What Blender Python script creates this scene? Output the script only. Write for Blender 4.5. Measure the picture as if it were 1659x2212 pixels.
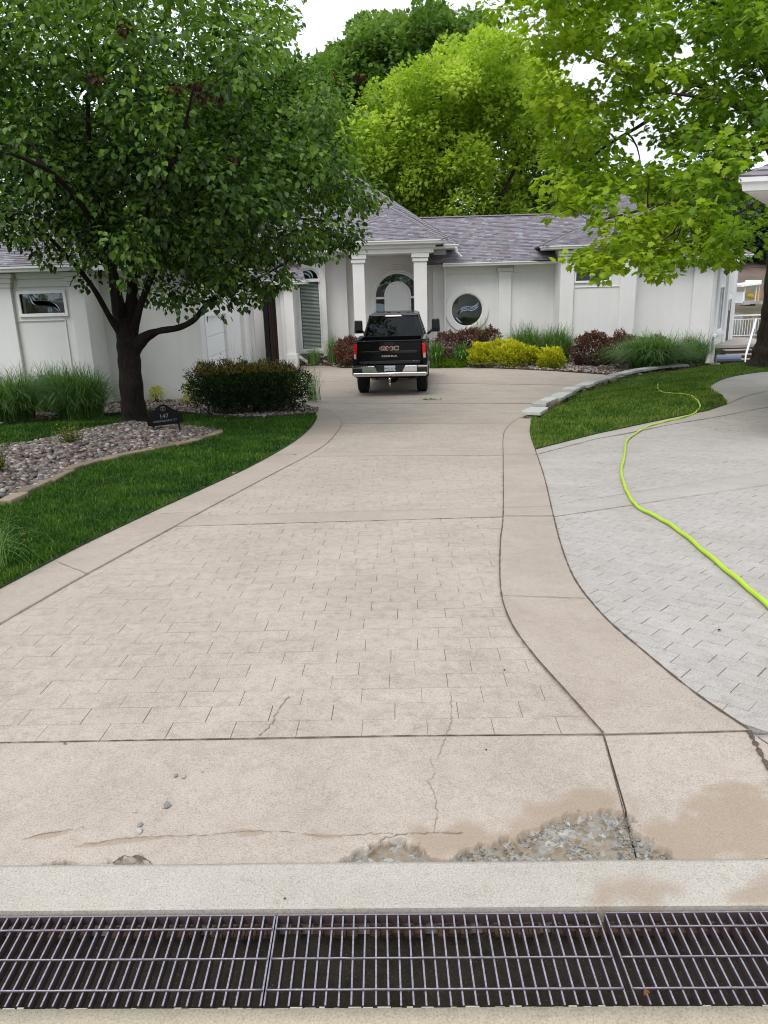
import bpy, math, random
import numpy as np
from mathutils import Vector, Matrix, geometry

for _o in list(bpy.data.objects):
    bpy.data.objects.remove(_o)
S = bpy.context.scene
COL = S.collection
rad = math.radians

# ------------------------------------------------------------------ camera
F = 1662.0; PITCH = rad(16.5); ROLL = rad(1.7); CH = 1.7
fw = np.array([0, math.cos(PITCH), -math.sin(PITCH)])
up0 = np.array([0, math.sin(PITCH), math.cos(PITCH)])
rt0 = np.array([1.0, 0, 0])
upv = up0 * math.cos(ROLL) + rt0 * math.sin(ROLL)
rtv = rt0 * math.cos(ROLL) - up0 * math.sin(ROLL)
CAM = np.array([0, 0, CH])
cd = bpy.data.cameras.new("camera"); co = bpy.data.objects.new("camera", cd); COL.objects.link(co)
M = Matrix.Identity(4)
for i in range(3):
    M[i][0] = rtv[i]; M[i][1] = upv[i]; M[i][2] = -fw[i]; M[i][3] = CAM[i]
co.matrix_world = M
cd.sensor_fit = 'VERTICAL'; cd.sensor_height = 24.0; cd.lens = F / 2212 * 24.0
cd.clip_start = 0.05; cd.clip_end = 2000
S.camera = co

# ------------------------------------------------------------------ sky and sun (bright overcast)
SUN_EL, SUN_ROT = rad(58), rad(205)
w = bpy.data.worlds.new("World"); S.world = w; w.use_nodes = True
nt = w.node_tree; nt.nodes.clear()
sky = nt.nodes.new('ShaderNodeTexSky'); sky.sky_type = 'NISHITA'; sky.sun_disc = False
sky.sun_elevation = SUN_EL; sky.sun_rotation = SUN_ROT; sky.dust_density = 3.0
cl = nt.nodes.new('ShaderNodeTexNoise'); cl.inputs['Scale'].default_value = 1.6; cl.inputs['Detail'].default_value = 5
crp = nt.nodes.new('ShaderNodeValToRGB')
crp.color_ramp.elements[0].position = 0.3; crp.color_ramp.elements[0].color = (7.3, 8.2, 9.4, 1)
crp.color_ramp.elements[1].position = 0.75; crp.color_ramp.elements[1].color = (9.2, 9.6, 10.0, 1)
tc = nt.nodes.new('ShaderNodeTexCoord')
mx = nt.nodes.new('ShaderNodeMix'); mx.data_type = 'RGBA'; mx.inputs['Factor'].default_value = 0.92
bg = nt.nodes.new('ShaderNodeBackground'); bg.inputs['Strength'].default_value = 0.088
wo = nt.nodes.new('ShaderNodeOutputWorld')
nt.links.new(tc.outputs['Generated'], cl.inputs['Vector'])
nt.links.new(cl.outputs['Fac'], crp.inputs['Fac'])
nt.links.new(sky.outputs['Color'], mx.inputs['A']); nt.links.new(crp.outputs['Color'], mx.inputs['B'])
nt.links.new(mx.outputs['Result'], bg.inputs['Color']); nt.links.new(bg.outputs['Background'], wo.inputs['Surface'])
sl = bpy.data.lights.new("sun", 'SUN'); sl.energy = 1.5; sl.angle = rad(35); sl.color = (1.0, 0.97, 0.92)
so = bpy.data.objects.new("sun", sl); COL.objects.link(so)
# the sun stands behind the camera, a little to the left, high
_az = rad(-150)
sd = Vector((math.sin(_az) * math.cos(SUN_EL), math.cos(_az) * math.cos(SUN_EL), math.sin(SUN_EL)))
so.rotation_euler = sd.to_track_quat('Z', 'Y').to_euler()
so.location = (-20, -20, 40)
vs = S.view_settings; vs.view_transform = 'Standard'; vs.look = 'None'; vs.gamma = 1.0; vs.exposure = 0.66
vs.use_curve_mapping = False
S.cycles.max_bounces = 8; S.cycles.diffuse_bounces = 4; S.cycles.transmission_bounces = 6; S.cycles.transparent_max_bounces = 12
S.cycles.use_denoising = True; S.cycles.pixel_filter_type = 'BLACKMAN_HARRIS'; S.cycles.filter_width = 1.05

rng = np.random.default_rng(7); random.seed(7)

# ------------------------------------------------------------------ ray helpers and terrain
def ray(x, y): return fw + rtv * (x - 829.5) / F - upv * (y - 1106) / F
def A(x, y, Y):
    d = ray(x, y); return CAM + d * Y / d[1]
def fX(x, y, Y): return float(A(x, y, Y)[0])
def fZ(x, y, Y): return float(A(x, y, Y)[2])
PR = np.array([(-5, .1), (0, 0), (2.2, 0), (4, -.05), (7, -.27), (12, -.68), (18, -1.12), (22, -1.33), (27, -1.42), (40, -1.5)])
XR = np.array([(0, .9), (10, 2.1), (15, 3.0), (18.5, 4.3), (21.3, 5.6), (24.2, 7.4), (27, 10.5), (60, 40)])
def SS(t):
    t = np.clip(t, 0, 1); return t * t * (3 - 2 * t)
def T(x, y):
    x = np.asarray(x, float); y = np.asarray(y, float)
    z = np.interp(y, PR[:, 0], PR[:, 1])
    xr = np.interp(y, XR[:, 0], XR[:, 1])
    z = z + .35 * SS((x - xr) / 4) * SS((y - 11) / 5) * (1 - SS((y - 24) / 4))
    z = z + .42 * SS((y - 30.9) / 1.5) * SS((x + 4.6) / .3) * (1 - SS((x - 11) / 1.5))
    z = z - .5 * SS((x - 11.5) / 1.5) * SS((y - 27) / 3)
    z = z - 5.2 * SS((y - 42) / 8)
    return z
def G(x, y, dz=0.0):
    d = ray(x, y); lo = .4
    f = lambda Y: (CH + d[2] / d[1] * Y) - (float(T(d[0] / d[1] * Y, Y)) + dz)
    Y = lo
    while Y < 90 and f(Y) > 0: lo = Y; Y += .5
    hi = Y
    for _ in range(30):
        m = (lo + hi) / 2
        if f(m) > 0: lo = m
        else: hi = m
    return np.array([d[0] / d[1] * lo, lo, CH + d[2] / d[1] * lo])
def GP(pts): return [tuple(G(*p)[:2]) for p in pts]

# ------------------------------------------------------------------ object helpers
def link(name, me, mat=None, parent=None, loc=None):
    o = bpy.data.objects.new(name, me); COL.objects.link(o)
    if mat is not None and me is not None and len(me.materials) == 0: me.materials.append(mat)
    if loc is not None: o.location = loc
    if parent is not None: o.parent = parent
    return o
def tag(o, label=None, cat=None, group=None, kind=None):
    if label: o['label'] = label
    if cat: o['category'] = cat
    if group: o['group'] = group
    if kind: o['kind'] = kind
    return o
def thing(name, loc, label, cat, group=None, rot=(0, 0, 0)):
    o = bpy.data.objects.new(name, None); COL.objects.link(o); o.empty_display_size = .2
    o.location = loc; o.rotation_euler = rot
    return tag(o, label, cat, group)
def base_of(parent):
    if parent is None: return Vector((0, 0, 0))
    p = Vector((0, 0, 0)); q = parent
    while q is not None: p += q.location; q = q.parent
    return p

class MB:
    def __init__(s): s.v = []; s.f = []; s.t = []; s.cur = 0.0
    def add(s, vs, fs):
        n = len(s.v); s.v += [tuple(float(c) for c in v) for v in vs]
        for f in fs: s.f.append(tuple(i + n for i in f)); s.t.append(s.cur)
        return s
    def box(s, x0, x1, y0, y1, z0, z1):
        return s.add([(x0, y0, z0), (x1, y0, z0), (x1, y1, z0), (x0, y1, z0), (x0, y0, z1), (x1, y0, z1), (x1, y1, z1), (x0, y1, z1)],
                     [(0, 3, 2, 1), (4, 5, 6, 7), (0, 1, 5, 4), (1, 2, 6, 5), (2, 3, 7, 6), (3, 0, 4, 7)])
    def hexa(s, p):  # 8 points, bottom 4 then top 4
        return s.add(p, [(0, 3, 2, 1), (4, 5, 6, 7), (0, 1, 5, 4), (1, 2, 6, 5), (2, 3, 7, 6), (3, 0, 4, 7)])
    def tube(s, pts, rs, n=8, cap=True):
        pts = [Vector(p) for p in pts]
        if not hasattr(rs, '__len__'): rs = [rs] * len(pts)
        rings = []; prev = None
        for i, p in enumerate(pts):
            d = (pts[min(i + 1, len(pts) - 1)] - pts[max(i - 1, 0)]).normalized()
            if prev is None:
                a = Vector((0, 0, 1)) if abs(d.z) < .9 else Vector((1, 0, 0))
                u = d.cross(a).normalized()
            else:
                u = (prev - d * prev.dot(d)).normalized()
            prev = u; v = d.cross(u)
            rings.append([p + (u * math.cos(2 * math.pi * k / n) + v * math.sin(2 * math.pi * k / n)) * rs[i] for k in range(n)])
        vs = [q for r in rings for q in r]; fs = []
        for i in range(len(pts) - 1):
            for k in range(n):
                a = i * n + k; b = i * n + (k + 1) % n
                fs.append((a, b, b + n, a + n))
        if cap:
            fs.append(tuple(reversed(range(n)))); fs.append(tuple(range((len(pts) - 1) * n, len(pts) * n)))
        return s.add(vs, fs)
    def lathe(s, prof, c, axis='z', n=24):
        vs = []; fs = []
        for (r, h) in prof:
            for k in range(n):
                a = 2 * math.pi * k / n; u, v = r * math.cos(a), r * math.sin(a)
                if axis == 'z': vs.append((c[0] + u, c[1] + v, c[2] + h))
                elif axis == 'x': vs.append((c[0] + h, c[1] + u, c[2] + v))
                else: vs.append((c[0] + u, c[1] + h, c[2] + v))
        for i in range(len(prof) - 1):
            for k in range(n):
                fs.append((i * n + k, i * n + (k + 1) % n, (i + 1) * n + (k + 1) % n, (i + 1) * n + k))
        fs.append(tuple(range(n))); fs.append(tuple(range((len(prof) - 1) * n, len(prof) * n)))
        return s.add(vs, fs)
    def poly_extrude(s, poly, f0, f1):  # poly 2D; f0,f1 map (a,b)->xyz
        n = len(poly); vs = [f0(a, b) for a, b in poly] + [f1(a, b) for a, b in poly]
        fs = [tuple(range(n)), tuple(range(2 * n - 1, n - 1, -1))]
        fs += [(i, (i + 1) % n, n + (i + 1) % n, n + i) for i in range(n)]
        return s.add(vs, fs)
    def build(s, name, mat, parent=None, world=True, smooth=False, bevel=0, kind=None, loc=None, segs=2, fix=True):
        me = bpy.data.meshes.new(name)
        b = base_of(parent) if world else Vector((0, 0, 0))
        off = Vector(loc) if loc is not None else b
        me.from_pydata([(v[0] - off[0], v[1] - off[1], v[2] - off[2]) for v in s.v] if (world or loc is not None) else s.v, [], s.f)
        if any(s.t):
            at = me.attributes.new('tint', 'FLOAT', 'FACE'); at.data.foreach_set('value', s.t)
        if fix:
            import bmesh
            bm = bmesh.new(); bm.from_mesh(me); bmesh.ops.recalc_face_normals(bm, faces=bm.faces); bm.to_mesh(me); bm.free()
        if smooth: me.polygons.foreach_set('use_smooth', [True] * len(me.polygons))
        o = link(name, me, mat, parent)
        if loc is not None: o.location = Vector(loc) - (b if world else Vector((0, 0, 0)))
        if bevel:
            m = o.modifiers.new('bevel', 'BEVEL'); m.width = bevel; m.segments = segs; m.limit_method = 'ANGLE'; m.angle_limit = rad(35)
            if smooth is False:
                pass
        if kind: o['kind'] = kind
        return o

def np_mesh(name, V, faces, mat, parent=None, tint=None, kind=None, smooth=False, tfaces=None):
    """V (n,3) world, faces (m,k) constant k"""
    me = bpy.data.meshes.new(name)
    b = base_of(parent)
    V = np.asarray(V, np.float32) - np.array(b, np.float32)
    faces = np.asarray(faces, np.int32); m, k = faces.shape
    me.vertices.add(len(V)); me.vertices.foreach_set('co', V.ravel())
    me.loops.add(m * k); me.loops.foreach_set('vertex_index', faces.ravel())
    me.polygons.add(m); me.polygons.foreach_set('loop_start', np.arange(0, m * k, k, dtype=np.int32))
    me.polygons.foreach_set('use_smooth', np.full(m, bool(smooth)))
    me.update(calc_edges=True)
    if tint is not None:
        at = me.attributes.new('tint', 'FLOAT', 'FACE'); at.data.foreach_set('value', np.asarray(tint, np.float32))
    o = link(name, me, mat, parent)
    if kind: o['kind'] = kind
    return o

def in_poly(x, y, poly):
    x = np.asarray(x); y = np.asarray(y); r = np.zeros(x.shape, bool)
    n = len(poly); j = n - 1
    for i in range(n):
        xi, yi = poly[i]; xj, yj = poly[j]
        with np.errstate(divide='ignore', invalid='ignore'):
            c = ((yi > y) != (yj > y)) & (x < (xj - xi) * (y - yi) / ((yj - yi) if yj != yi else 1e-9) + xi)
        r ^= c; j = i
    return r
def smooth_line(pts, n=6):
    P = [np.array(p, float) for p in pts]; out = []
    for i in range(len(P) - 1):
        p0 = P[max(i - 1, 0)]; p1 = P[i]; p2 = P[i + 1]; p3 = P[min(i + 2, len(P) - 1)]
        for k in range(n):
            t = k / n
            out.append(tuple(.5 * ((2 * p1) + (-p0 + p2) * t + (2 * p0 - 5 * p1 + 4 * p2 - p3) * t * t + (-p0 + 3 * p1 - 3 * p2 + p3) * t ** 3)))
    out.append(tuple(P[-1])); return out

def sheet(name, outline, step, dz, mat, kind='structure', skirt=.06, holes=(), zf=None, parent=None, smooth=True):
    """ground sheet inside a 2D outline, draped on the terrain, with a skirt at its rim"""
    xs = [p[0] for p in outline]; ys = [p[1] for p in outline]
    gx, gy = np.meshgrid(np.arange(min(xs), max(xs), step), np.arange(min(ys), max(ys), step))
    gx = gx.ravel(); gy = gy.ravel(); gx = gx + rng.uniform(-.2, .2, gx.shape) * step; gy = gy + rng.uniform(-.2, .2, gy.shape) * step
    k = in_poly(gx, gy, outline)
    for h in holes: k &= ~in_poly(gx, gy, h)
    pts = [Vector(p) for p in outline]; edges = [(i, (i + 1) % len(outline)) for i in range(len(outline))]
    for h in holes:
        n0 = len(pts); pts += [Vector(p) for p in h]; edges += [(n0 + i, n0 + (i + 1) % len(h)) for i in range(len(h))]
    pts += [Vector((a, b)) for a, b in zip(gx[k], gy[k])]
    vo, eo, fo, *_ = geometry.delaunay_2d_cdt(pts, edges, [], 0, 1e-5)
    V = np.array([(v[0], v[1]) for v in vo]); Fc = np.array([f for f in fo if len(f) == 3])
    c = V[Fc].mean(1); k = in_poly(c[:, 0], c[:, 1], outline)
    for h in holes: k &= ~in_poly(c[:, 0], c[:, 1], h)
    Fc = Fc[k]
    Z = (zf(V[:, 0], V[:, 1]) if zf else T(V[:, 0], V[:, 1]) + dz)
    V3 = np.column_stack([V, Z])
    if skirt:
        n = len(outline); o2 = np.array(outline); zt = (zf(o2[:, 0], o2[:, 1]) if zf else T(o2[:, 0], o2[:, 1]) + dz)
        b0 = len(V3); V3 = np.vstack([V3, np.column_stack([o2, zt]), np.column_stack([o2, zt - skirt])])
        q = []
        for i in range(n):
            j = (i + 1) % n; q += [(b0 + i, b0 + n + i, b0 + n + j), (b0 + i, b0 + n + j, b0 + j)]
        Fc = np.vstack([Fc, q])
    o = np_mesh(name, V3, Fc, mat, parent, kind=kind)
    sm = np.ones(len(Fc), bool)
    if skirt: sm[-2 * len(outline):] = False
    if smooth: o.data.polygons.foreach_set('use_smooth', sm)
    return o
def ribbon(name, pts, wdt, dz, mat, parent=None, jitter=0.0, zf=None):
    P = np.array(pts, float); d = np.gradient(P, axis=0); d /= np.linalg.norm(d, axis=1)[:, None]
    nrm = np.column_stack([-d[:, 1], d[:, 0]])
    ww = wdt * (1 + jitter * rng.uniform(-1, 1, len(P)))[:, None] / 2
    Lp = P + nrm * ww; Rp = P - nrm * ww; V = np.vstack([Lp, Rp])
    z = (zf(V[:, 0], V[:, 1]) if zf else T(V[:, 0], V[:, 1])) + dz
    n = len(P); f = [(i, i + 1, n + i + 1, n + i) for i in range(n - 1)]
    o = np_mesh(name, np.column_stack([V, z]), f, mat, parent)
    if parent is None: o['kind'] = 'structure'
    return o
def dens(pts, step=.12):
    P = np.array(pts, float); L = np.r_[0, np.cumsum(np.linalg.norm(np.diff(P, axis=0), axis=1))]
    s = np.linspace(0, L[-1], max(2, int(L[-1] / step)))
    return np.column_stack([np.interp(s, L, P[:, i]) for i in range(P.shape[1])])

# ------------------------------------------------------------------ materials
def newmat(name):
    m = bpy.data.materials.new(name); m.use_nodes = True
    n = m.node_tree; b = n.nodes['Principled BSDF']; return m, n, b
def nd(n, t, **kw):
    x = n.nodes.new(t)
    for k, v in kw.items():
        if k in x.inputs.keys(): x.inputs[k].default_value = v
        else: setattr(x, k, v)
    return x
def ramp(n, fac, stops):
    r = n.nodes.new('ShaderNodeValToRGB'); e = r.color_ramp.elements
    while len(e) < len(stops): e.new(.5)
    for i, (p, c) in enumerate(stops): e[i].position = p; e[i].color = (*c, 1)
    n.links.new(fac, r.inputs['Fac']); return r.outputs['Color']
def noise_(n, scale, detail=4, rough=.55, vec=None, dist=0):
    x = nd(n, 'ShaderNodeTexNoise', Scale=scale, Detail=detail, Roughness=rough, Distortion=dist)
    if vec is not None: n.links.new(vec, x.inputs['Vector'])
    return x.outputs['Fac']
def pos(n): return n.nodes.new('ShaderNodeNewGeometry').outputs['Position']
def mixc(n, fac, a, b, mode='MIX'):
    m = n.nodes.new('ShaderNodeMix'); m.data_type = 'RGBA'; m.blend_type = mode
    for s, v in (('Factor', fac), ('A', a), ('B', b)):
        if hasattr(v, 'is_linked') or hasattr(v, 'links'): n.links.new(v, m.inputs[s])
        elif s == 'Factor': m.inputs[s].default_value = v
        else: m.inputs[s].default_value = (*v, 1)
    return m.outputs['Result']
def bump(n, b, h, strength=.3, dist=.01):
    x = nd(n, 'ShaderNodeBump', Strength=strength, Distance=dist); n.links.new(h, x.inputs['Height']); n.links.new(x.outputs['Normal'], b.inputs['Normal'])
def math_(n, op, a, b=None):
    m = n.nodes.new('ShaderNodeMath'); m.operation = op
    for i, v in enumerate((a, b)):
        if v is None: continue
        if hasattr(v, 'links'): n.links.new(v, m.inputs[i])
        else: m.inputs[i].default_value = v
    return m.outputs[0]
def attr(n, name):
    a = n.nodes.new('ShaderNodeAttribute'); a.attribute_name = name; return a.outputs['Fac']

def plain(name, col, rough=.5, metal=0, coat=0, spec=.5, bumpy=0, scale=40, var=.0):
    m, n, b = newmat(name)
    b.inputs['Roughness'].default_value = rough; b.inputs['Metallic'].default_value = metal
    b.inputs['Coat Weight'].default_value = coat; b.inputs['Coat Roughness'].default_value = .04; b.inputs['Specular IOR Level'].default_value = spec
    p = pos(n); f = noise_(n, scale, 4, vec=p)
    v = var or .06
    n.links.new(ramp(n, f, [(.3, tuple(c * (1 - v) for c in col)), (.7, tuple(min(1, c * (1 + v)) for c in col))]), b.inputs['Base Color'])
    if bumpy: bump(n, b, f, bumpy, .003)
    return m

def concrete(name, c1, c2, speck=(.55, .5, .42), tint_src=None, spall=False, rough=.88, scale=1.0, bmp=.35, blotch=.5):
    m, n, b = newmat(name); p = pos(n)
    big = noise_(n, 1.3 * scale, 7, .68, p, .5); mid = noise_(n, 16 * scale, 7, .72, p, .4); fine = noise_(n, 160, 3, .6, p)
    col = ramp(n, big, [(.40, c1), (.60, c2)])
    col = mixc(n, blotch, col, ramp(n, mid, [(.3, tuple(x * .86 for x in c1)), (.52, c2), (.75, tuple(min(1, x * 1.10) for x in c2))]))
    col = mixc(n, .55, col, ramp(n, fine, [(.28, (.45, .43, .4)), (.5, (1, 1, 1)), (.72, (1.3, 1.3, 1.3))]), 'MULTIPLY')
    flake = noise_(n, 40, 6, .8, p, 1.0)
    col = mixc(n, .38, col, ramp(n, flake, [(.36, (.66, .64, .62)), (.46, (1, 1, 1)), (.60, (1.0, 1.0, 1.0)), (.68, (1.4, 1.38, 1.35))]), 'MULTIPLY')
    vo = nd(n, 'ShaderNodeTexVoronoi', Scale=130.0); n.links.new(p, vo.inputs['Vector'])
    fl = ramp(n, vo.outputs['Distance'], [(.12, (1, 1, 1)), (.2, (0, 0, 0))])
    vb = n.nodes.new('ShaderNodeSeparateColor'); n.links.new(vo.outputs['Color'], vb.inputs['Color'])
    k = math_(n, 'MULTIPLY', math_(n, 'GREATER_THAN', vb.outputs[0], .68), fl)
    col = mixc(n, k, col, speck)
    k2 = math_(n, 'MULTIPLY', math_(n, 'LESS_THAN', vb.outputs[0], .12), fl)
    col = mixc(n, k2, col, tuple(x * .3 for x in c1))
    h = math_(n, 'ADD', math_(n, 'MULTIPLY', mid, 1.0), math_(n, 'MULTIPLY', fine, .6))
    if tint_src == 'obj':
        oi = n.nodes.new('ShaderNodeObjectInfo').outputs['Random']
        col = mixc(n, .8, col, ramp(n, oi, [(0, (.965, .96, .96)), (.35, (1, .99, .98)), (.7, (1.005, 1.01, 1.015)), (1, (1.03, 1.03, 1.02))]), 'MULTIPLY')
    elif tint_src == 'attr':
        col = mixc(n, .8, col, ramp(n, attr(n, 'tint'), [(0, (.965, .96, .96)), (.35, (1, .99, .98)), (.7, (1.005, 1.01, 1.015)), (1, (1.03, 1.03, 1.02))]), 'MULTIPLY')
    if spall:
        st = attr(n, 'stain'); sp = attr(n, 'spall')
        stn = math_(n, 'MULTIPLY', st, math_(n, 'ADD', .55, math_(n, 'MULTIPLY', mid, .7)))
        col = mixc(n, math_(n, 'MULTIPLY', stn, .62), col, (.275, .198, .130))
        v2 = nd(n, 'ShaderNodeTexVoronoi', Scale=55.0); n.links.new(p, v2.inputs['Vector'])
        sc = n.nodes.new('ShaderNodeSeparateColor'); n.links.new(v2.outputs['Color'], sc.inputs['Color'])
        ag = ramp(n, sc.outputs[0], [(0, (.17, .135, .095)), (.4, (.27, .21, .145)), (.65, (.22, .205, .185)), (.9, (.29, .28, .26)), (1, (.38, .36, .32))])
        col = mixc(n, sp, col, ag)
        h = math_(n, 'ADD', h, math_(n, 'MULTIPLY', math_(n, 'MULTIPLY', v2.outputs['Distance'], sp), -3.0))
    n.links.new(col, b.inputs['Base Color']); b.inputs['Roughness'].default_value = rough; b.inputs['Specular IOR Level'].default_value = .25
    bump(n, b, h, bmp, .004)
    return m

def leafmat(name, cols, trans=.35, gloss=.35, spec=.3, tcol=None):
    m, n, b = newmat(name)
    c = ramp(n, attr(n, 'tint'), [(i / (len(cols) - 1), q) for i, q in enumerate(cols)])
    n.links.new(c, b.inputs['Base Color']); b.inputs['Roughness'].default_value = gloss; b.inputs['Specular IOR Level'].default_value = spec
    tr = n.nodes.new('ShaderNodeBsdfTranslucent'); ms = n.nodes.new('ShaderNodeMixShader'); ms.inputs[0].default_value = trans
    n.links.new(mixc(n, 1.0, c, (1.25, 1.35, .6), 'MULTIPLY'), tr.inputs['Color'])
    n.links.new(b.outputs[0], ms.inputs[1]); n.links.new(tr.outputs[0], ms.inputs[2]); n.links.new(ms.outputs[0], n.nodes['Material Output'].inputs['Surface'])
    return m
def glassmat(name, col=(.015, .02, .022), alpha=.35, rough=.02, ior=1.6):
    m, n, b = newmat(name)
    n.nodes.remove(b)
    g = nd(n, 'ShaderNodeBsdfGlossy', Roughness=rough); g.inputs['Color'].default_value = (.9, .95, .97, 1)
    t = n.nodes.new('ShaderNodeBsdfTransparent'); t.inputs['Color'].default_value = (alpha, alpha * 1.05, alpha * 1.03, 1)
    fr = nd(n, 'ShaderNodeFresnel', IOR=ior); nz = noise_(n, 1.3, 2, vec=pos(n))
    bp = nd(n, 'ShaderNodeBump', Strength=.05, Distance=.05); n.links.new(nz, bp.inputs['Height']); n.links.new(bp.outputs[0], g.inputs['Normal'])
    ms = n.nodes.new('ShaderNodeMixShader'); n.links.new(fr.outputs[0], ms.inputs[0]); n.links.new(t.outputs[0], ms.inputs[1]); n.links.new(g.outputs[0], ms.inputs[2])
    n.links.new(ms.outputs[0], n.nodes['Material Output'].inputs['Surface'])
    return m
def barkmat(name, c1, c2, sc=1.0):
    m, n, b = newmat(name); p = pos(n)
    mp = n.nodes.new('ShaderNodeMapping'); mp.inputs['Scale'].default_value = (22 * sc, 22 * sc, 4.5 * sc); n.links.new(p, mp.inputs['Vector'])
    f = noise_(n, 1.0, 8, .7, mp.outputs[0], 1.2); f2 = noise_(n, 3, 3, vec=p)
    col = mixc(n, .4, ramp(n, f, [(.35, c1), (.68, c2)]), ramp(n, f2, [(.3, c1), (.7, c2)]))
    n.links.new(col, b.inputs['Base Color']); b.inputs['Roughness'].default_value = .95; b.inputs['Specular IOR Level'].default_value = .15
    bump(n, b, f, 1.0, .03); return m
def tintmat(name, stops, rough=.85, src='attr', bmp=.3, nscale=60, spec=.25):
    m, n, b = newmat(name)
    s = attr(n, 'tint') if src == 'attr' else n.nodes.new('ShaderNodeObjectInfo').outputs['Random']
    p = pos(n); f = noise_(n, nscale, 4, .6, p)
    col = ramp(n, s, stops); col = mixc(n, .5, col, ramp(n, f, [(.3, (.65, .65, .65)), (.7, (1.25, 1.25, 1.25))]), 'MULTIPLY')
    n.links.new(col, b.inputs['Base Color']); b.inputs['Roughness'].default_value = rough; b.inputs['Specular IOR Level'].default_value = spec
    bump(n, b, f, bmp, .005); return m

TAN1, TAN2 = (.33, .275, .225), (.42, .355, .30)
M_conc = concrete('border_concrete', (0.34, 0.282, 0.236), (0.4, 0.338, 0.286), blotch=.3)
M_apron = concrete('apron_concrete', (0.335, 0.279, 0.23), (0.422, 0.36, 0.306), spall=True, blotch=.4)
M_curb = concrete('curb_concrete', (0.375, 0.335, 0.29), (0.435, 0.395, 0.348), blotch=.3, speck=(.62, .58, .5), spall=True)
M_pav_o = concrete('stamped_paver', (0.322, 0.272, 0.226), (0.424, 0.364, 0.312), tint_src='obj', blotch=.6)
M_pav_a = concrete('stamped_paver_field', (0.322, 0.272, 0.226), (0.424, 0.364, 0.312), tint_src='attr', blotch=.6)
M_lot_o = concrete('grey_paver', (0.335, 0.302, 0.275), (0.42, 0.388, 0.36), tint_src='obj', blotch=.5, speck=(.25, .22, .19))
M_lot_a = concrete('grey_paver_field', (0.335, 0.302, 0.275), (0.42, 0.388, 0.36), tint_src='attr', blotch=.5, speck=(.25, .22, .19))
M_lotc = concrete('walk_concrete', (0.345, 0.31, 0.275), (0.41, 0.375, 0.34), blotch=.3)
M_mortar = plain('joint_sand', (.30, .26, .222), .95, bumpy=.4, scale=90, var=.3)
M_mortar2 = plain('grey_joint_sand', (.20, .185, .165), .95, bumpy=.4, scale=90, var=.3)
M_dirt = plain('joint_dirt', (.09, .065, .045), .95, bumpy=.5, scale=60, var=.4)
M_soil = plain('soil', (.05, .033, .02), .95, bumpy=.6, scale=25, var=.35)
M_turf = plain('turf_base', (.02, .05, .008), .95, bumpy=.7, scale=60, var=.5)
M_galv = plain('galvanised_steel', (.44, .40, .44), .42, metal=.75, bumpy=.3, scale=120, var=.25)
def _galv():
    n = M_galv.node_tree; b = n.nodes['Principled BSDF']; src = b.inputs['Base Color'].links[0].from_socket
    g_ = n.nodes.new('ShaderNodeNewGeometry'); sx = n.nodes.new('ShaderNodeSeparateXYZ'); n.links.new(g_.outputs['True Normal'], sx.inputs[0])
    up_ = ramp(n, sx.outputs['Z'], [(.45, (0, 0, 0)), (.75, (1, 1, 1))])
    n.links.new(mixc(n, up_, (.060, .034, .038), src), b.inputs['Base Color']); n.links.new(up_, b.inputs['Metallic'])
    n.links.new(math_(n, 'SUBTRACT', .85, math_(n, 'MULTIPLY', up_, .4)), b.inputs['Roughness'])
M_grate = plain('worn_galvanised_grate', (.40, .365, .41), .42, metal=.75, bumpy=.3, scale=120, var=.25)
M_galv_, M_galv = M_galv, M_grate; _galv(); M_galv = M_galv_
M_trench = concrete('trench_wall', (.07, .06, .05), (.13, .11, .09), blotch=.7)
M_rust = plain('rusty_ledge', (.085, .05, .03), .9, bumpy=.6, scale=50, var=.45)
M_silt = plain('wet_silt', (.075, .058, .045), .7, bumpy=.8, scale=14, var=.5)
M_stucco = plain('white_stucco', (.79, .775, .765), .92, bumpy=.35, scale=160, var=.03, spec=.2)
M_trim = plain('cream_trim', (.76, .75, .72), .8, bumpy=.2, scale=120, var=.03)
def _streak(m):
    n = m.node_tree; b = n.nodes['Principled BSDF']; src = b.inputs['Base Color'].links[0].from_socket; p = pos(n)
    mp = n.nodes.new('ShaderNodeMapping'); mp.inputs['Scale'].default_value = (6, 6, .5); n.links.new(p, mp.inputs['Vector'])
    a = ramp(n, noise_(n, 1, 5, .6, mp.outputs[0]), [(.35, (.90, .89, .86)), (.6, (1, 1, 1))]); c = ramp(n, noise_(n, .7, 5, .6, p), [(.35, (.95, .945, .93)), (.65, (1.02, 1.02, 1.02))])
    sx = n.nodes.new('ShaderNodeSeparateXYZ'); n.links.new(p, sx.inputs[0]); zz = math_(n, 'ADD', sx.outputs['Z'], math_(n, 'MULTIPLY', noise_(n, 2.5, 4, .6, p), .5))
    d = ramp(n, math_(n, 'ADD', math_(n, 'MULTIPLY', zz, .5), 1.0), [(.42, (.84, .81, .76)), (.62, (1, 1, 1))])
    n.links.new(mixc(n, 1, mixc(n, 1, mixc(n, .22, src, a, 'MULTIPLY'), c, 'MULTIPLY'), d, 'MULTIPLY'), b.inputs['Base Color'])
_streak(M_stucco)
M_gut = plain('white_gutter', (.78, .78, .77), .35, scale=6, var=.03)
M_white = plain('white_paint', (.86, .86, .87), .45, scale=5, var=.03)
M_glass = glassmat('window_glass', alpha=.85, ior=2.1); M_glassc = glassmat('clear_window_glass', alpha=.92)
M_room = plain('dark_room', (.13, .16, .16), .9, scale=3, var=.3)
M_blind = plain('pale_green_blind', (.52, .58, .52), .6, scale=8, var=.05)
M_leadg = plain('frosted_glass_ribbon', (.42, .55, .66), .3, scale=14, var=.3)
M_lead = plain('lead_came', (.03, .04, .05), .4, metal=.5)
M_brownd = plain('brown_timber', (.045, .018, .010), .55, scale=20, var=.35, bumpy=.3)
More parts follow.
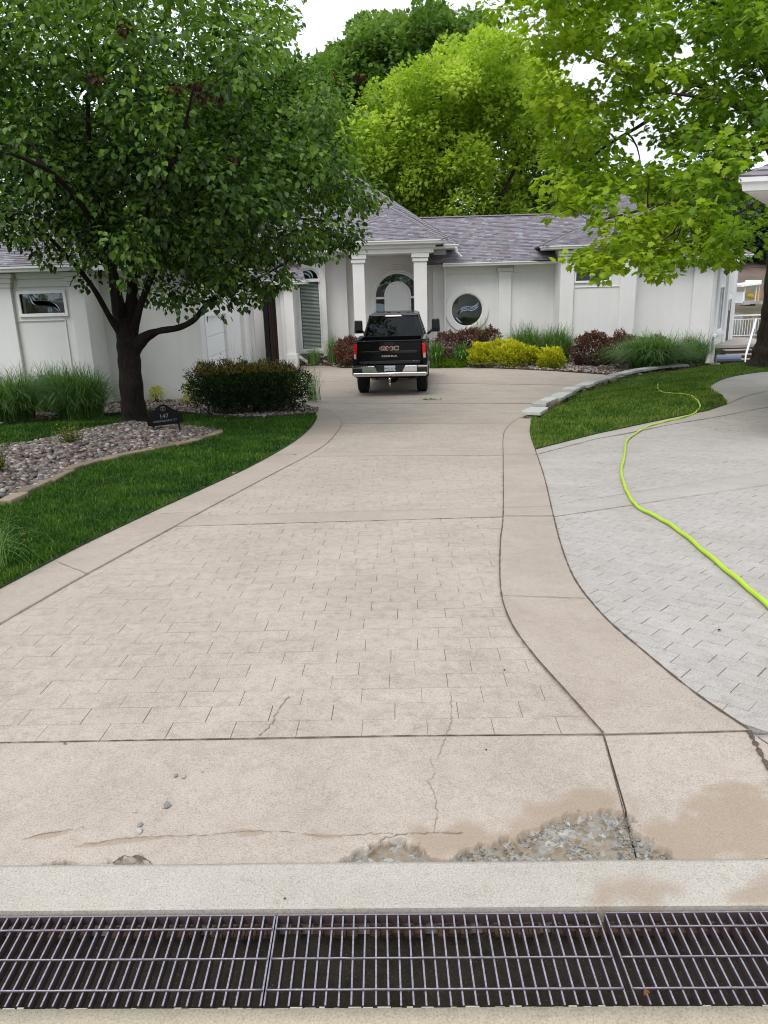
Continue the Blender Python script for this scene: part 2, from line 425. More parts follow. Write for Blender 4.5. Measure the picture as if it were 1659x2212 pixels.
M_darkd = plain('black_trim', (.008, .008, .009), .5)
SH = [(0, (.14, .128, .148)), (.25, (.19, .175, .20)), (.45, (.215, .19, .21)), (.6, (.205, .195, .22)), (.75, (.235, .185, .195)), (.88, (.24, .235, .26)), (1, (.285, .29, .315))]
M_shin_a = tintmat('asphalt_shingle', SH); M_shin_o = tintmat('asphalt_shingle_single', SH, src='obj')
M_deckroof = plain('roof_felt', (.045, .042, .048), .95)
M_bark = barkmat('dark_pear_bark', (.008, .006, .005), (.045, .034, .028)); M_bark2 = barkmat('maple_bark', (.010, .008, .006), (.10, .075, .055), .6)
M_twig = plain('twig_bark', (.045, .033, .025), .9)
M_pear = leafmat('pear_leaf', [(.018, .044, .006), (.058, .120, .016), (.125, .225, .028), (.23, .36, .06)], .36, .42, .35)
M_maple = leafmat('maple_leaf', [(.055, .12, .008), (.135, .24, .012), (.24, .355, .016), (.39, .49, .03)], .45, .5, .22)
M_oakY = leafmat('yellow_green_leaf', [(.15, .23, .02), (.26, .37, .035), (.37, .49, .06), (.50, .60, .11)], .5, .6, .2)
M_oakD = leafmat('deep_green_leaf', [(.04, .085, .02), (.085, .16, .035), (.14, .24, .05), (.21, .32, .08)], .35, .6, .15)
M_far = leafmat('far_foliage', [(.05, .10, .04), (.09, .16, .07), (.15, .24, .11)], .25, .8, .05)  # distance haze is put into these paler leaf colours
M_grass = leafmat('lawn_blade', [(.010, .042, .004), (.034, .095, .008), (.080, .165, .016), (.20, .25, .05)], .35, .5, .2)
M_orn = leafmat('ornamental_grass_blade', [(.035, .085, .012), (.075, .165, .028), (.14, .26, .06), (.27, .38, .15)], .35, .45, .3)
M_hedge = leafmat('hedge_leaf', [(.014, .028, .006), (.045, .085, .014), (.12, .17, .022), (.34, .22, .035)], .25, .5, .3)
M_barb = leafmat('barberry_leaf', [(.022, .018, .012), (.075, .030, .026), (.16, .060, .05), (.27, .14, .07)], .25, .5, .3)
M_gold = leafmat('golden_cypress_leaf', [(.05, .09, .004), (.25, .29, .008), (.52, .50, .012), (.76, .68, .04)], .25, .6, .2)
M_rock = tintmat('river_rock', [(0, (.035, .03, .03)), (.2, (.10, .072, .06)), (.4, (.16, .118, .095)), (.6, (.12, .118, .125)), (.8, (.21, .165, .14)), (1, (.36, .34, .31))], .75, nscale=35)
M_mulchrock = tintmat('crushed_rock', [(0, (.05, .035, .03)), (.25, (.13, .085, .07)), (.5, (.22, .165, .14)), (.75, (.31, .26, .23)), (1, (.45, .42, .39))], .85, nscale=35)
M_lime = tintmat('limestone', [(0, (.30, .285, .26)), (.5, (.40, .39, .365)), (1, (.52, .51, .48))], .9, nscale=18, src='obj')
M_lime2 = tintmat('tan_edging_stone', [(0, (.14, .11, .075)), (1, (.27, .215, .15))], .9, nscale=18, src='obj')
M_hose = plain('lime_rubber', (.40, .58, .03), .5, scale=5, var=.03)
M_edge = plain('black_edging', (.01, .01, .01), .5)

# ------------------------------------------------------------------ ground
def big_ground():
    xs = np.unique(np.r_[np.linspace(-700, -40, 12), np.arange(-40, 44, 1.0), np.linspace(44, 700, 12)])
    ys = np.unique(np.r_[np.linspace(-300, -6, 8), np.arange(-6, 60, 1.0), np.linspace(60, 186, 6)])
    X, Y = np.meshgrid(xs, ys); Z = T(X, Y) - .07
    Z = np.where((Y < 3.5) & (Y > .5) & (np.abs(X) < 40), Z - .6, Z)
    V = np.column_stack([X.ravel(), Y.ravel(), Z.ravel()]); nx = len(xs); f = []
    for j in range(len(ys) - 1):
        for i in range(nx - 1):
            a = j * nx + i; f.append((a, a + 1, a + 1 + nx, a + nx))
    np_mesh('ground', V, f, M_soil, kind='structure', smooth=True)
big_ground()

# outlines (plan)
JOINT = GP([(-500, 1640), (0, 1605), (900, 1590), (1300, 1588), (1615, 1580)])
L_OUT = smooth_line(GP([(-420, 1500), (-200, 1380), (0, 1275), (200, 1170), (430, 1062), (560, 1000), (650, 945), (681, 912), (683, 893), (668, 879), (650, 868)]), 5)
L_IN = smooth_line(GP([(-420, 1620), (-200, 1465), (0, 1350), (200, 1235), (380, 1137), (560, 1040), (690, 970), (727, 935), (737, 913), (720, 893), (690, 877), (664, 866)]), 5)
R_IN = smooth_line(GP([(1303, 1588), (1225, 1500), (1150, 1415), (1100, 1340), (1081, 1270), (1081, 1170), (1087, 1110), (1087, 1000), (1087, 945), (1095, 925), (1115, 908), (1150, 893)]), 5)
R_OUT = smooth_line(GP([(1617, 1580), (1500, 1500), (1390, 1410), (1300, 1330), (1245, 1260), (1215, 1190), (1195, 1115), (1175, 1030), (1157, 975), (1145, 935), (1149, 908), (1156, 903)]), 5)
WALLLINE = smooth_line(GP([(1150, 905), (1182, 886), (1222, 866), (1262, 846), (1330, 823), (1400, 808), (1480, 799)]), 6)

def sub(lineA, lineB):
    return list(lineA) + list(reversed(lineB))
sheet('left_border', sub(L_OUT, L_IN), .25, .008, M_conc, skirt=.03)
sheet('right_border', sub(R_IN, R_OUT), .25, .008, M_conc, skirt=.03)
for ln, wd, nm in ((L_IN, .0035, 'border_joint'), (R_IN, .008, 'border_joint'), (R_OUT, .010, 'border_joint')):
    ribbon(nm, dens(ln, .04), wd, .012, M_dirt, jitter=.45)
# transverse joints across the borders
def jt(a, b, wd=.008, dz=.0125, mat=None):
    p = G(*a)[:2]; q = G(*b)[:2]; pts = dens([p, q], .05)
    pts = pts + rng.normal(0, .0015, pts.shape)
    return ribbon('slab_joint', pts, wd, dz, mat or M_dirt, jitter=.5)
jt((1086, 1117), (1197, 1117)); jt((1086, 1098), (1192, 1097), .005); jt((1087, 983), (1158, 984), .006); jt((1086, 1290), (1262, 1296), .004)
jt((1099, 920), (1147, 921), .006); jt((570, 985), (640, 983), .006); jt((300, 1115), (430, 1108), .006); jt((690, 915), (735, 914), .006); jt((120, 1215), (190, 1243), .004); LATE_J = [((888, 862), (939, 792)), ((929, 858), (968, 792))]

# driveway base and pavers
DRIVE = [(-4.2, 2.70), (1.5, 2.60)] + [(p[0] + .2, p[1]) for p in R_IN[2:-3]] + [(3.0, 15.8)] + [(p[0] - .05, p[1]) for p in WALLLINE[4:]] + \
        [(10.6, 28), (7.7, 31.2), (-3, 33.2), (-4.75, 33.2), (-5.15, 22.3), (-2.6, 21.2), (-2.0, 19.2), (-1.6, 17.6), (-1.5, 14.5), (-1.75, 10.5), (-2.15, 7.9), (-2.6, 5.9), (-3.0, 4.6), (-4.2, 3.4)]
drive = sheet('driveway', DRIVE, .4, -.0045, M_mortar, skirt=.05)

BANDS = []  # plain concrete bands across the drive, as (polygon in plan)
def band(pixA, pixB, pixC, pixD, nm='concrete_band'):
    P = GP([pixA, pixB, pixC, pixD]); BANDS.append(P)
    o = sheet(nm, P, .3, .0035, M_conc, skirt=.01)
    for a, b in ((P[0], P[1]), (P[3], P[2])): ribbon('band_joint', dens([a, b], .05), .007, .0075, M_mortar, jitter=.7)
band((335, 1118), (1087, 1097), (1087, 1117), (300, 1140))
band((655, 976), (1087, 973), (1087, 984), (632, 986))
band((732, 907), (1110, 906), (1095, 916), (735, 915))
band((655, 858), (1260, 860), (1240, 871), (690, 871))
band((690, 818), (1330, 827), (1320, 833), (675, 824))

def paver_field(origin, ang, L_, W_, test, n_obj, mato, mata, parent, gapL=.006, dz=0.0, seed=3, maxu=(0, 0), maxv=(0, 0), near_key=None, oname='paver'):
    r = np.random.default_rng(seed); c, s = math.cos(ang), math.sin(ang)
    U, V, rowid = [], [], []
    for j in range(maxv[0], maxv[1]):
        off = (j % 2) * .5 * L_ + r.uniform(-.10, .10) * L_
        for i in range(maxu[0], maxu[1]):
            U.append(i * L_ + off); V.append((j + .5) * W_)
    U = np.array(U); V = np.array(V)
    X = origin[0] + U * c - V * s; Y = origin[1] + U * s + V * c
    k = test(X, Y); X = X[k]; Y = Y[k]; N = len(X)
    order = np.argsort(Y); X = X[order]; Y = Y[order]
    # gaps differ from joint to joint; many have filled up until they hardly show
    gx = np.where(r.random(N) < .7, .0, r.uniform(.002, gapL, N)); gy = np.where(r.random(N) < .7, .0, r.uniform(.002, gapL, N))
    hl = L_ / 2 - gx / 2; hw = W_ / 2 - gy / 2; X = X + 0 * X; bev = np.full(N, .0009)[:, None] if False else .0010
    def corners(hx, hy):
        return np.stack([np.stack([-hx, -hy], -1), np.stack([hx, -hy], -1), np.stack([hx, hy], -1), np.stack([-hx, hy], -1)], 1)
    top = corners(hl - bev, hw - bev); bot = corners(hl, hw)
    loc = np.concatenate([top, bot], 1)  # N,8,2
    wx = X[:, None] + loc[..., 0] * c - loc[..., 1] * s; wy = Y[:, None] + loc[..., 0] * s + loc[..., 1] * c
    hz = r.uniform(-.0006, .0006, N)
    z = T(wx, wy) + dz + hz[:, None]; z[:, 4:] -= .003
    z += (loc[..., 0] * r.normal(0, .002, N)[:, None] + loc[..., 1] * r.normal(0, .004, N)[:, None])
    P3 = np.stack([wx, wy, z], -1)
    fc = np.array([(0, 1, 2, 3), (4, 5, 1, 0), (5, 6, 2, 1), (6, 7, 3, 2), (7, 4, 0, 3)])
    score = Y if near_key is None else near_key(X, Y)
    o2 = np.argsort(score); ob = o2[:n_obj]; st = o2[n_obj:]
    pb = base_of(parent)
    # single pavers: a few shared meshes, placed one by one
    protos = []
    for q in range(6):
        g1 = r.choice([.0002, .0002, .0008, .002]); g2 = r.choice([.0002, .0002, .0012, .0026]); g1 *= gapL / .006; g2 *= gapL / .006; h1 = L_ / 2 - g1 / 2; h2 = W_ / 2 - g2 / 2
        me = bpy.data.meshes.new(oname)
        vv = [(a * (h1 - bev), b_ * (h2 - bev), 0) for a, b_ in ((-1, -1), (1, -1), (1, 1), (-1, 1))] + [(a * h1, b_ * h2, -.003) for a, b_ in ((-1, -1), (1, -1), (1, 1), (-1, 1))]
        me.from_pydata(vv, [], [tuple(f) for f in fc]); me.materials.append(mato); protos.append(me)
    for i in ob:
        o = bpy.data.objects.new(oname, protos[int(r.integers(6))]); COL.objects.link(o); o.parent = parent
        x, y = X[i], Y[i]; e = .05
        n = Vector((-(float(T(x + e, y)) - float(T(x - e, y))) / (2 * e) + r.normal(0, .004), -(float(T(x, y + e)) - float(T(x, y - e))) / (2 * e) + r.normal(0, .005), 1)).normalized()
        qn = Vector((0, 0, 1)).rotation_difference(n)
        o.rotation_mode = 'QUATERNION'; o.rotation_quaternion = qn @ Matrix.Rotation(ang, 3, 'Z').to_quaternion()
        o.location = Vector((x, y, float(T(x, y)) + dz + hz[i])) - pb
    n = len(st); Vv = P3[st].reshape(-1, 3); ff = (np.arange(n)[:, None, None] * 8 + fc[None]).reshape(-1, 4)
    np_mesh(oname + 's_beyond', Vv, ff, mata, parent, tint=np.repeat(r.random(n), 5), kind='stuff')

ja = math.atan2(JOINT[4][1] - JOINT[1][1], JOINT[4][0] - JOINT[1][0])
def drive_test(X, Y):
    k = in_poly(X, Y, [(-4.2, 2.72), (1.6, 2.62)] + DRIVE[2:]) & (Y > 2.700 + (X) * math.tan(ja))
    return k   # the bands lie on top of the stamped field
def vis_key(xl):
    return lambda X, Y: Y + np.where(np.abs(X) > .52 * (Y + .3), 50, 0)
paver_field((0, 2.66), ja, .262, .132, drive_test, 300, M_pav_o, M_pav_a, drive, maxu=(-24, 46), maxv=(0, 240), near_key=vis_key(0), seed=5)

for a, b in LATE_J: jt(a, b, .014, .004, M_mortar)
# grey lot on the right
LOT_EDGE = GP([(1157, 972), (1290, 938), (1440, 906), (1530, 888), (1571, 874)])
PATHL = smooth_line(GP([(1571, 874), (1560, 858), (1541, 847), (1534, 838), (1545, 828), (1580, 815), (1650, 804), (1760, 797), (1900, 790)]), 4)
LOT = [(1.2, 2.60)] + [tuple(p) for p in R_OUT[2:-10]] + LOT_EDGE + [(9.5, 17.5), (14, 14), (14, 2.5), (4, 2.4)]
lot = sheet('side_driveway', LOT, .4, -.0045, M_mortar2, skirt=.05)
LB = GP([(1189, 1094), (1659, 1018), (1659, 1048), (1197, 1117)])
d_ = np.array(LB[1]) - np.array(LB[0]); LB[1] = tuple(np.array(LB[0]) + d_ * 3); d_ = np.array(LB[2]) - np.array(LB[3]); LB[2] = tuple(np.array(LB[3]) + d_ * 3)
sheet('lot_band', LB, .3, .0035, M_lotc, skirt=.01)
for a, b in ((LB[0], LB[1]), (LB[3], LB[2])): ribbon('band_joint', dens([a, b], .05), .006, .0075, M_mortar2, jitter=.6)
WALK_EDGE = [tuple(p) for p in GP([(1150, 985), (1290, 948), (1440, 919), (1560, 899), (1659, 880), (1800, 856)])]
WALK = LOT_EDGE[:-1] + [tuple(p) for p in PATHL] + [(20, 24), (20, 16)] + WALK_EDGE[::-1]
def lot_test(X, Y):
    lo = in_poly(X, Y, [(1.0, 2.66)] + [(p[0] - .22, p[1]) for p in LOT[1:len(R_OUT) - 11]] + LOT[len(R_OUT) - 11:]) & (Y > 2.66)
    wk = in_poly(X, Y, WALK)
    return lo & (X < .6 * Y + 2.0)
paver_field((1.4, 3.3), rad(-44), .215, .112, lot_test, 260, M_lot_o, M_lot_a, lot, maxu=(-90, 60), maxv=(-60, 150), near_key=vis_key(0), gapL=.013, seed=9)
sheet('walkway', WALK, .4, .006, M_lotc, skirt=.05)
ribbon('walk_joint', dens(GP([(1571, 874), (1610, 857), (1659, 845), (1750, 822)]), .05), .012, .010, M_dirt, jitter=.4)
ribbon('walk_joint', dens(WALK_EDGE, .05), .006, .010, M_dirt, jitter=.7)

# ------------------------------------------------------------------ apron slabs, curb, trench
ya = lambda x: -.0285 * x   # the drain runs very slightly askew
def yl(y0): return lambda x: y0 + ya(x)
def pixpoly(pts): return [tuple(G(*p)[:2]) for p in pts]
SPALL = [pixpoly([(735, 1866), (755, 1848), (800, 1822), (850, 1812), (905, 1822), (915, 1845), (960, 1858), (1000, 1835), (1060, 1818), (1130, 1800), (1180, 1775), (1225, 1755), (1275, 1748), (1320, 1748), (1362, 1755), (1375, 1790), (1400, 1815), (1440, 1830), (1460, 1858), (1450, 1866)]),
         pixpoly([(200, 1868), (225, 1858), (265, 1853), (300, 1850), (322, 1862), (318, 1870)]), pixpoly([(90, 1870), (120, 1862), (165, 1862), (175, 1871)])]
STAIN = [pixpoly([(860, 1800), (900, 1775), (1060, 1785), (1180, 1730), (1290, 1705), (1345, 1710), (1380, 1810), (1460, 1866), (900, 1866)]),
         pixpoly([(1490, 1760), (1500, 1700), (1570, 1680), (1660, 1690), (1700, 1860), (1400, 1866), (1380, 1790)]),
         pixpoly([(505, 1792), (540, 1790), (575, 1796), (575, 1804), (520, 1806)]), pixpoly([(160, 1826), (190, 1818), (260, 1812), (360, 1804), (360, 1812), (210, 1830), (165, 1834)]),
         pixpoly([(640, 1800), (700, 1802), (745, 1804), (740, 1812), (690, 1812)]), pixpoly([(45, 1815), (90, 1800), (150, 1793), (145, 1800), (95, 1812)])]
def dpoly(X, Y, poly):
    d = np.full(X.shape, 9.0); n = len(poly)
    for i in range(n):
        a = np.array(poly[i]); b = np.array(poly[(i + 1) % n]); ab = b - a
        t = np.clip(((X - a[0]) * ab[0] + (Y - a[1]) * ab[1]) / (ab @ ab), 0, 1)
        d = np.minimum(d, np.hypot(X - a[0] - t * ab[0], Y - a[1] - t * ab[1]))
    return np.where(in_poly(X, Y, poly), d, -d)
def vnoise(X, Y, s, seed):
    r = np.random.default_rng(seed); g = r.random((64, 64)); u = X * s; v = Y * s
    i = np.floor(u).astype(int); j = np.floor(v).astype(int); fu = SS(u - i); fv = SS(v - j)
    a = g[i % 64, j % 64]; b = g[(i + 1) % 64, j % 64]; c = g[i % 64, (j + 1) % 64]; d = g[(i + 1) % 64, (j + 1) % 64]
    return (a * (1 - fu) + b * fu) * (1 - fv) + (c * (1 - fu) + d * fu) * fv
def grid_slab(name, x0, x1, ylo, yhi, step, mat, dz=0, spall=True, stains=()):
    nx = max(2, int((x1(0) - x0(0)) / step)); ny = max(2, int(abs(yhi(0) - ylo(0)) / step))
    u, v = np.meshgrid(np.linspace(0, 1, nx + 1), np.linspace(0, 1, ny + 1))
    Xc = x0(v) + (x1(v) - x0(v)) * u; Yc = ylo(Xc) + (yhi(Xc) - ylo(Xc)) * v
    Z = T(Xc, Yc) + dz + (vnoise(Xc, Yc, 3, 1) - .5) * .003
    sp = np.zeros_like(Xc); st = np.zeros_like(Xc)
    if spall:
        jag = (vnoise(Xc, Yc, 40, 2) - .5) * .03 + (vnoise(Xc, Yc, 110, 3) - .5) * .015
        for p in SPALL: sp = np.maximum(sp, np.clip((dpoly(Xc, Yc, p) + jag) / .0035, 0, 1))
        for ip, p in enumerate(STAIN): kk = 1.0 if ip < 2 else .16; st = np.maximum(st, np.clip((dpoly(Xc, Yc, p) + kk * ((vnoise(Xc, Yc, 22, 6) - .5) * .07 + (vnoise(Xc, Yc, 8, 16) - .5) * .05 + .012)) / (.05 * kk), 0, 1))
        rough = vnoise(Xc, Yc, 70, 4) * .006 + vnoise(Xc, Yc, 150, 5) * .006 + vnoise(Xc, Yc, 12, 8) * .008
        Z = Z - sp * (.010 + rough * 1.2)
    for p in stains: st = np.maximum(st, np.clip((dpoly(Xc, Yc, p) + (vnoise(Xc, Yc, 22, 6) - .5) * .07 + .01) / .06, 0, 1))
    V = np.column_stack([Xc.ravel(), Yc.ravel(), Z.ravel()]); w_ = nx + 1
    f = [(j * w_ + i, j * w_ + i + 1, (j + 1) * w_ + i + 1, (j + 1) * w_ + i) for j in range(ny) for i in range(nx)]
    rim = [i for i in range(w_)] + [j * w_ + nx for j in range(1, ny + 1)] + [ny * w_ + i for i in range(nx - 1, -1, -1)] + [j * w_ for j in range(ny - 1, 0, -1)]
    b0 = len(V); V = np.vstack([V, V[rim] - np.array([0, 0, .09])]); n = len(rim)
    f += [(rim[i], b0 + i, b0 + (i + 1) % n, rim[(i + 1) % n]) for i in range(n)]
    me_o = np_mesh(name, V, np.array(f), mat, kind='structure', smooth=False)
    me_o.data.polygons.foreach_set('use_smooth', [True] * (len(f) - n) + [False] * n)
    for nm, arr in (('spall', sp), ('stain', st)):
        at = me_o.data.attributes.new(nm, 'FLOAT', 'POINT'); at.data.foreach_set('value', np.r_[arr.ravel(), np.zeros(n)].astype(np.float32))
    return me_o
jl = lambda x: np.interp(x, [p[0] for p in JOINT], [p[1] for p in JOINT])
jA = G(1303, 1588); jB = G(1365, 1825); jC = G(1617, 1580); jD = G(1690, 1720)
xs_ = lambda v: jB[0] + .002 + (jA[0] - jB[0]) * v
grid_slab('apron_slab', lambda v: -3.2 + 0 * np.asarray(v), lambda v: xs_(v) - .003, yl(1.955), lambda x: jl(x) - .003, .006, M_apron)
grid_slab('apron_slab', lambda v: xs_(v) + .003, lambda v: 1.62 + (jC[0] - 1.62) * np.asarray(v), yl(1.955), lambda x: jl(x) - .003, .006, M_apron)
grid_slab('apron_slab', lambda v: 1.63 + (jC[0] + .02 - 1.63) * np.asarray(v), lambda v: 4 + 0 * np.asarray(v), yl(1.955), lambda x: 2.6 + 0 * x, .03, M_lotc, spall=False, dz=-.004)
ribbon('apron_joint', dens(JOINT, .03), .0045, .004, M_dirt, jitter=.6)
ribbon('apron_joint', dens([jA[:2], jB[:2]], .02), .0042, .003, M_dirt, jitter=.5)
ribbon('apron_joint', dens([jC[:2], jD[:2], (1.64, 2.0)], .012), .014, .006, M_dirt, jitter=.8)
def crack(pix, wd, mat=M_dirt):
    P = dens([G(*p)[:2] for p in pix], .012); P = P + rng.normal(0, .0025, P.shape)
    ribbon('hairline_crack', P, wd, .0035, mat, jitter=.9)
M_crk = plain('fine_crack_dirt', (.24, .195, .15), .95, var=.3)
crack([(930, 1640), (938, 1672), (926, 1690), (940, 1720), (945, 1760), (936, 1800)], .0019, M_crk)
crack([(45, 1815), (90, 1803), (150, 1793), (180, 1788)], .0019, M_crk)
crack([(160, 1830), (260, 1812), (360, 1806), (450, 1806), (530, 1796), (620, 1798), (700, 1808), (790, 1802), (850, 1800)], .0019, M_crk)
crack([(790, 1850), (830, 1812), (880, 1800), (1000, 1800)], .004, M_crk)
crack([(560, 1590), (590, 1560), (600, 1535), (625, 1505)], .004, M_crk)
crack([(945, 1640), (960, 1600), (975, 1560), (975, 1500)], .0025, M_crk)
crack([(1455, 1868), (1500, 1872), (1560, 1866), (1620, 1862), (1690, 1858)], .010)
crack([(245, 1868), (262, 1852), (300, 1850), (325, 1866)], .006)

TY0, TY1 = 1.462, 1.765
grid_slab('drain_curb', lambda v: -3.2 + 0 * np.asarray(v), lambda v: 4 + 0 * np.asarray(v), yl(TY1 + .004), yl(1.950), .012, M_curb, dz=.006, spall=False, stains=[pixpoly([(1290, 1905), (1370, 1890), (1480, 1910), (1500, 1950), (1400, 1968), (1280, 1960)]), pixpoly([(1570, 1900), (1720, 1880), (1740, 1975), (1560, 1960)])])
grid_slab('near_slab', lambda v: -3.2 + 0 * np.asarray(v), lambda v: 4 + 0 * np.asarray(v), lambda x: -4 + 0 * x, yl(TY0), .05, concrete('near_concrete', (.36, .31, .23), (.43, .37, .28), blotch=.4), dz=0.0, spall=False)
tr = MB()
def skew(x, y, z): return (x, y + ya(x), z)
def skbox(m, x0, x1, y0, y1, z0, z1):
    p = [skew(x0, y0, z0), skew(x1, y0, z0), skew(x1, y1, z0), skew(x0, y1, z0), skew(x0, y0, z1), skew(x1, y0, z1), skew(x1, y1, z1), skew(x0, y1, z1)]
    m.hexa(p)
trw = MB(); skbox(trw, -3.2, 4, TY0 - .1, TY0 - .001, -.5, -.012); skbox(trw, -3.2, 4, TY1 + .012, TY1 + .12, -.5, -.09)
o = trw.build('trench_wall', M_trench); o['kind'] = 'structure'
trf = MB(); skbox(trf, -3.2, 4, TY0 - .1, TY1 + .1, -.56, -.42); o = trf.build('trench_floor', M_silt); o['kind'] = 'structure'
le = MB()
for i in range(120):
    x = -1.9 + i * .032
    if rng.random() < .12: continue
    skbox(le, x, x + .03, TY1 - .028 - rng.uniform(0, .008), TY1 + .01, -.062, -.050 + rng.uniform(-.004, .006))
o = le.build('rusty_ledge', M_rust); o['kind'] = 'structure'
le2 = MB()
for i in range(90):
    x = -1.6 + i * .036; le2.cur = 0
    skbox(le2, x, x + rng.uniform(.012, .034), TY0 - .01, TY0 + rng.uniform(.003, .010), -.03, -.006)
o = le2.build('crumbled_rim', M_curb); o['kind'] = 'structure'

def grate(x0, x1, label, far_rail=True):
    xm = (x0 + x1) / 2
    root = thing('drain_grate', (xm, (TY0 + TY1) / 2 + ya(xm), -.004), label, 'drain grate', 'steel grates over the trench drain')
    pitch = .0302; n = int((x1 - x0) / pitch)
    Ly = TY1 - TY0 - .02
    mb = MB().box(-.0022, .0022, -Ly / 2, Ly / 2, -.028, 0); me = None
    def mk(name, mb_, loc):
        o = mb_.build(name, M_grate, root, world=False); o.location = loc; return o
    for i in range(n + 1):
        x = x0 + (x1 - x0) * i / n
        if me is None: o = mk('bearing_bar', mb, (0, 0, 0)); me = o.data; m = o.modifiers.new('b', 'BEVEL'); m.width = .0008; m.segments = 1
        else: o = bpy.data.objects.new('bearing_bar', me); COL.objects.link(o); o.parent = root
        o.location = (x - xm, ya(x) - ya(xm) + rng.normal(0, .0006), rng.normal(0, .0004)); o.rotation_euler = (0, rng.normal(0, .01), rng.normal(0, .004))
    L2 = (x1 - x0) / 2
    for yy in (-.098, -.004, .094):
        c = MB(); K = int((x1 - x0) / .03)
        pts = [(-L2 + (x1 - x0) * k / K, yy + (-.0285) * (-L2 + (x1 - x0) * k / K), .0012 + rng.normal(0, .0003)) for k in range(K + 1)]
        c.tube(pts, .0031, 6)
        o = c.build('cross_bar', M_grate, root, world=False, smooth=True)
    if far_rail:
        c = MB(); c.hexa([(-L2, Ly / 2 + .0285 * L2, -.028), (L2, Ly / 2 - .0285 * L2, -.028), (L2, Ly / 2 - .0285 * L2 + .004, -.028), (-L2, Ly / 2 + .0285 * L2 + .004, -.028),
                      (-L2, Ly / 2 + .0285 * L2, .001), (L2, Ly / 2 - .0285 * L2, .001), (L2, Ly / 2 - .0285 * L2 + .004, .001), (-L2, Ly / 2 + .0285 * L2 + .004, .001)])
        c.build('end_bar', M_grate, root, world=False)
gx1 = float(G(580, 2080)[0]); gx2 = float(G(1330, 2060)[0])
grate(-1.75, gx1 - .004, 'leftmost steel drain grate with bars seen slanting at the photo foot')
grate(gx1 + .004, gx2 - .010, 'middle steel drain grate in front of the spalled concrete')
grate(gx2 + .012, 1.75, 'right steel drain grate beyond the open gap in the trench')

# ------------------------------------------------------------------ lawns
LBACK = GP([(680, 897), (560, 906), (480, 904), (400, 894), (320, 891), (230, 898), (100, 911), (0, 919)])
LAWN_L = [tuple(p) for p in L_OUT[:-12]] + LBACK + [(-16, 18.6), (-16, 2.2), (-4.5, 1.9)]
ROCKBED = smooth_line(GP([(0, 1098), (60, 1070), (130, 1033), (200, 1005), (330, 978), (400, 962), (468, 944), (473, 936), (440, 929), (390, 925), (320, 921), (250, 925), (150, 942), (60, 963), (0, 976)]), 3) + [(-7.5, 12.2), (-5.5, 7.0)]
lawn_l = sheet('left_lawn', LAWN_L, .35, .02, M_turf, skirt=.05)
LAWN_R = [tuple(p) for p in R_OUT[-16:-3]] + [tuple(p) for p in WALLLINE] + [(13.5, 29.5), (17, 31.5), (24, 34), (24, 27)] + [tuple(p) for p in PATHL[::-1]] + LOT_EDGE[::-1]
lawn_r = sheet('right_lawn', LAWN_R, .35, .02, M_turf, skirt=.05)

def grass(name, poly, n, excl, h=(.025, .055), wd=.0045, seed=1, bright=.5, xmax=None):
    r = np.random.default_rng(seed)
    xs = [p[0] for p in poly]; ys = [p[1] for p in poly]
    # denser near the camera, where blades show: sample in log distance
    y0, y1 = max(min(ys), 3.0), max(ys)
    Y = np.exp(r.uniform(np.log(y0), np.log(y1), n * 3)); X = r.uniform(-.56, .56, n * 3) * (Y + .3)
    k = in_poly(X, Y, poly)
    for e in excl: k &= ~in_poly(X, Y, e)
    X = X[k][:n]; Y = Y[k][:n]; N = len(X)
    patch = vnoise(X, Y, 2.5, 11) * .6 + vnoise(X, Y, 9, 12) * .4
    sc = np.clip(Y / 7, .9, 2.4)
    H = r.uniform(*h, N) * (.75 + .5 * patch) * (.85 + .15 * sc); W = wd * sc * r.uniform(.7, 1.3, N)
    a = r.uniform(0, 2 * np.pi, N); lean = r.uniform(.1, .9, N) * H; la = r.uniform(0, 2 * np.pi, N)
    Z = T(X, Y) + .018
    B = np.stack([X, Y, Z], -1); sx = np.stack([np.cos(a) * W, np.sin(a) * W, 0 * W], -1)
    mid = B + np.stack([np.cos(la) * lean * .35, np.sin(la) * lean * .35, H * .6], -1)
    tip = B + np.stack([np.cos(la) * lean, np.sin(la) * lean, H], -1)
    V = np.stack([B - sx, B + sx, mid + sx * .7, mid - sx * .7, tip], 1).reshape(-1, 3)
    i = np.arange(N)[:, None] * 5
    Fq = np.concatenate([i + np.array([0, 1, 2]), i + np.array([0, 2, 3]), i + np.array([3, 2, 4])])
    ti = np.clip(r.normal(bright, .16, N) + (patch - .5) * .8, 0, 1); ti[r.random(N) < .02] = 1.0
    o = np_mesh(name, V, Fq, M_grass, tint=np.tile(ti, 3), kind='stuff')
    tag(o, cat='grass'); return o
bed_poly = ROCKBED
g1 = grass('lawn_grass', LAWN_L, 125000, [bed_poly], seed=21, bright=.33); g1['label'] = 'mown grass of the left lawn, tinted dark for the shade below the pear tree'  # tree shade over this lawn is put into the darker blade tint
g2 = grass('lawn_grass', LAWN_R, 95000, [], seed=22, bright=.74); g2['label'] = 'mown grass of the right lawn between the stone edging and the walkway'

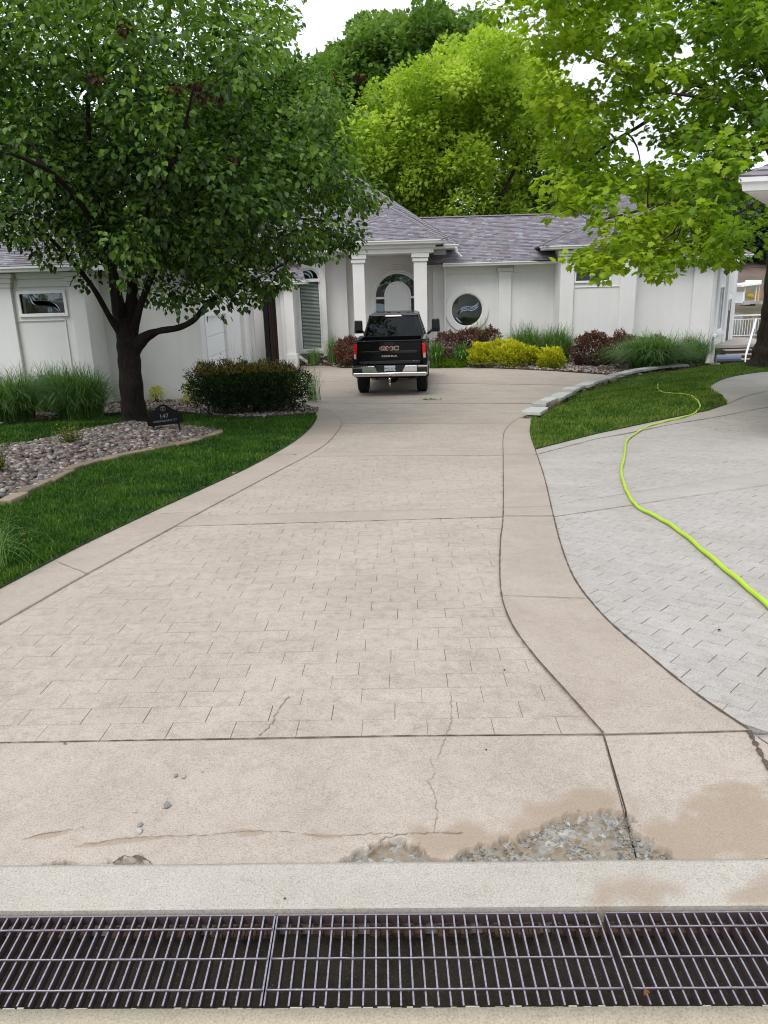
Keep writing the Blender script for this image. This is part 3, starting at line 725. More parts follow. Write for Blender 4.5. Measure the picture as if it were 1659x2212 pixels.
# ------------------------------------------------------------------ rocks
ICO = None
def ico(sub=1):
    import bmesh
    bm = bmesh.new(); bmesh.ops.create_icosphere(bm, subdivisions=sub, radius=1); V = np.array([v.co[:] for v in bm.verts]); Fc = np.array([[v.index for v in f.verts] for f in bm.faces]); bm.free(); return V, Fc
def rocks(name, poly, n, size, mat, zf, seed=0, sub=1, flat=(.45, .75), excl=(), label=None, smooth=True, parent=None, near=False):
    r = np.random.default_rng(seed); V0, F0 = ico(sub)
    xs = [p[0] for p in poly]; ys = [p[1] for p in poly]
    X = r.uniform(min(xs), max(xs), n * 8); Y = r.uniform(min(ys), max(ys), n * 8)
    k = in_poly(X, Y, poly) & (np.abs(X) < .53 * Y + .7)
    for e in excl: k &= ~in_poly(X, Y, e)
    X = X[k][:n]; Y = Y[k][:n]; N = len(X)
    s = r.uniform(*size, N); sx = s * r.uniform(.8, 1.35, N); sy = s * r.uniform(.7, 1.1, N); sz = s * r.uniform(*flat, N)
    V = V0[None] * (1 + r.normal(0, .11, (N, len(V0), 1)))
    V = V * np.stack([sx, sy, sz], -1)[:, None]
    a = r.uniform(0, 2 * np.pi, N); t = r.normal(0, .35, N)
    ct, st_ = np.cos(t)[:, None], np.sin(t)[:, None]; y_, z_ = V[..., 1] * ct - V[..., 2] * st_, V[..., 1] * st_ + V[..., 2] * ct
    ca, sa = np.cos(a)[:, None], np.sin(a)[:, None]; x2 = V[..., 0] * ca - y_ * sa; y2 = V[..., 0] * sa + y_ * ca
    Z = zf(X, Y) + sz * .35 + r.uniform(0, .6, N) * sz
    W = np.stack([x2 + X[:, None], y2 + Y[:, None], z_ + Z[:, None]], -1).reshape(-1, 3)
    ff = (np.arange(N)[:, None, None] * len(V0) + F0[None]).reshape(-1, 3)
    o = np_mesh(name, W, ff, mat, parent, tint=np.repeat(r.random(N), len(F0)), kind='stuff', smooth=smooth)
    if parent is None: tag(o, label, 'gravel')
    return o
def bedz(x, y):
    d = dpoly(np.atleast_1d(x), np.atleast_1d(y), ROCKBED); return T(x, y) + .03 + .13 * SS(d / .9)
sheet('rock_bed_base', ROCKBED, .3, 0, M_soil, zf=bedz, skirt=.1)
rocks('river_rocks', ROCKBED, 9500, (.022, .047), M_rock, bedz, seed=3, label='grey and tan river rocks mounded round the pear tree')

def edging(name, line, wd, hgt, mat, n, parent, dz=0.0, seed=0, over=.0, wob=.02, lenj=.15):
    r = np.random.default_rng(seed); P = dens(line, .02); L = len(P); cuts = np.linspace(0, L - 1, n + 1); cuts[1:-1] += r.uniform(-lenj, lenj, n - 1) * (L / n)
    pb = base_of(parent)
    for i in range(n):
        a = P[int(cuts[i])]; b = P[int(cuts[i + 1])]; d = b - a; L_ = np.linalg.norm(d); d /= L_; nn = np.array([-d[1], d[0]])
        w2 = wd * r.uniform(.82, 1.15) / 2; c = (a + b) / 2 + nn * r.normal(0, wob)
        bmv = []; K = 4
        h = hgt * r.uniform(.85, 1.15)
        outline = []
        for s_ in (-1, 1):
            for k in range(K + 1):
                u = -1 + 2 * k / K
                if s_ == 1: u = -u
                outline.append((u * (L_ / 2 + over) * (1 if abs(u) < 1 else r.uniform(.93, .99)), s_ * w2 * r.uniform(.88, 1.08)))
        z0 = float(T(c[0], c[1])) + dz; tl = r.normal(0, .012)
        f = lambda zz: (lambda q, e: (q * d[0] + e * nn[0], q * d[1] + e * nn[1], zz + q * (float(T(*b)) - float(T(*a))) / L_ + e * tl))
        mb = MB(); mb.poly_extrude(outline, f(0), f(h))
        o = mb.build(name, mat, parent, world=False, bevel=min(.012, h * .2), segs=2); o.location = Vector((c[0], c[1], z0)) - pb
e_line = [p for p in ROCKBED if True][:22]
er = thing('bed_edging', (e_line[8][0], e_line[8][1], float(T(*e_line[8]))), 'curved row of flat tan stones edging the river rock bed', 'stone edging')
edging('edging_stone', e_line, .16, .07, M_lime2, 16, er, dz=.0, seed=4)

rw = thing('stone_edging_wall', (WALLLINE[0][0], WALLLINE[0][1], float(T(*WALLLINE[0]))), 'low dry stone wall of pale limestone slabs curving round the right lawn', 'stone wall')
wl = [(p[0] - .04, p[1]) for p in WALLLINE]
edging('stone', wl, .22, .10, M_lime2, 34, rw, dz=-.05, seed=5, wob=.03)
edging('stone', wl[1:-12], .24, .075, M_lime2, 20, rw, dz=.055, seed=6, wob=.03)
edging('cap_stone', wl[4:], .34, .075, M_lime, 17, rw, dz=.135, seed=8, over=.02, wob=.02)
edging('cap_stone', wl[:5], .34, .07, M_lime, 1, rw, dz=.07, seed=9, wob=0)

# beds along the house
BED_L = LBACK + [(-16, 18.6), (-16, 22.4), (-5.0, 22.3), (-4.9, 21.6), (-2.6, 20.9), (-1.95, 19.4), (-1.5, 18.4)]
sheet('left_bed', BED_L, .4, .03, M_soil, skirt=.08)
rocks('crushed_rock', BED_L, 9000, (.022, .045), M_mulchrock, lambda x, y: T(x, y) + .028, seed=6, sub=1, label='brown crushed rock mulch of the bed by the garage wall', smooth=False)
ed = [Vector((p[0], p[1], float(T(p[0], p[1])) + .05)) for p in dens(LBACK + [(-16, 18.6)], .3)]
o = MB().tube(ed, .02, 6).build('bed_edging', M_edge, loc=ed[4], world=False, smooth=True); tag(o, 'black plastic strip edging the bed in front of the garage wall', 'edging')
BED_R = GP([(654, 790), (700, 790), (760, 795), (840, 796), (930, 793), (1020, 794), (1100, 797), (1200, 802), (1290, 808), (1380, 814)]) + [(10.2, 26.8), (13.5, 29.3), (14.5, 33.5), (-3.6, 33.5), (-3.7, 31.5)]
sheet('house_bed', BED_R, .4, .03, M_soil, skirt=.08)
rocks('crushed_rock', BED_R, 11000, (.03, .06), M_mulchrock, lambda x, y: T(x, y) + .028, seed=7, sub=1, label='brown crushed rock mulch of the bed along the house front', smooth=False)

# ------------------------------------------------------------------ the white house
HB = (0.0, 32.0, -1.4)
house = thing('white_house', HB, 'long white stucco house with columned entry porch and grey shingled hip roofs', 'house')

def wall_panel(name, P0, P1, z0, z1, holes=(), th=.25, mat=None, topf=None, parent=None, reveal=True):
    """vertical wall from P0 to P1 (plan), holes are lists of (u,z), u measured from P0"""
    P0 = np.array(P0[:2], float); P1 = np.array(P1[:2], float); d = P1 - P0; L = np.linalg.norm(d); d /= L; nb = np.array([-d[1], d[0]])
    out = [(0, z0), (L, z0), (L, z1), (0, z1)]
    pts = [Vector(p) for p in out]; ed_ = [(i, (i + 1) % 4) for i in range(4)]
    for h in holes:
        n0 = len(pts); pts += [Vector(p) for p in h]; ed_ += [(n0 + i, n0 + (i + 1) % len(h)) for i in range(len(h))]
    vo, eo, fo, *_ = geometry.delaunay_2d_cdt(pts, ed_, [], 0, 1e-5)
    mb = MB(); V = [(P0[0] + d[0] * u, P0[1] + d[1] * u, z) for u, z in vo]
    fs = []
    for f in fo:
        c = sum((vo[i] for i in f), Vector((0, 0))) / len(f)
        if any(bool(in_poly(c.x, c.y, h)) for h in holes): continue
        fs.append(tuple(f))
    mb.add(V, fs)
    mb.add([(x + nb[0] * th, y + nb[1] * th, z) for x, y, z in V], [tuple(reversed(f)) for f in fs])
    loops = [out] + list(holes)
    for lp in loops:
        n = len(lp); vs_ = [(P0[0] + d[0] * u, P0[1] + d[1] * u, z) for u, z in lp] + [(P0[0] + d[0] * u + nb[0] * th, P0[1] + d[1] * u + nb[1] * th, z) for u, z in lp]
        mb.add(vs_, [(i, (i + 1) % n, n + (i + 1) % n, n + i) for i in range(n)])
    return mb.build(name, mat or M_stucco, parent or house, fix=False)
def hbx(name, x0, x1, y0, y1, z0, z1, mat=None, bevel=.01, parent=None):
    return MB().box(x0, x1, y0, y1, z0, z1).build(name, mat or M_stucco, parent or house, bevel=bevel)
def arc(cx, cz, r, a0, a1, n=28): return [(cx + r * math.cos(math.radians(a0 + (a1 - a0) * i / n)), cz + r * math.sin(math.radians(a0 + (a1 - a0) * i / n))) for i in range(n + 1)]
def gutter(name, pts, h=.13, dpt=.13, parent=None, mat=None):
    """K-style gutter along plan points (outer edge), with z of its top"""
    mb = MB(); prof = [(0, 0), (0, -h * .35), (.03, -h * .5), (.045, -h), (dpt, -h), (dpt, 0), (dpt - .01, 0), (dpt - .01, -h + .02), (.055, -h + .02), (.02, -.02), (.02, 0)]
    P = [np.array(p, float) for p in pts]
    rows = []
    for i, p in enumerate(P):
        d0 = (P[i] - P[i - 1])[:2] if i > 0 else (P[1] - P[0])[:2]; d1 = (P[i + 1] - P[i])[:2] if i < len(P) - 1 else d0
        d0 = d0 / np.linalg.norm(d0); d1 = d1 / np.linalg.norm(d1); n0 = np.array([-d0[1], d0[0]]); n1 = np.array([-d1[1], d1[0]])
        m = n0 + n1; m /= max(.3, (m @ n0)); rows.append([(p[0] + m[0] * a, p[1] + m[1] * a, p[2] + b) for a, b in prof])
    n = len(prof); vs_ = [q for r_ in rows for q in r_]; fs = []
    for i in range(len(P) - 1):
        for k in range(n): fs.append((i * n + k, i * n + (k + 1) % n, (i + 1) * n + (k + 1) % n, (i + 1) * n + k))
    fs += [tuple(range(n - 1, -1, -1)), tuple(range((len(P) - 1) * n, len(P) * n))]
    mb.add(vs_, fs); return mb.build(name, mat or M_gut, parent or house)
def downspout(pts, parent=None, w=.075, name='downspout'):
    mb = MB(); mb.tube(pts, w / 1.4, 4); return mb.build(name, M_gut, parent or house, bevel=.008)

# --- shingled roof faces
shingle_pool = []
SHI = [0]
def roof_face(poly, parent, seed=0, expo=.145, singles=True, th=.014):
    """poly: 3D convex, first edge = eave (left to right seen from outside)"""
    P = [np.array(p, float) for p in poly]; r = np.random.default_rng(seed)
    u = P[1] - P[0]; u /= np.linalg.norm(u); nrm = np.cross(u, P[2] - P[1]); nrm /= np.linalg.norm(nrm)
    if nrm[2] < 0: nrm = -nrm
    v = np.cross(nrm, u); o_ = P[0]
    q = [((p - o_) @ u, (p - o_) @ v) for p in P]
    if sum(q[i][0] * q[(i + 1) % len(q)][1] - q[(i + 1) % len(q)][0] * q[i][1] for i in range(len(q))) < 0: q = q[::-1]
    def clip(sub_):
        out = sub_
        for i in range(len(q)):
            a = q[i]; b = q[(i + 1) % len(q)]; res = []
            side = lambda p: (b[0] - a[0]) * (p[1] - a[1]) - (b[1] - a[1]) * (p[0] - a[0])
            for k in range(len(out)):
                p1, p2 = out[k], out[(k + 1) % len(out)]; s1, s2 = side(p1), side(p2)
                if s1 >= 0: res.append(p1)
                if (s1 >= 0) != (s2 >= 0):
                    t = s1 / (s1 - s2); res.append((p1[0] + (p2[0] - p1[0]) * t, p1[1] + (p2[1] - p1[1]) * t))
            out = res
            if len(out) < 3: return []
        return out
    W3 = lambda a, b, c: tuple(o_ + u * a + v * b + nrm * c)
    umin = min(a for a, b in q); umax = max(a for a, b in q); vmax = max(b for a, b in q)
    mb = MB(); j = 0; full = []
    while j * expo < vmax:
        v0 = j * expo; x = umin - r.uniform(0, .3)
        while x < umax:
            w_ = r.choice([.14, .17, .2, .24, .28]) * r.uniform(.9, 1.1); h_ = th * r.choice([.75, 1, 1.5]); ti = float(r.random())
            rect = [(x + .0015, v0), (x + w_ - .0015, v0), (x + w_ - .0015, v0 + expo * 1.02), (x + .0015, v0 + expo * 1.02)]
            c = clip(rect)
            if len(c) >= 3:
                hz = lambda b: .006 + h_ * (1 - (b - v0) / (expo * 1.1))
                isfull = len(c) == 4 and all(abs(c[k][0] - rect[k][0]) + abs(c[k][1] - rect[k][1]) < 1e-6 for k in range(4))
                dat = ([W3(a, b, hz(b)) for a, b in c], [W3(a, b, .0) for a, b in c], ti)
                if isfull: full.append(dat)
                else: _tab(mb, dat)
            x += w_
        j += 1
    bd = MB(); bd.add([tuple(p) for p in P] + [tuple(p - nrm * .05) for p in P], [tuple(range(len(P))), tuple(range(2 * len(P) - 1, len(P) - 1, -1))] + [(i, (i + 1) % len(P), len(P) + (i + 1) % len(P), len(P) + i) for i in range(len(P))])
    root = bd.build('roof', M_deckroof, parent)
    if singles:
        for d in full: shingle_pool.append((d, root))
        STF.append((mb, root))
    else:
        for d in full: _tab(mb, d)
        mb.build('shingles', M_shin_a, root, kind='stuff', fix=False)
    return root
STF = []
def _tab(mb, dat):
    top, bot, ti = dat; n = len(top); mb.cur = ti + .001
    mb.add(top + bot, [tuple(range(n))] + [(i, n + i, n + (i + 1) % n, (i + 1) % n) for i in range(n)])
def ridge_caps(a, b, parent, seed=0, w_=.15, expo=.16):
    a = np.array(a, float); b = np.array(b, float); r = np.random.default_rng(seed); d = b - a; L = np.linalg.norm(d); d /= L
    s = np.cross(d, (0, 0, 1)); s /= np.linalg.norm(s); nn = np.cross(s, d); nn *= np.sign(nn[2]); mb = MB(); n = int(L / expo)
    for i in range(n):
        p = a + d * i * expo; q = p + d * (expo * 1.15); mb.cur = float(r.uniform(.3, .7))
        h0, h1 = .05, .03
        vs_ = [p - s * w_ + nn * (h0 - .05), p + nn * h0, p + s * w_ + nn * (h0 - .05), q - s * w_ + nn * (h1 - .05), q + nn * h1, q + s * w_ + nn * (h1 - .05)]
        vs_ += [v_ - nn * .03 for v_ in vs_[:3]]
        mb.add([tuple(v_) for v_ in vs_], [(0, 1, 4, 3), (1, 2, 5, 4), (6, 7, 1, 0), (7, 8, 2, 1)])
    mb.build('ridge_caps', M_shin_a, parent, kind='stuff', fix=False)

# --- key dimensions
zE = fZ(850, 531, 31.4)                     # eave of the entry block
Y_E = 31.5; xE1 = fX(987, 531, Y_E); xE0 = -7.0
zW = fZ(1080, 565, 32.0) ; Y_W = 31.95
zB = fZ(1270, 528, 31.0); Y_B = 31.0
zP = fZ(850, 519, 30.6); Y_P = 30.6
# arched-window wall
Y1 = 32.2; Y2 = 32.65; Y3 = 33.0; YR = 32.5
xa, xb = fX(602, 690, Y1), fX(707, 690, Y1)
wc = fX(671, 690, Y1); wr = (fX(697, 740, Y1) - fX(650.5, 740, Y1)) / 2; zs = fZ(665, 604, Y1); zb = fZ(675, 757, Y1)
hole = [(wc - xa - wr, zb), (wc - xa + wr, zb)] + arc(wc - xa, zs, wr, 0, 180)
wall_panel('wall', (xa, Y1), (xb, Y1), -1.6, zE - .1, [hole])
wall_panel('wall', (xb + .003, Y1 + .002), (xb + .003, Y2), -1.6, zE - .1)
def room(x0, x1, y0, z0, z1, dp=1.6, parent=None):
    m = MB(); m.add([(x0, y0, z0), (x1, y0, z0), (x1, y0, z1), (x0, y0, z1), (x0, y0 + dp, z0), (x1, y0 + dp, z0), (x1, y0 + dp, z1), (x0, y0 + dp, z1)],
                    [(0, 1, 5, 4), (1, 2, 6, 5), (2, 3, 7, 6), (3, 0, 4, 7), (4, 5, 6, 7)])
    return m.build('room_interior', M_room, parent or house)
def band_arc(cx, cz, r0, r1, a0, a1, yf, yb, n=32):
    """solid arched or circular band standing in a plane facing -Y"""
    mb = MB(); full = abs(a1 - a0) >= 359.9; vs_ = []
    K = n if full else n + 1
    for i in range(K):
        a = math.radians(a0 + (a1 - a0) * i / n); c, s_ = math.cos(a), math.sin(a)
        vs_ += [(cx + r0 * c, yf, cz + r0 * s_), (cx + r1 * c, yf, cz + r1 * s_), (cx + r1 * c, yb, cz + r1 * s_), (cx + r0 * c, yb, cz + r0 * s_)]
    fs = []
    for i in range(n):
        a = i * 4; b = ((i + 1) % K) * 4
        for k in range(4): fs.append((a + k, a + (k + 1) % 4, b + (k + 1) % 4, b + k))
    if not full: fs += [(0, 1, 2, 3), ((K - 1) * 4 + 3, (K - 1) * 4 + 2, (K - 1) * 4 + 1, (K - 1) * 4)]
    return mb.add(vs_, fs)
win = MB(); fwid = .06
win.box(wc - wr, wc - wr + fwid, Y1 + .05, Y1 + .15, zb, zs); win.box(wc + wr - fwid, wc + wr, Y1 + .05, Y1 + .15, zb, zs)
win.box(wc - wr + fwid, wc + wr - fwid, Y1 + .05, Y1 + .15, zb, zb + .07)
aw = win.build('arched_window', M_white, house, bevel=.006)
band_arc(wc, zs, wr - fwid, wr, 0, 180, Y1 + .05, Y1 + .15).build('frame', M_white, aw)
MB().box(wc - wr - .05, wc + wr + .05, Y1 - .05, Y1 + .13, zs - .09, zs + .03).build('transom', M_white, aw, bevel=.008)
MB().box(wc - wr - .06, wc + wr + .06, Y1 - .09, Y1 + .12, zb - .12, zb - .002).build('sill', M_trim, aw, bevel=.01)
g = MB(); lp = [(wc - wr + .03, zb + .03), (wc + wr - .03, zb + .03)] + arc(wc, zs, wr - .03, 0, 180, 20); g.add([(a, Y1 + .10, b) for a, b in lp], [tuple(range(len(lp)))]); g.build('glass', M_glassc, aw)
sl_me = None; ns = 48
for i in range(ns):
    z = zb + .10 + (zs - .14 - zb - .10) * i / (ns - 1)
    m = MB().hexa([(-(wr - .08), 0, -.013), ((wr - .08), 0, -.013), ((wr - .08), .028, .004), (-(wr - .08), .028, .004), (-(wr - .08), 0, -.010), ((wr - .08), 0, -.010), ((wr - .08), .028, .007), (-(wr - .08), .028, .007)])
    if sl_me is None: o = m.build('blind_slat', M_blind, aw, world=False); sl_me = o.data
    else: o = bpy.data.objects.new('blind_slat', sl_me); COL.objects.link(o); o.parent = aw
    o.location = Vector((wc, Y1 + .19, z)) - base_of(aw); o.rotation_euler.x = .5
room(wc - wr - .1, wc + wr + .1, Y1 + .251, zb - .1, zs + wr + .1)
def ribbon_glass(parent, pts, wd, y, name='leaded_ribbon'):
    P = np.array(smooth_line(pts, 8)); d = np.gradient(P, axis=0); d /= np.linalg.norm(d, axis=1)[:, None]; nn = np.column_stack([-d[:, 1], d[:, 0]])
    W = wd * np.sin(np.linspace(.35, math.pi - .25, len(P)))[:, None] / 2
    mb = MB(); n = len(P); L_ = P + nn * W; R_ = P - nn * W
    mb.add([(a, y, b) for a, b in L_] + [(a, y, b) for a, b in R_], [(i, i + 1, n + i + 1, n + i) for i in range(n - 1)]); o = mb.build(name, M_leadg, parent)
    for Q in (L_, R_): MB().tube([(a, y - .004, b) for a, b in Q], .007, 4).build('lead_line', M_lead, parent)
    return o
ribbon_glass(aw, [(wc - .4, zs + .3), (wc - .1, zs + .36), (wc + .12, zs + .22), (wc + .16, zs + .03)], .09, Y1 + .092)
ribbon_glass(aw, [(wc - .42, zs + .2), (wc - .15, zs + .24), (wc + .03, zs + .14), (wc + .06, zs + .03)], .07, Y1 + .092)
# raised stucco surround of the arched window
sr = MB(); wo_ = wr + .24
sr.box(wc - wo_, wc - wr - .02, Y1 - .07, Y1 + .002, -1.4, zs); sr.box(wc + wr + .02, wc + wo_, Y1 - .07, Y1 + .002, -1.4, zs)
sr.build('window_surround', M_stucco, house, bevel=.012)
band_arc(wc, zs, wr + .02, wo_, 0, 180, Y1 - .07, Y1 + .002).build('window_surround', M_stucco, house, bevel=.012)

# entry wall with the arched doorway
xd0, xd1 = xb, fX(958, 700, YR) + .02
dc = fX(859.5, 660, Y3); dzs = fZ(859, 640.5, Y3)
gr = (fX(892, 690, Y3) - fX(841.5, 690, Y3))
gr = .97
dh = [(dc - xd0 - gr, -1.4), (dc - xd0 + gr, -1.4)] + arc(dc - xd0, dzs, gr, 0, 180)
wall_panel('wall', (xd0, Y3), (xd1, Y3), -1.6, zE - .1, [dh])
wall_panel('wall', (xd1 - .42, Y2 + .05), (xd1, Y2 + .05), -1.6, zE - .1, th=.34)   # wing of the entry wall beside the right column
wall_panel('wall', (xb + .004, Y2 - .004), (fX(752, 690, Y2), Y2 - .004), -1.6, zE - .1, th=.34)
for k, (r0, r1, pr) in enumerate(((gr + .0, gr + .10, .10), (gr + .10, gr + .19, .065), (gr + .19, gr + .29, .03))):
    band_arc(dc, dzs, r0 + .002, r1 - .002, 0, 180, Y3 - pr, Y3 + .003).build('arch_moulding', M_stucco, house, bevel=.01)
    for s_ in (-1, 1):
        a, b = sorted((dc + s_ * (r0 + .002), dc + s_ * (r1 - .002))); hbx('arch_moulding', a, b, Y3 - pr, Y3 + .003, -1.4, dzs - .002)
ent = MB(); dw = .48; dr = .50; dcz = dzs + .05
def ybox(m, x0, x1, z0, z1, y0=Y3 + .06, y1=Y3 + .16): m.box(x0, x1, y0, y1, z0, z1)
ybox(ent, dc - gr + .001, dc - gr + .07, -1.4, dzs); ybox(ent, dc + gr - .07, dc + gr - .001, -1.4, dzs)
ybox(ent, dc - gr + .07, dc - dw - .07, dzs - .09, dzs); ybox(ent, dc + dw + .07, dc + gr - .07, dzs - .09, dzs)
ybox(ent, dc - dw - .07, dc - dw, -1.4, dcz - .002, Y3 + .03); ybox(ent, dc + dw, dc + dw + .07, -1.4, dcz - .002, Y3 + .03)
ew = ent.build('entry_window', M_white, house, bevel=.006)
band_arc(dc, dzs, gr - .07, gr - .001, 0, 180, Y3 + .06, Y3 + .16).build('frame', M_white, ew)
band_arc(dc, dcz, dw, dw + .07, 0, 180, Y3 + .03, Y3 + .15).build('frame', M_white, ew)
g = MB(); lp = [(dc - gr + .03, -1.35), (dc + gr - .03, -1.35)] + arc(dc, dzs, gr - .03, 0, 180, 24); g.add([(a, Y3 + .12, b) for a, b in lp], [tuple(range(len(lp)))]); g.build('glass', M_glass, ew)
for a0 in (62, 38): MB().tube([(dc + .6 * math.cos(rad(a0)), Y3 + .115, dzs + .6 * math.sin(rad(a0))), (dc + .92 * math.cos(rad(a0 - 12)), Y3 + .115, dzs + .92 * math.sin(rad(a0 - 12)))], .006, 4).build('lead_line', M_leadg, ew)
dl = [(dc - dw + .005, -1.38), (dc + dw - .005, -1.38)] + arc(dc, dcz, dw - .005, 0, 180, 24)
door = MB().poly_extrude(dl, lambda a, b: (a, Y3 + .05, b), lambda a, b: (a, Y3 + .10, b)).build('front_door', M_white, house)
for rr in (.38, .30, .2, .11):
    band_arc(dc, dcz - .02, rr - .018, rr, 0, 180, Y3 + .032, Y3 + .052).build('door_panel_ring', M_white, door)
    for s_ in (-1, 1):
        a, b = sorted((dc + s_ * (rr - .018), dc + s_ * rr)); MB().box(a, b, Y3 + .032, Y3 + .052, -.9 + (.38 - rr), dcz - .022).build('door_panel_stile', M_white, door)
MB().lathe([(.03, 0), (.035, .02), (.02, .05), (.0, .06)], (dc + .38, Y3 - .02, -.45), 'y', 12).build('door_knob', M_galv, door)
room(dc - 1.1, dc + 1.1, Y3 + .251, -1.4, dzs + 1.1, 2.5)

# porch: two square columns, stepped capitals, beam and ceiling
for (p0, p1, c0, c1) in ((764.5, 789.5, 757.5, 790.5), (895.5, 923, 890, 926.5)):
    x0, x1 = fX(p0, 660, 31.0), fX(p1, 660, 31.0)
    col = hbx('column', x0, x1, 31.0, 31.0 + (x1 - x0), -1.3, fZ(850, 565, 31.0), M_stucco, .012)
    xc = (x0 + x1) / 2; hw_ = (x1 - x0) / 2
    for k, (ww, ya_, yb_) in enumerate(((.05, 558, 566), (.09, 548.5, 557.6))):
        MB().box(xc - hw_ - ww, xc + hw_ + ww, 31.0 - ww, 31.0 + 2 * hw_ + ww, fZ(850, yb_, 31.0) + .002, fZ(850, ya_, 31.0)).build('capital', M_stucco, col, bevel=.01)
    MB().box(xc - hw_ - .06, xc + hw_ + .06, 30.94, 31.0 + 2 * hw_ + .06, -1.42, -1.1).build('column_base', M_stucco, col, bevel=.01)
bx0, bx1 = fX(752, 540, 30.85), fX(937, 540, 30.85)
zb1 = fZ(850, 548, 31.0); zb2 = fZ(850, 537, 30.9); zb3 = fZ(850, 529, 30.8)
hbx('porch_beam', bx0, bx1, 30.93, 32.9, zb1 + .002, zb2); hbx('porch_beam', bx0 - .07, bx1 + .07, 30.84, 32.9, zb2 + .002, zb3); hbx('porch_soffit', bx0 - .22, bx1 + .30, 30.72, 33.0, zb3 + .002, zP - .06, M_trim)
xP0, xP1 = bx0 - .34, fX(961, 519, Y_P)
gutter('gutter', [(xP0, 31.4, zP), (xP0, Y_P, zP), (xP1, Y_P, zP), (xP1, 31.5, zP)][::1])
# gutters of the entry block either side of the porch
g2y = 31.35
gutter('gutter', [(fX(713, 531, g2y), g2y, zE), (xP0 - .02, g2y, zE)]); gutter('gutter', [(xP1 + .02, g2y, zE), (xE1 + .06, g2y, zE), (xE1 + .06, 36, zE)])
hbx('soffit', xE0, xE1 - .05, Y_E + .02, 33.2, zE - .16, zE - .07, M_trim); hbx('frieze', xd1 - .4, xd1 + .1, Y2 - .06, 33.0, zE - .50, zE - .165, M_trim); hbx('frieze', xd1 - .41, xd1 + .03, Y2 - .01, 33.0, zE - .72, zE - .502, M_stucco)
hbx('frieze', xa, xb + .6, Y1 - .06, Y1 + .4, zE - .40, zE - .165, M_trim)
downspout([(xE1 - .05, g2y + .05, zE - .12), (xE1 + .0, g2y + .1, zE - .3), (xE1 + .12, g2y + .2, zE - .42), (xE1 + .2, g2y + .25, zE - .45)])
downspout([(xd1 + .05, YR - .12, zW - .1), (xd1 + .05, YR - .12, -1.0)], w=.05)

# right wing wall with the round window
xw0, xw1 = xd1, fX(1212, 690, YR)
rc = fX(1008.5, 670, YR); rz = fZ(1008.5, 669.5, YR); rr_ = .645
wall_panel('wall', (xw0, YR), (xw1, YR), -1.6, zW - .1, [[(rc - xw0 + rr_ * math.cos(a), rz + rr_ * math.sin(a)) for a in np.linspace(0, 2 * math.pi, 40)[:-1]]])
rwn = band_arc(rc, rz, rr_ - .02, rr_ + .015, 0, 360, YR - .03, YR + .12, 48).build('round_window', M_white, house, smooth=False)
band_arc(rc, rz, rr_ + .018, rr_ + .235, 0, 360, YR - .06, YR + .002, 48).build('round_surround', M_stucco, rwn)
g = MB(); g.add([(rc + (rr_ - .03) * math.cos(a), YR + .05, rz + (rr_ - .03) * math.sin(a)) for a in np.linspace(0, 2 * math.pi, 48)[:-1]], [tuple(range(47))]); g.build('glass', M_glass, rwn)
for k in range(3):
    q = -.055 * k
    ribbon_glass(rwn, [(rc - .36, rz - .14 + q * .4), (rc - .22, rz + .06 + q), (rc + .02, rz + .12 + q), (rc + .22, rz + .10 + q), (rc + .4, rz + .2 + q * 1.2), (rc + .5, rz + .34 + q * 1.6)], .075, YR + .042)
ribbon_glass(rwn, [(rc - .44, rz - .28), (rc - .36, rz - .38), (rc - .2, rz - .52)], .07, YR + .042)
for dx in (0, .07, .14): MB().tube([(rc + dx - .03, YR + .038, rz + .14), (rc + dx - .03, YR + .038, rz - .08)], .006, 4).build('lead_line', M_lead, rwn)
room(rc - .8, rc + .8, YR + .251, rz - .8, rz + .8)
px0, px1 = fX(1076.5, 690, YR - .1), fX(1103, 690, YR - .1)
pl = hbx('pilaster', px0, px1, YR - .12, YR + .002, -1.4, fZ(1085, 587, YR))
MB().box(px0 - .06, px1 + .06, YR - .17, YR + .002, fZ(1085, 586.5, YR), fZ(1085, 579, YR)).build('capital', M_trim, pl, bevel=.008)
hbx('frieze', xw0, px0 - .1, YR - .05, YR + .003, zW - .42, zW - .14, M_trim, .006); hbx('frieze', px1 + .1, xw1, YR - .05, YR + .003, zW - .42, zW - .14, M_trim, .006)
xg0 = fX(957, 568, 31.85); xg1 = fX(1208, 562, 31.85)
gutter('gutter', [(xg0, 31.85, zW), (xg1, 31.85, zW)]); hbx('soffit', xg0, xg1, 31.98, 32.6, zW - .14, zW - .05, M_trim)
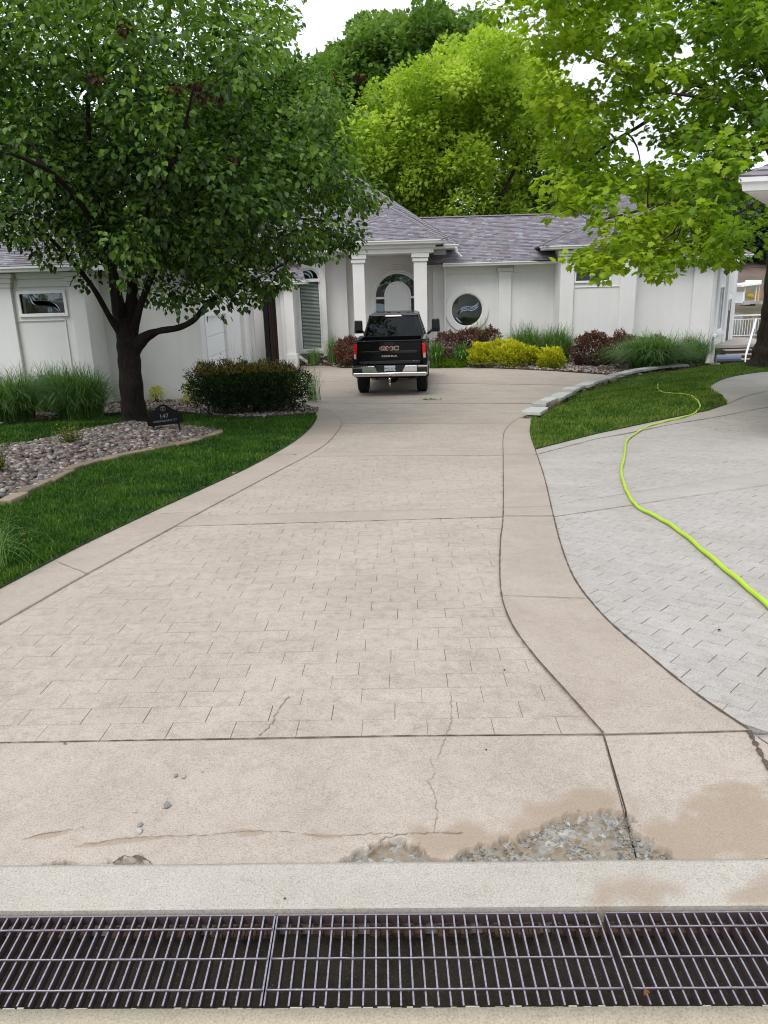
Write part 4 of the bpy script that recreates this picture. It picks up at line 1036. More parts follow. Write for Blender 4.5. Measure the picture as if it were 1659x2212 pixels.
# bay with the high window
YB = 31.45
xb0, xb1 = fX(1207, 690, YB), fX(1371, 690, YB)
wz0, wz1 = fZ(1280, 606, YB), fZ(1280, 571, YB); wx0, wx1 = fX(1244.5, 590, YB), fX(1316.5, 590, YB)
wall_panel('wall', (xb0, YB), (xb1, YB), -1.9, zB - .1, [[(wx0 - xb0, wz0), (wx1 - xb0, wz0), (wx1 - xb0, wz1), (wx0 - xb0, wz1)]])
wall_panel('wall', (xb0 - .003, YR), (xb0 - .003, YB + .002), -1.9, zB - .1, th=.2); wall_panel('wall', (xb1 + .003, YB + .002), (xb1 + .003, 32.4), -1.9, zB - .1, th=.2)
def rect_window(x0, x1, z0, z1, y, parent):
    m = MB(); t = .055
    m.box(x0 - .07, x1 + .07, y - .05, y + .10, z1, z1 + .07); m.box(x0 - .07, x1 + .07, y - .06, y + .10, z0 - .08, z0); m.box(x0 - .07, x0, y - .05, y + .10, z0, z1); m.box(x1, x1 + .07, y - .05, y + .10, z0, z1)
    w_ = m.build('high_window', M_white, parent, bevel=.006)
    MB().add([(x0, y + .06, z0), (x1, y + .06, z0), (x1, y + .06, z1), (x0, y + .06, z1)], [(0, 1, 2, 3)]).build('glass', M_glass, w_)
    cx, cz, ww, hh = (x0 + x1) / 2, (z0 + z1) / 2, x1 - x0, z1 - z0
    for k in range(2):
        ribbon_glass(w_, [(cx - .3 * ww + k * .06, cz + .38 * hh), (cx - .22 * ww + k * .06, cz + .05 * hh), (cx + .02 * ww + k * .05, cz + .0 * hh), (cx + .22 * ww + k * .05, cz - .12 * hh), (cx + .33 * ww + k * .04, cz - .42 * hh)], .12, y + .052)
    MB().box(cx - .02 * ww, cx + .0 * ww + .1, y + .3, y + .32, z0, z0 + .5 * hh).build('blind_panel', M_leadg, w_)
    MB().add([(x0, y + .4, cz + .03), (x1, y + .4, cz + .0), (x1, y + .4, cz + .05), (x0, y + .4, cz + .09)], [(0, 1, 2, 3)]).build('valance', M_blind, w_)
    room(x0 - .1, x1 + .1, y + .251, z0 - .1, z1 + .1, 1.5, parent)
    return w_
rect_window(wx0, wx1, wz0, wz1, YB, house)
def raised_border(x0, x1, z0, z1, y, t=.022, p=.03):
    m = MB().box(x0, x1, y - p, y + .002, z1 - t, z1).box(x0, x0 + t, y - p, y + .002, z0, z1 - t).box(x1 - t, x1, y - p, y + .002, z0, z1 - t)
    return m.build('panel_border', M_stucco, house)
raised_border(fX(1237, 690, YB), fX(1334, 690, YB), -1.4, fZ(1285, 619, YB), YB)
for a, b in ((1207.5, 1236.5), (1335, 1369)):
    x0, x1 = fX(a, 690, YB - .1), fX(b, 690, YB - .1); pz = fZ(1250, 560, YB)
    p = hbx('pilaster', x0, x1, YB - .13, YB + .003, -1.8, pz)
    for k, (q0, q1) in enumerate(((560, 553), (552.5, 547.5), (547, 541))):
        e = .03 + .045 * k; MB().box(x0 - e, x1 + e, YB - .13 - e, YB + .003, fZ(1250, q0, YB) + .002, fZ(1250, q1, YB)).build('capital', M_trim, p, bevel=.008)
hbx('frieze', fX(1240, 550, YB), fX(1333, 550, YB), YB - .07, YB + .003, fZ(1250, 556, YB), fZ(1250, 548, YB), M_trim); hbx('frieze', fX(1240, 550, YB), fX(1333, 550, YB), YB - .12, YB + .003, fZ(1250, 547.6, YB), zB - .15, M_trim)
xq0, xq1 = fX(1176, 530, Y_B), fX(1378, 528, Y_B)
gutter('gutter', [(xq0, 31.9, zB), (xq0, Y_B, zB), (xq1, Y_B, zB), (xq1, 31.9, zB)]); hbx('soffit', xq0 + .1, xq1 - .1, Y_B + .13, 32.2, zB - .14, zB - .05, M_trim)
# right hand wall, corner and angled side
YC = 32.0; xc0, xc1 = fX(1384, 690, YC), fX(1531, 690, YC)
wall_panel('wall', (xb1, YC), (xc1, YC), -2.2, zW, th=.2)
x0 = fX(1492, 690, YC - .08); p = hbx('pilaster', x0, xc1 + .003, YC - .10, YC + .003, -2.1, zW - .35); MB().box(x0 - .05, xc1 + .05, YC - .15, YC + .003, zW - .348, zW - .15).build('capital', M_trim, p, bevel=.008)
hbx('frieze', xb1 + .2, x0 - .06, YC - .05, YC + .003, zW - .42, zW - .14, M_trim)
S0 = np.array([xc1, YC]); tgt = A(1585, 650, 36.5); S1 = np.array([tgt[0], 36.5]); sdir = (S1 - S0); sL = np.linalg.norm(sdir); sdir = sdir / sL; snb = np.array([-sdir[1], sdir[0]])
wall_panel('side_wall', S0, S1, -2.6, zW, [[(1.75, -.55), (2.65, -.55), (2.65, 1.15), (1.75, 1.15)]], th=.2)
def sbox(name, u0, u1, o0, o1, z0, z1, mat, parent=None, bevel=.008):
    c = lambda u, o: tuple(S0 + sdir * u - snb * o)
    P = [(*c(u0, o1), z0), (*c(u1, o1), z0), (*c(u1, o0), z0), (*c(u0, o0), z0)]; P += [(q[0], q[1], z1) for q in P]
    return MB().hexa(P).build(name, mat, parent or house, bevel=bevel)
sbox('pilaster', .02, .5, -.003, .10, -2.4, zW - .15, M_stucco); sbox('pilaster', 1.0, 1.4, -.003, .10, -2.4, zW - .15, M_stucco); sbox('pilaster', 3.1, 3.5, -.003, .10, -2.2, zW - .15, M_stucco); sbox('pilaster', sL - .42, sL, -.003, .08, -2.0, zW - .15, M_stucco)
sw = sbox('side_window', 1.68, 2.72, -.02, .06, -.66, -.55, M_white)
for (a, b, c, d) in ((1.68, 1.75, -.55, 1.15), (2.65, 2.72, -.55, 1.15), (1.68, 2.72, 1.15, 1.24), (2.17, 2.22, -.55, 1.15)): sbox('frame', a, b, -.05, .04, c, d, M_white, sw)
sbox('glass', 1.75, 2.65, -.10, -.09, -.55, 1.15, M_glass, sw, 0); sbox('sill', 1.6, 2.8, .0, .14, -.80, -.67, M_trim, sw)
rm = MB().add([(*(S0 + sdir * u + snb * q), z) for q in (.6,) for u, z in ((1.3, -.8), (3.1, -.8), (3.1, 1.4), (1.3, 1.4))], [(0, 1, 2, 3)]).build('room_interior', M_room, house)
sdoor = sbox('side_door', 3.85, 4.75 if sL > 5.2 else sL - .5, -.01, .03, -1.5, .75, M_white); sbox('door_glass', 4.0, 4.6 if sL > 5.2 else sL - .62, .031, .036, -1.2, .6, M_darkd, sdoor, 0)
sbox('wall_lamp', 3.6, 3.74, .0, .14, .15, .6, M_blind)
sbox('meter_box', .62, .9, .0, .12, -1.25, -1.0, M_galv); sbox('dryer_vent', .6, .95, .0, .2, -.78, -.68, M_white)
eR = fX(1624, 552, 31.4)
# roofs -----------------------------------------------------------
main = [(xE0, Y_E, zE), (xE1, Y_E, zE)]; ap = A(743, 365, 39.0); ap = (float(ap[0]), 39.0, float(ap[2]))
roof_face([(xE0, Y_E, zE), (xE1, Y_E, zE), ap, (xE0, 39.0, ap[2])], house, 1)
roof_face([(xE1, Y_E, zE), (xE1, 46.5, zE), ap], house, 2, singles=False)
roof_face([(xE1, 46.5, zE), (xE0, 46.5, zE), (xE0, 39.0, ap[2]), ap], house, 3, singles=False, expo=.5)
roof_face([(xE0, 46.5, zE), (xE0, Y_E, zE), (xE0 - .01, 39.0, ap[2])], house, 4, singles=False, expo=.5)
ridge_caps((xE1, Y_E, zE), ap, house, 5); ridge_caps((xE0, 39, ap[2]), ap, house, 6)
pk = A(846, 447, 34.0); pk = (float(pk[0]), 34.0, float(pk[2])); ms = (ap[2] - zE) / (39 - Y_E); ybk = Y_E + (pk[2] - zE) / ms
e_ = .02
roof_face([(xP0, Y_P, zP), (xP1, Y_P, zP), pk], house, 7)
roof_face([(xP1, Y_P, zP), (xP1, Y_E + (zP - zE) / ms, zP), (pk[0], ybk, pk[2]), pk], house, 8)
roof_face([(xP0, Y_E + (zP - zE) / ms, zP), (xP0, Y_P, zP), pk, (pk[0], ybk, pk[2])], house, 9)
ridge_caps((xP0, Y_P, zP), pk, house, 10); ridge_caps((xP1, Y_P, zP), pk, house, 11); ridge_caps(pk, (pk[0], ybk, pk[2]), house, 12)
rg = A(1000, 468.5, 36.2); zr_ = float(rg[2])
roof_face([(1.6, Y_W - .02, zW), (eR - .5, Y_W - .02, zW), (eR - .5, 36.2, zr_), (1.6, 36.2, zr_)], house, 13)
roof_face([(eR - .5, 40.4, zW), (1.6, 40.4, zW), (1.6, 36.2, zr_), (eR - .5, 36.2, zr_)], house, 14, singles=False, expo=.5)
ridge_caps((1.8, 36.2, zr_), (9.5, 36.2, zr_), house, 15)
gp = A(1345, 419, 40.0); gp = (float(gp[0]), 40.0, float(gp[2])); xL = fX(1060, 562, Y_W)
yf = Y_W - .3
roof_face([(xL, Y_W - .03, zW + .004), (eR, Y_W - .5, zW + .004), gp], house, 16)
roof_face([(eR, Y_W - .5, zW), (eR, 46, zW), gp], house, 17, singles=False)
roof_face([(xL, 46, zW), (xL, Y_W - .03, zW), gp], house, 18, singles=False)
ridge_caps((xL, Y_W - .03, zW), gp, house, 19); ridge_caps((eR, Y_W - .5, zW), gp, house, 20)
gutter('gutter', [(xq1 + .05, Y_W - .45, zW), (eR + .1, Y_W - .52, zW), (eR + .1, 37, zW)]); hbx('soffit', xq1, eR, Y_W - .38, 32.3, zW - .14, zW - .05, M_trim)
sof = MB().hexa([(xc1, 32.0, zW - .14), (eR, 31.7, zW - .14), (eR, 37, zW - .14), (S1[0] - .3, 37, zW - .14), (xc1, 32.0, zW - .05), (eR, 31.7, zW - .05), (eR, 37, zW - .05), (S1[0] - .3, 37, zW - .05)]).build('soffit', M_trim, house)
bp_ = A(1303, 470, 35.2); bz = float(bp_[2]); bxp = float(bp_[0])
roof_face([(xq0, Y_B, zB), (xq1, Y_B, zB), (bxp + .3, 35.2, bz), (bxp, 35.2, bz)], house, 21)
roof_face([(xq0, 36, zB), (xq0, Y_B, zB), (bxp, 35.2, bz)], house, 22); roof_face([(xq1, Y_B, zB), (xq1, 36, zB), (bxp + .3, 35.2, bz)], house, 23)
ridge_caps((xq0, Y_B, zB), (bxp, 35.2, bz), house, 24); ridge_caps((xq1, Y_B, zB), (bxp + .3, 35.2, bz), house, 25)

# garage wing on the left
YG = 22.0; YGB = 20.7; zG = fZ(90, 574, 20.2); xG1 = fX(441, 800, YG)
gz0 = -1.7
wall_panel('wall', (-17, YG), (xG1, YG), gz0, zG - .05)
gx_l, gx_r = fX(-90, 690, YGB), fX(190, 690, YGB)
hw0, hw1 = fX(45.5, 655, YGB), fX(139, 655, YGB); hz0, hz1 = fZ(92, 677, YGB), fZ(92, 634, YGB)
wall_panel('wall', (gx_l, YGB), (gx_r, YGB), gz0, zG - .1, [[(hw0 - gx_l, hz0), (hw1 - gx_l, hz0), (hw1 - gx_l, hz1), (hw0 - gx_l, hz1)]])
wall_panel('wall', (gx_r + .003, YGB + .002), (gx_r + .003, YG), gz0, zG - .1); wall_panel('wall', (gx_l - .003, YG), (gx_l - .003, YGB + .002), gz0, zG - .1)
rect_window(hw0, hw1, hz0, hz1, YGB, house)
raised_border(fX(38, 760, YGB), fX(152, 760, YGB), -1.3, fZ(95, 691, YGB), YGB)
for a, b in ((-80, 33), (158, 190)):
    x0, x1 = fX(a, 690, YGB - .1), fX(b, 690, YGB - .1)
    p = hbx('pilaster', x0, x1, YGB - .12, YGB + .003, gz0, zG - .50)
    for k in range(3): e = .03 + .04 * k; MB().box(x0 - e, x1 + e, YGB - .12 - e, YGB + .003, zG - .498 + .115 * k, zG - .5 + .115 * (k + 1)).build('capital', M_trim, p, bevel=.008)
hbx('frieze', fX(38, 600, YGB), fX(150, 600, YGB), YGB - .05, YGB + .003, zG - .5, zG - .3, M_trim); hbx('frieze', fX(38, 600, YGB), fX(150, 600, YGB), YGB - .10, YGB + .003, zG - .298, zG - .14, M_trim)
gxe = gx_r + .35
gutter('gutter', [(-17, 20.2, zG), (gxe, 20.2, zG), (gxe, 21.4, zG)]); hbx('soffit', -17, gxe, 20.33, 22.0, zG - .14, zG - .05, M_trim)
x0, x1 = fX(232, 750, YG - .1), fX(262, 750, YG - .1); hbx('pilaster', x0, x1, YG - .12, YG + .003, gz0, zG - .3)
hbx('frieze', gx_r + .2, xG1, YG - .05, YG + .003, zG - .4, zG - .12, M_trim)
gutter('gutter', [(gxe + .02, 21.5, zG), (xG1 + .4, 21.5, zG), (xG1 + .4, 30.2, zG)]); hbx('soffit', gx_r, xG1 + .28, 21.62, 30, zG - .14, zG - .05, M_trim)
# garage side facing the court, with its overhead door
def side_u(px, py=800):   # depth Y at which the wall plane x = xG1 shows at this column
    lo, hi = 21.0, 60.0
    for _ in range(40):
        m_ = (lo + hi) / 2
        if fX(px, py, m_) < xG1: hi = m_
        else: lo = m_
    return lo
yd0, yd1 = 22.7, side_u(497); yend = 30.4
dz1 = fZ(490, 678, side_u(490))
wall_panel('wall', (xG1 + .003, YG + .002), (xG1 + .003, yend), gz0, zG - .05, [[(yd0 - YG, gz0 + .3), (yd1 - YG, gz0 + .3), (yd1 - YG, dz1), (yd0 - YG, dz1)]], th=.25)
gd = None; npan = 4; zb0 = -1.42
gdr = MB().box(xG1 - .02, xG1 + .03, yd0 - .12, yd0, zb0, dz1 + .1).box(xG1 - .02, xG1 + .03, yd1, yd1 + .12, zb0, dz1 + .1).box(xG1 - .02, xG1 + .03, yd0, yd1, dz1, dz1 + .1).build('garage_door', M_white, house, bevel=.01)
for k in range(npan):
    h = (dz1 - zb0) / npan; MB().box(xG1 - .14, xG1 - .09, yd0, yd1, zb0 + k * h + .006, zb0 + (k + 1) * h - .006).build('door_panel', M_white, gdr, bevel=.008)
for a, b in ((527, 534), (546, 562)):
    y0, y1 = side_u(a), min(side_u(b), yend + .4)
    hbx('pilaster', xG1 - .002, xG1 + .14, y0, y1, gz0, zG - .3)
roof_face([(-17, 20.2, zG), (gxe, 20.2, zG), (gxe - 3.0, 26, zG + 2.1), (-17, 26, zG + 2.1)], house, 31)
roof_face([(gxe - 2.5, 21.5, zG), (xG1 + .4, 21.5, zG), (-9.2, 26, zG + 2.0), (-11, 26, zG + 2.0)], house, 32, singles=False)
roof_face([(xG1 + .4, 21.5, zG), (xG1 + .4, 30.5, zG), (-9.2, 26, zG + 2.0)], house, 33, singles=False)
roof_face([(xG1 + .4, 30.5, zG), (-17, 30.5, zG), (-17, 26, zG + 2.1), (-9.2, 26, zG + 2.0)], house, 34, singles=False, expo=.5)
# link with the dark timber gate between garage and house
YK = 30.6
kx = lambda p: fX(p, 700, YK)
wall_panel('wall', (xa - 1.2, 32.3), (xa, 32.3), -1.6, zE - .3)
zk = fZ(645, 612, 30.4)
gate = MB().box(kx(574), kx(591), 31.6, 31.66, -1.42, zk - .3).build('side_gate', M_brownd, house)
for i in range(3): x = kx(574) + i * .11; MB().box(x + .004, x + .10, 31.57, 31.598, -1.40, zk - .32).build('gate_board', M_brownd, gate, bevel=.006)
hbx('gate_frame', kx(562), kx(573), 31.55, 31.75, -1.42, zk - .2, M_darkd); hbx('gate_frame', kx(591.5), kx(597), 31.3, 31.6, -1.42, zk - .2, M_darkd)
wall_panel('wall', (kx(560), 31.9), (kx(600), 31.9), -1.6, zk, mat=M_brownd)
for a, b, y0 in ((596, 607, 30.9), (607, 617, 30.75), (616.5, 636, 30.6)):
    hbx('pier', kx(a), kx(b) - .004, y0, 32.15, -1.45, zk - .22)
pz = kx(635.5); hbx('pier_base', kx(615), pz + .06, 30.53, 31.2, -1.46, fZ(625, 765, YK))
for k in range(2): hbx('capital', kx(614) - .05 * k, pz + .05 * (k + 1), 30.55 - .05 * k, 31.3, zk - .218 + .09 * k, zk - .13 + .09 * k, M_trim, .006)
hbx('lintel', kx(556), kx(640), 30.62, 32.1, zk - .03, zk + .02, M_trim)
gutter('gutter', [(kx(556), 30.35, zk + .10), (fX(660, 614, 30.35), 30.35, zk + .10), (fX(660, 614, 30.35), 32.1, zk + .10)])
roof_face([(kx(550), 30.35, zk + .10), (fX(660, 614, 30.35), 30.35, zk + .10), (fX(640, 600, 30.35), 32.3, zk + .75), (kx(550), 32.3, zk + .75)], house, 35)
# spouts lying at the bed
for (a, b) in (((640, 768), (662, 782)),):
    p = A(638, 766, 31.4); q = G(663, 785); downspout([tuple(p), (p[0] + .25, p[1] - .2, p[2] - .12), (q[0] - .05, q[1] - .1, q[2] + .12), (q[0] + .02, q[1] - .2, q[2] + .07)], w=.11)
q = G(747, 787); downspout([(q[0] - .02, q[1] + .5, q[2] + .15), (q[0], q[1], q[2] + .08)], w=.11)

# distribute the single shingles: the nearest and best seen are parts, the rest are joined
def sh_vis(d):
    c = np.mean(d[0][0], axis=0); v = c - CAM; z = v @ fw
    if z < 1: return 1e9
    px = 829.5 + F * (v @ rtv) / z; py = 1106 - F * (v @ upv) / z
    if not (0 < px < 1659): return 1e9
    hid = 0 if (760 < px < 1260) else 400
    return z + hid
shingle_pool.sort(key=sh_vis)
byroot = {id(r): (m, r) for m, r in STF}
for i, (d, r) in enumerate(shingle_pool):
    if i < 300:
        m = MB(); t, b, ti = d; n = 4; c = np.mean(t, axis=0)
        m.add(list(t) + list(b), [(0, 1, 2, 3)] + [(k, 4 + k, 4 + (k + 1) % 4, (k + 1) % 4) for k in range(4)])
        m.build('shingle', M_shin_o, r, loc=tuple(c), fix=False)
    else: _tab(byroot[id(r)][0], d)
for m, r in STF:
    if m.v: m.build('shingles', M_shin_a, r, kind='stuff', fix=False)

# ------------------------------------------------------------------ neighbour's eave, top right
nh = thing('neighbour_house', (7.4, 12, -.6), 'corner of the neighbouring house with a white gutter under dark shingles at the right', 'house')
nY = 10.0; nc = A(1596, 383, nY); nz = float(nc[2]); nx_ = float(nc[0])
NB = lambda a, b: (nx_ + a * 1.0 + b * .62, nY - a * .12 + b)     # along the eave, and back from it
gutter('gutter', [(*NB(0, 5), nz), (*NB(0, 0), nz), (*NB(6, 0), nz)], h=.15, parent=nh)
def nbox(name, a0, a1, b0, b1, z0, z1, mat):
    P = [NB(a0, b0), NB(a1, b0), NB(a1, b1), NB(a0, b1)]
    MB().hexa([(*p, z0) for p in P] + [(*p, z1) for p in P]).build(name, mat, nh, bevel=.01)
nbox('soffit', .1, 6, .1, 5, nz - .17, nz - .1, M_trim); nbox('wall', .75, 6, .6, 5, -.8, nz - .171, M_stucco)
roof_face([(*NB(0, 0), nz), (*NB(6, 0), nz), (*NB(6, 3), nz + 1.7), (*NB(3, 3), nz + 1.7)], nh, 41, singles=False)
roof_face([(*NB(0, 6), nz), (*NB(0, 0), nz), (*NB(3, 3), nz + 1.7)], nh, 42, singles=False)

# ------------------------------------------------------------------ deck, steps, rail and lake at the right
zD = fZ(1590, 737, 34.8)
dk = thing('deck', (15.5, 34, zD), 'pale concrete terrace with brown-faced steps beside the right end of the house', 'terrace')
yS = 33.2
xs0, xs1 = fX(1562, 745, yS), fX(1620, 745, yS)
zt = fZ(1590, 745, yS)
MB().box(xs0 - .3, xs1 + 1.6, yS + .03, 37.2, zt - .12, zt).build('deck_slab', M_lotc, dk)
MB().box(xs0 - .2, xs1 + 1.5, yS + .08, 37.1, zt - 1.5, zt - .122).build('deck_base', M_brownd, dk)
for k in range(3):
    zz = zt - .17 * (k + 1); y = yS - .30 * k
    MB().box(xs0, xs1, y - .30, y + .03, zz - .05, zz).build('tread', M_lotc, dk, bevel=.008); MB().box(xs0 + .01, xs1 - .01, y - .27, y + .028, zz - .6, zz - .052).build('riser', M_silt if False else M_brownd, dk)
rl = thing('deck_railing', (fX(1575, 720, 36.8), 36.8, zt), 'white metal railing with thin balusters above the lake', 'railing')
ry = 36.8; rx0, rx1 = fX(1571, 700, ry), fX(1660, 700, ry); rzb = zt + .10; rzt = fZ(1600, 680, ry)
MB().box(rx0, rx1, ry - .03, ry + .03, rzt - .06, rzt).build('top_rail', M_white, rl, bevel=.01)
MB().box(rx0, rx1, ry - .015, ry + .015, rzt - .22, rzt - .19).build('mid_rail', M_white, rl); MB().box(rx0, rx1, ry - .015, ry + .015, rzb, rzb + .03).build('bottom_rail', M_white, rl)
px_ = fX(1583, 700, ry); MB().box(px_ - .025, px_ + .025, ry - .025, ry + .025, zt, rzt - .06).build('post', M_white, rl)
nb = 17; bme = None
for i in range(nb):
    x = px_ + .11 + i * .115 * 1.05
    if bme is None: o = MB().box(-.009, .009, -.009, .009, 0, rzt - .22 - rzb - .03).build('baluster', M_white, rl, world=False); bme = o.data
    else: o = bpy.data.objects.new('baluster', bme); COL.objects.link(o); o.parent = rl
    o.location = Vector((x, ry, rzb + .03)) - Vector(rl.location)
h0 = A(1633, 690, 34.0); h1 = A(1611, 768, 31.9)
hr = thing('stair_handrail', tuple(h1), 'white sloping handrail beside the brown steps, half behind the maple trunk', 'handrail')
MB().tube([tuple(h0), tuple(h1)], .045, 8).build('rail', M_white, hr, smooth=True)
MB().tube([tuple(h1), (h1[0], h1[1], h1[2] - .5)], .03, 8).build('post', M_white, hr, smooth=True)
q0 = A(1547, 775, 31.4); q1 = A(1600, 774, 31.2)
pb_ = MB(); pb_.tube([tuple(q0), tuple(q1)], .16, 12)
o = pb_.build('drain_pipe', plain('blue_grey_plastic', (.13, .15, .22), .5), loc=tuple(q0), smooth=False, bevel=.02); tag(o, 'blue-grey plastic pipe lying on the grass before the brown steps', 'pipe')
# lake
np_mesh('lake', [(-400, 44, -5), (400, 44, -5), (400, 200, -5), (-400, 200, -5)], [(0, 1, 2, 3)], None)
m_, n_, b_ = newmat('lake_water'); b_.inputs['Base Color'].default_value = (.055, .05, .03, 1); b_.inputs['Roughness'].default_value = .12
bump(n_, b_, noise_(n_, .9, 4, .6, pos(n_)), .5, .08)
lk = bpy.data.objects['lake']; lk.data.materials.append(m_); lk['kind'] = 'structure'
m_hill, n_, b_ = newmat('bank_earth'); hp = pos(n_)
n_.links.new(ramp(n_, noise_(n_, .15, 5, .7, hp), [(.35, (.07, .11, .035)), (.5, (.14, .10, .08)), (.7, (.18, .135, .11))]), b_.inputs['Base Color']); b_.inputs['Roughness'].default_value = .95
HX = np.arange(-700, 720, 20.0); HY = np.array([194, 197, 205, 215, 230, 260, 320, 450]); HZ = np.array([-7, -4.2, -3, -1, 3, 4, 5, 6])
V = [(x, y, z + 2 * math.sin(x * .02) * (y > 200)) for y, z in zip(HY, HZ) for x in HX]; n = len(HX)
np_mesh('far_bank', V, [(j * n + i, j * n + i + 1, (j + 1) * n + i + 1, (j + 1) * n + i) for j in range(len(HY) - 1) for i in range(n - 1)], m_hill, kind='structure', smooth=True)
for a, b, zz, Y in ((1560, 1612, 582, 226), (1606, 1680, 586, 224)):
    x0, x1 = fX(a, zz, Y), fX(b, zz, Y); z0 = fZ(a, zz + 12, Y); z1 = fZ(a, zz - 8, Y)
    o = MB().box(x0, x1, Y, Y + 1, z0 - 1, z1).build('retaining_wall', plain('dark_red_timber', (.10, .02, .018), .8), loc=(x0, Y, z0))
    tag(o, 'dark red retaining wall on the far bank, ' + ('left and lower piece seen by the white house corner' if a == 1560 else 'piece seen beside the maple trunk'), 'retaining wall', 'red retaining walls on the far bank')
# boat dock
bY = 150.0; bt = thing('boat_dock', tuple(A(1618, 658, bY)), 'white roofed floating boat dock on the lake with yellow kayaks', 'boat dock')
def bb(name, pa, pb2, za, zb_, y0, y1, mat, tilt=0):
    x0, x1 = fX(pa, 640, y0), fX(pb2, 640, y0); z0, z1 = fZ(1618, za, bY), fZ(1618, zb_, bY)
    return MB().hexa([(x0, y0, z0), (x1, y0, z0 + tilt), (x1, y1, z0 + tilt), (x0, y1, z0), (x0, y0, z1), (x1, y0, z1 + tilt), (x1, y1, z1 + tilt), (x0, y1, z1)]).build(name, mat, bt)
bb('dock_floor', 1606, 1650, 658, 651, bY, bY + 6, plain('dock_deck', (.42, .38, .34), .8)); bb('float', 1624, 1634, 661, 656.5, bY - .3, bY + 4, M_darkd)
bb('roof_panel', 1600, 1642, 619, 615, bY - .5, bY + 7, M_white, .35)
for p_ in (1607.5, 1632, 1638): bb('post', p_, p_ + 1.6, 651, 617, bY + .2, bY + .5, M_gut)
bb('side_panel', 1605, 1607.4, 655, 630, bY, bY + 5, M_white)
MB().tube([tuple(A(1609, 641, bY + 1)), tuple(A(1616, 637, bY + 1)), tuple(A(1624, 641, bY + 1)), tuple(A(1630, 645, bY + 1))], [.15, .45, .45, .12], 8).build('kayak', plain('yellow_plastic', (.55, .42, .03), .4), bt, smooth=True)
for k in range(6): bb('slatted_board', 1636, 1643, 649 - k * 4, 647 - k * 4, bY - 1, bY - .8, plain('orange_board', (.6, .24, .03), .6) if k == 0 else bpy.data.materials['orange_board'])
g = MB().hexa([(fX(1636, 612, bY), bY - .4, fZ(1636, 614, bY)), (fX(1641, 612, bY), bY - .4, fZ(1636, 614, bY)), (fX(1643, 612, bY), bY + 6, fZ(1636, 614, bY)), (fX(1637, 612, bY), bY + 6, fZ(1636, 614, bY)),
               (fX(1641, 606, bY), bY - .4, fZ(1641, 605, bY)), (fX(1644, 606, bY), bY - .4, fZ(1641, 605, bY)), (fX(1645, 606, bY), bY + 6, fZ(1641, 605, bY)), (fX(1643, 606, bY), bY + 6, fZ(1641, 605, bY))]).build('gable_panel', M_white, bt)

# ------------------------------------------------------------------ foliage helpers
def unit(v): return v / np.maximum(np.linalg.norm(v, axis=-1, keepdims=True), 1e-9)
def frames(d, n):
    d = unit(d); s = unit(np.cross(n, d)); n2 = np.cross(d, s); return np.stack([d, s, n2], 1)  # rows
def place(tv, tf, P, R, sc):
    """template verts (k,3) with x along the leaf"""
    V = np.einsum('kj,njc->nkc', tv, R) * sc[:, None, None] + P[:, None]
    n, k = len(P), len(tv); Fc = (np.arange(n)[:, None, None] * k + np.array(tf)[None]).reshape(-1, len(tf[0]))
    return V.reshape(-1, 3), Fc
PEAR_V = np.array([(0, 0, 0), (.30, .36, .09), (.68, .29, .06), (1, 0, -.12), (.68, -.29, .06), (.30, -.36, .09), (.45, 0, -.02)])
PEAR_F = [(0, 6, 2, 1), (6, 3, 3, 2)]
PEAR_T = [(0, 6, 1), (1, 6, 2), (2, 6, 3), (3, 6, 4), (4, 6, 5), (5, 6, 0)]
_mo = [(0, .02), (-.10, .38), (.18, .34), (.30, .62), (.46, .34), (.62, .42), (.70, .20), (1.0, 0)]
_mo = _mo + [(a, -b) for a, b in _mo[-2:0:-1]]
MAP_V = np.array([(.34, 0, .0)] + [(a, b, -.10 * abs(b) * 2 - (.12 if a > .9 else 0)) for a, b in _mo])
MAP_T = [(0, i + 1, (i + 1) % len(_mo) + 1) for i in range(len(_mo))]
OAK_V = np.array([(0, 0, 0), (.25, .22, .03), (.5, .46, .0), (.66, .22, .03), (1, 0, -.1), (.66, -.22, .03), (.5, -.46, 0), (.25, -.22, .03)])
OAK_T = [(0, 1, 7), (1, 3, 7), (1, 2, 3), (3, 5, 7), (5, 6, 7), (3, 4, 5)]
SM_V = np.array([(0, 0, 0), (.5, .3, .05), (1, 0, 0), (.5, -.3, .05)]); SM_T = [(0, 1, 2), (0, 2, 3)]

def leaf_cloud(name, C, Rad, counts, size, tv, tf, mat, parent, seed, tint_base, droop=.5, flat=.8, shell=.35, anchor=None, tint_var=.13, cl_var=.12):
    """leaves spread round cluster centres C with radii Rad"""
    r = np.random.default_rng(seed); idx = np.repeat(np.arange(len(C)), counts); N = len(idx)
    u = unit(r.normal(size=(N, 3))); q = r.random(N) ** shell
    off = u * q[:, None] * Rad[idx][:, None] * np.array([1, 1, flat]); P = C[idx] + off
    out = unit(off + (unit(C - anchor)[idx] * .3 * Rad[idx][:, None] if anchor is not None else 0))
    d = unit(out + r.normal(size=(N, 3)) * .45 - np.array([0, 0, droop])); nrm = unit(np.array([0, 0, 1.0]) + out * .45 + r.normal(size=(N, 3)) * .42)
    sc = size * r.uniform(.7, 1.25, N)
    V, Fc = place(tv, tf, P, frames(d, nrm), sc)
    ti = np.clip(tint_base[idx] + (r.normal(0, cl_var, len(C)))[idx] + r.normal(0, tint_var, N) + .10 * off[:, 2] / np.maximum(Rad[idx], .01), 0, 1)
    return np_mesh(name, V, Fc, mat, parent, tint=np.repeat(ti, len(tf)), kind='stuff')

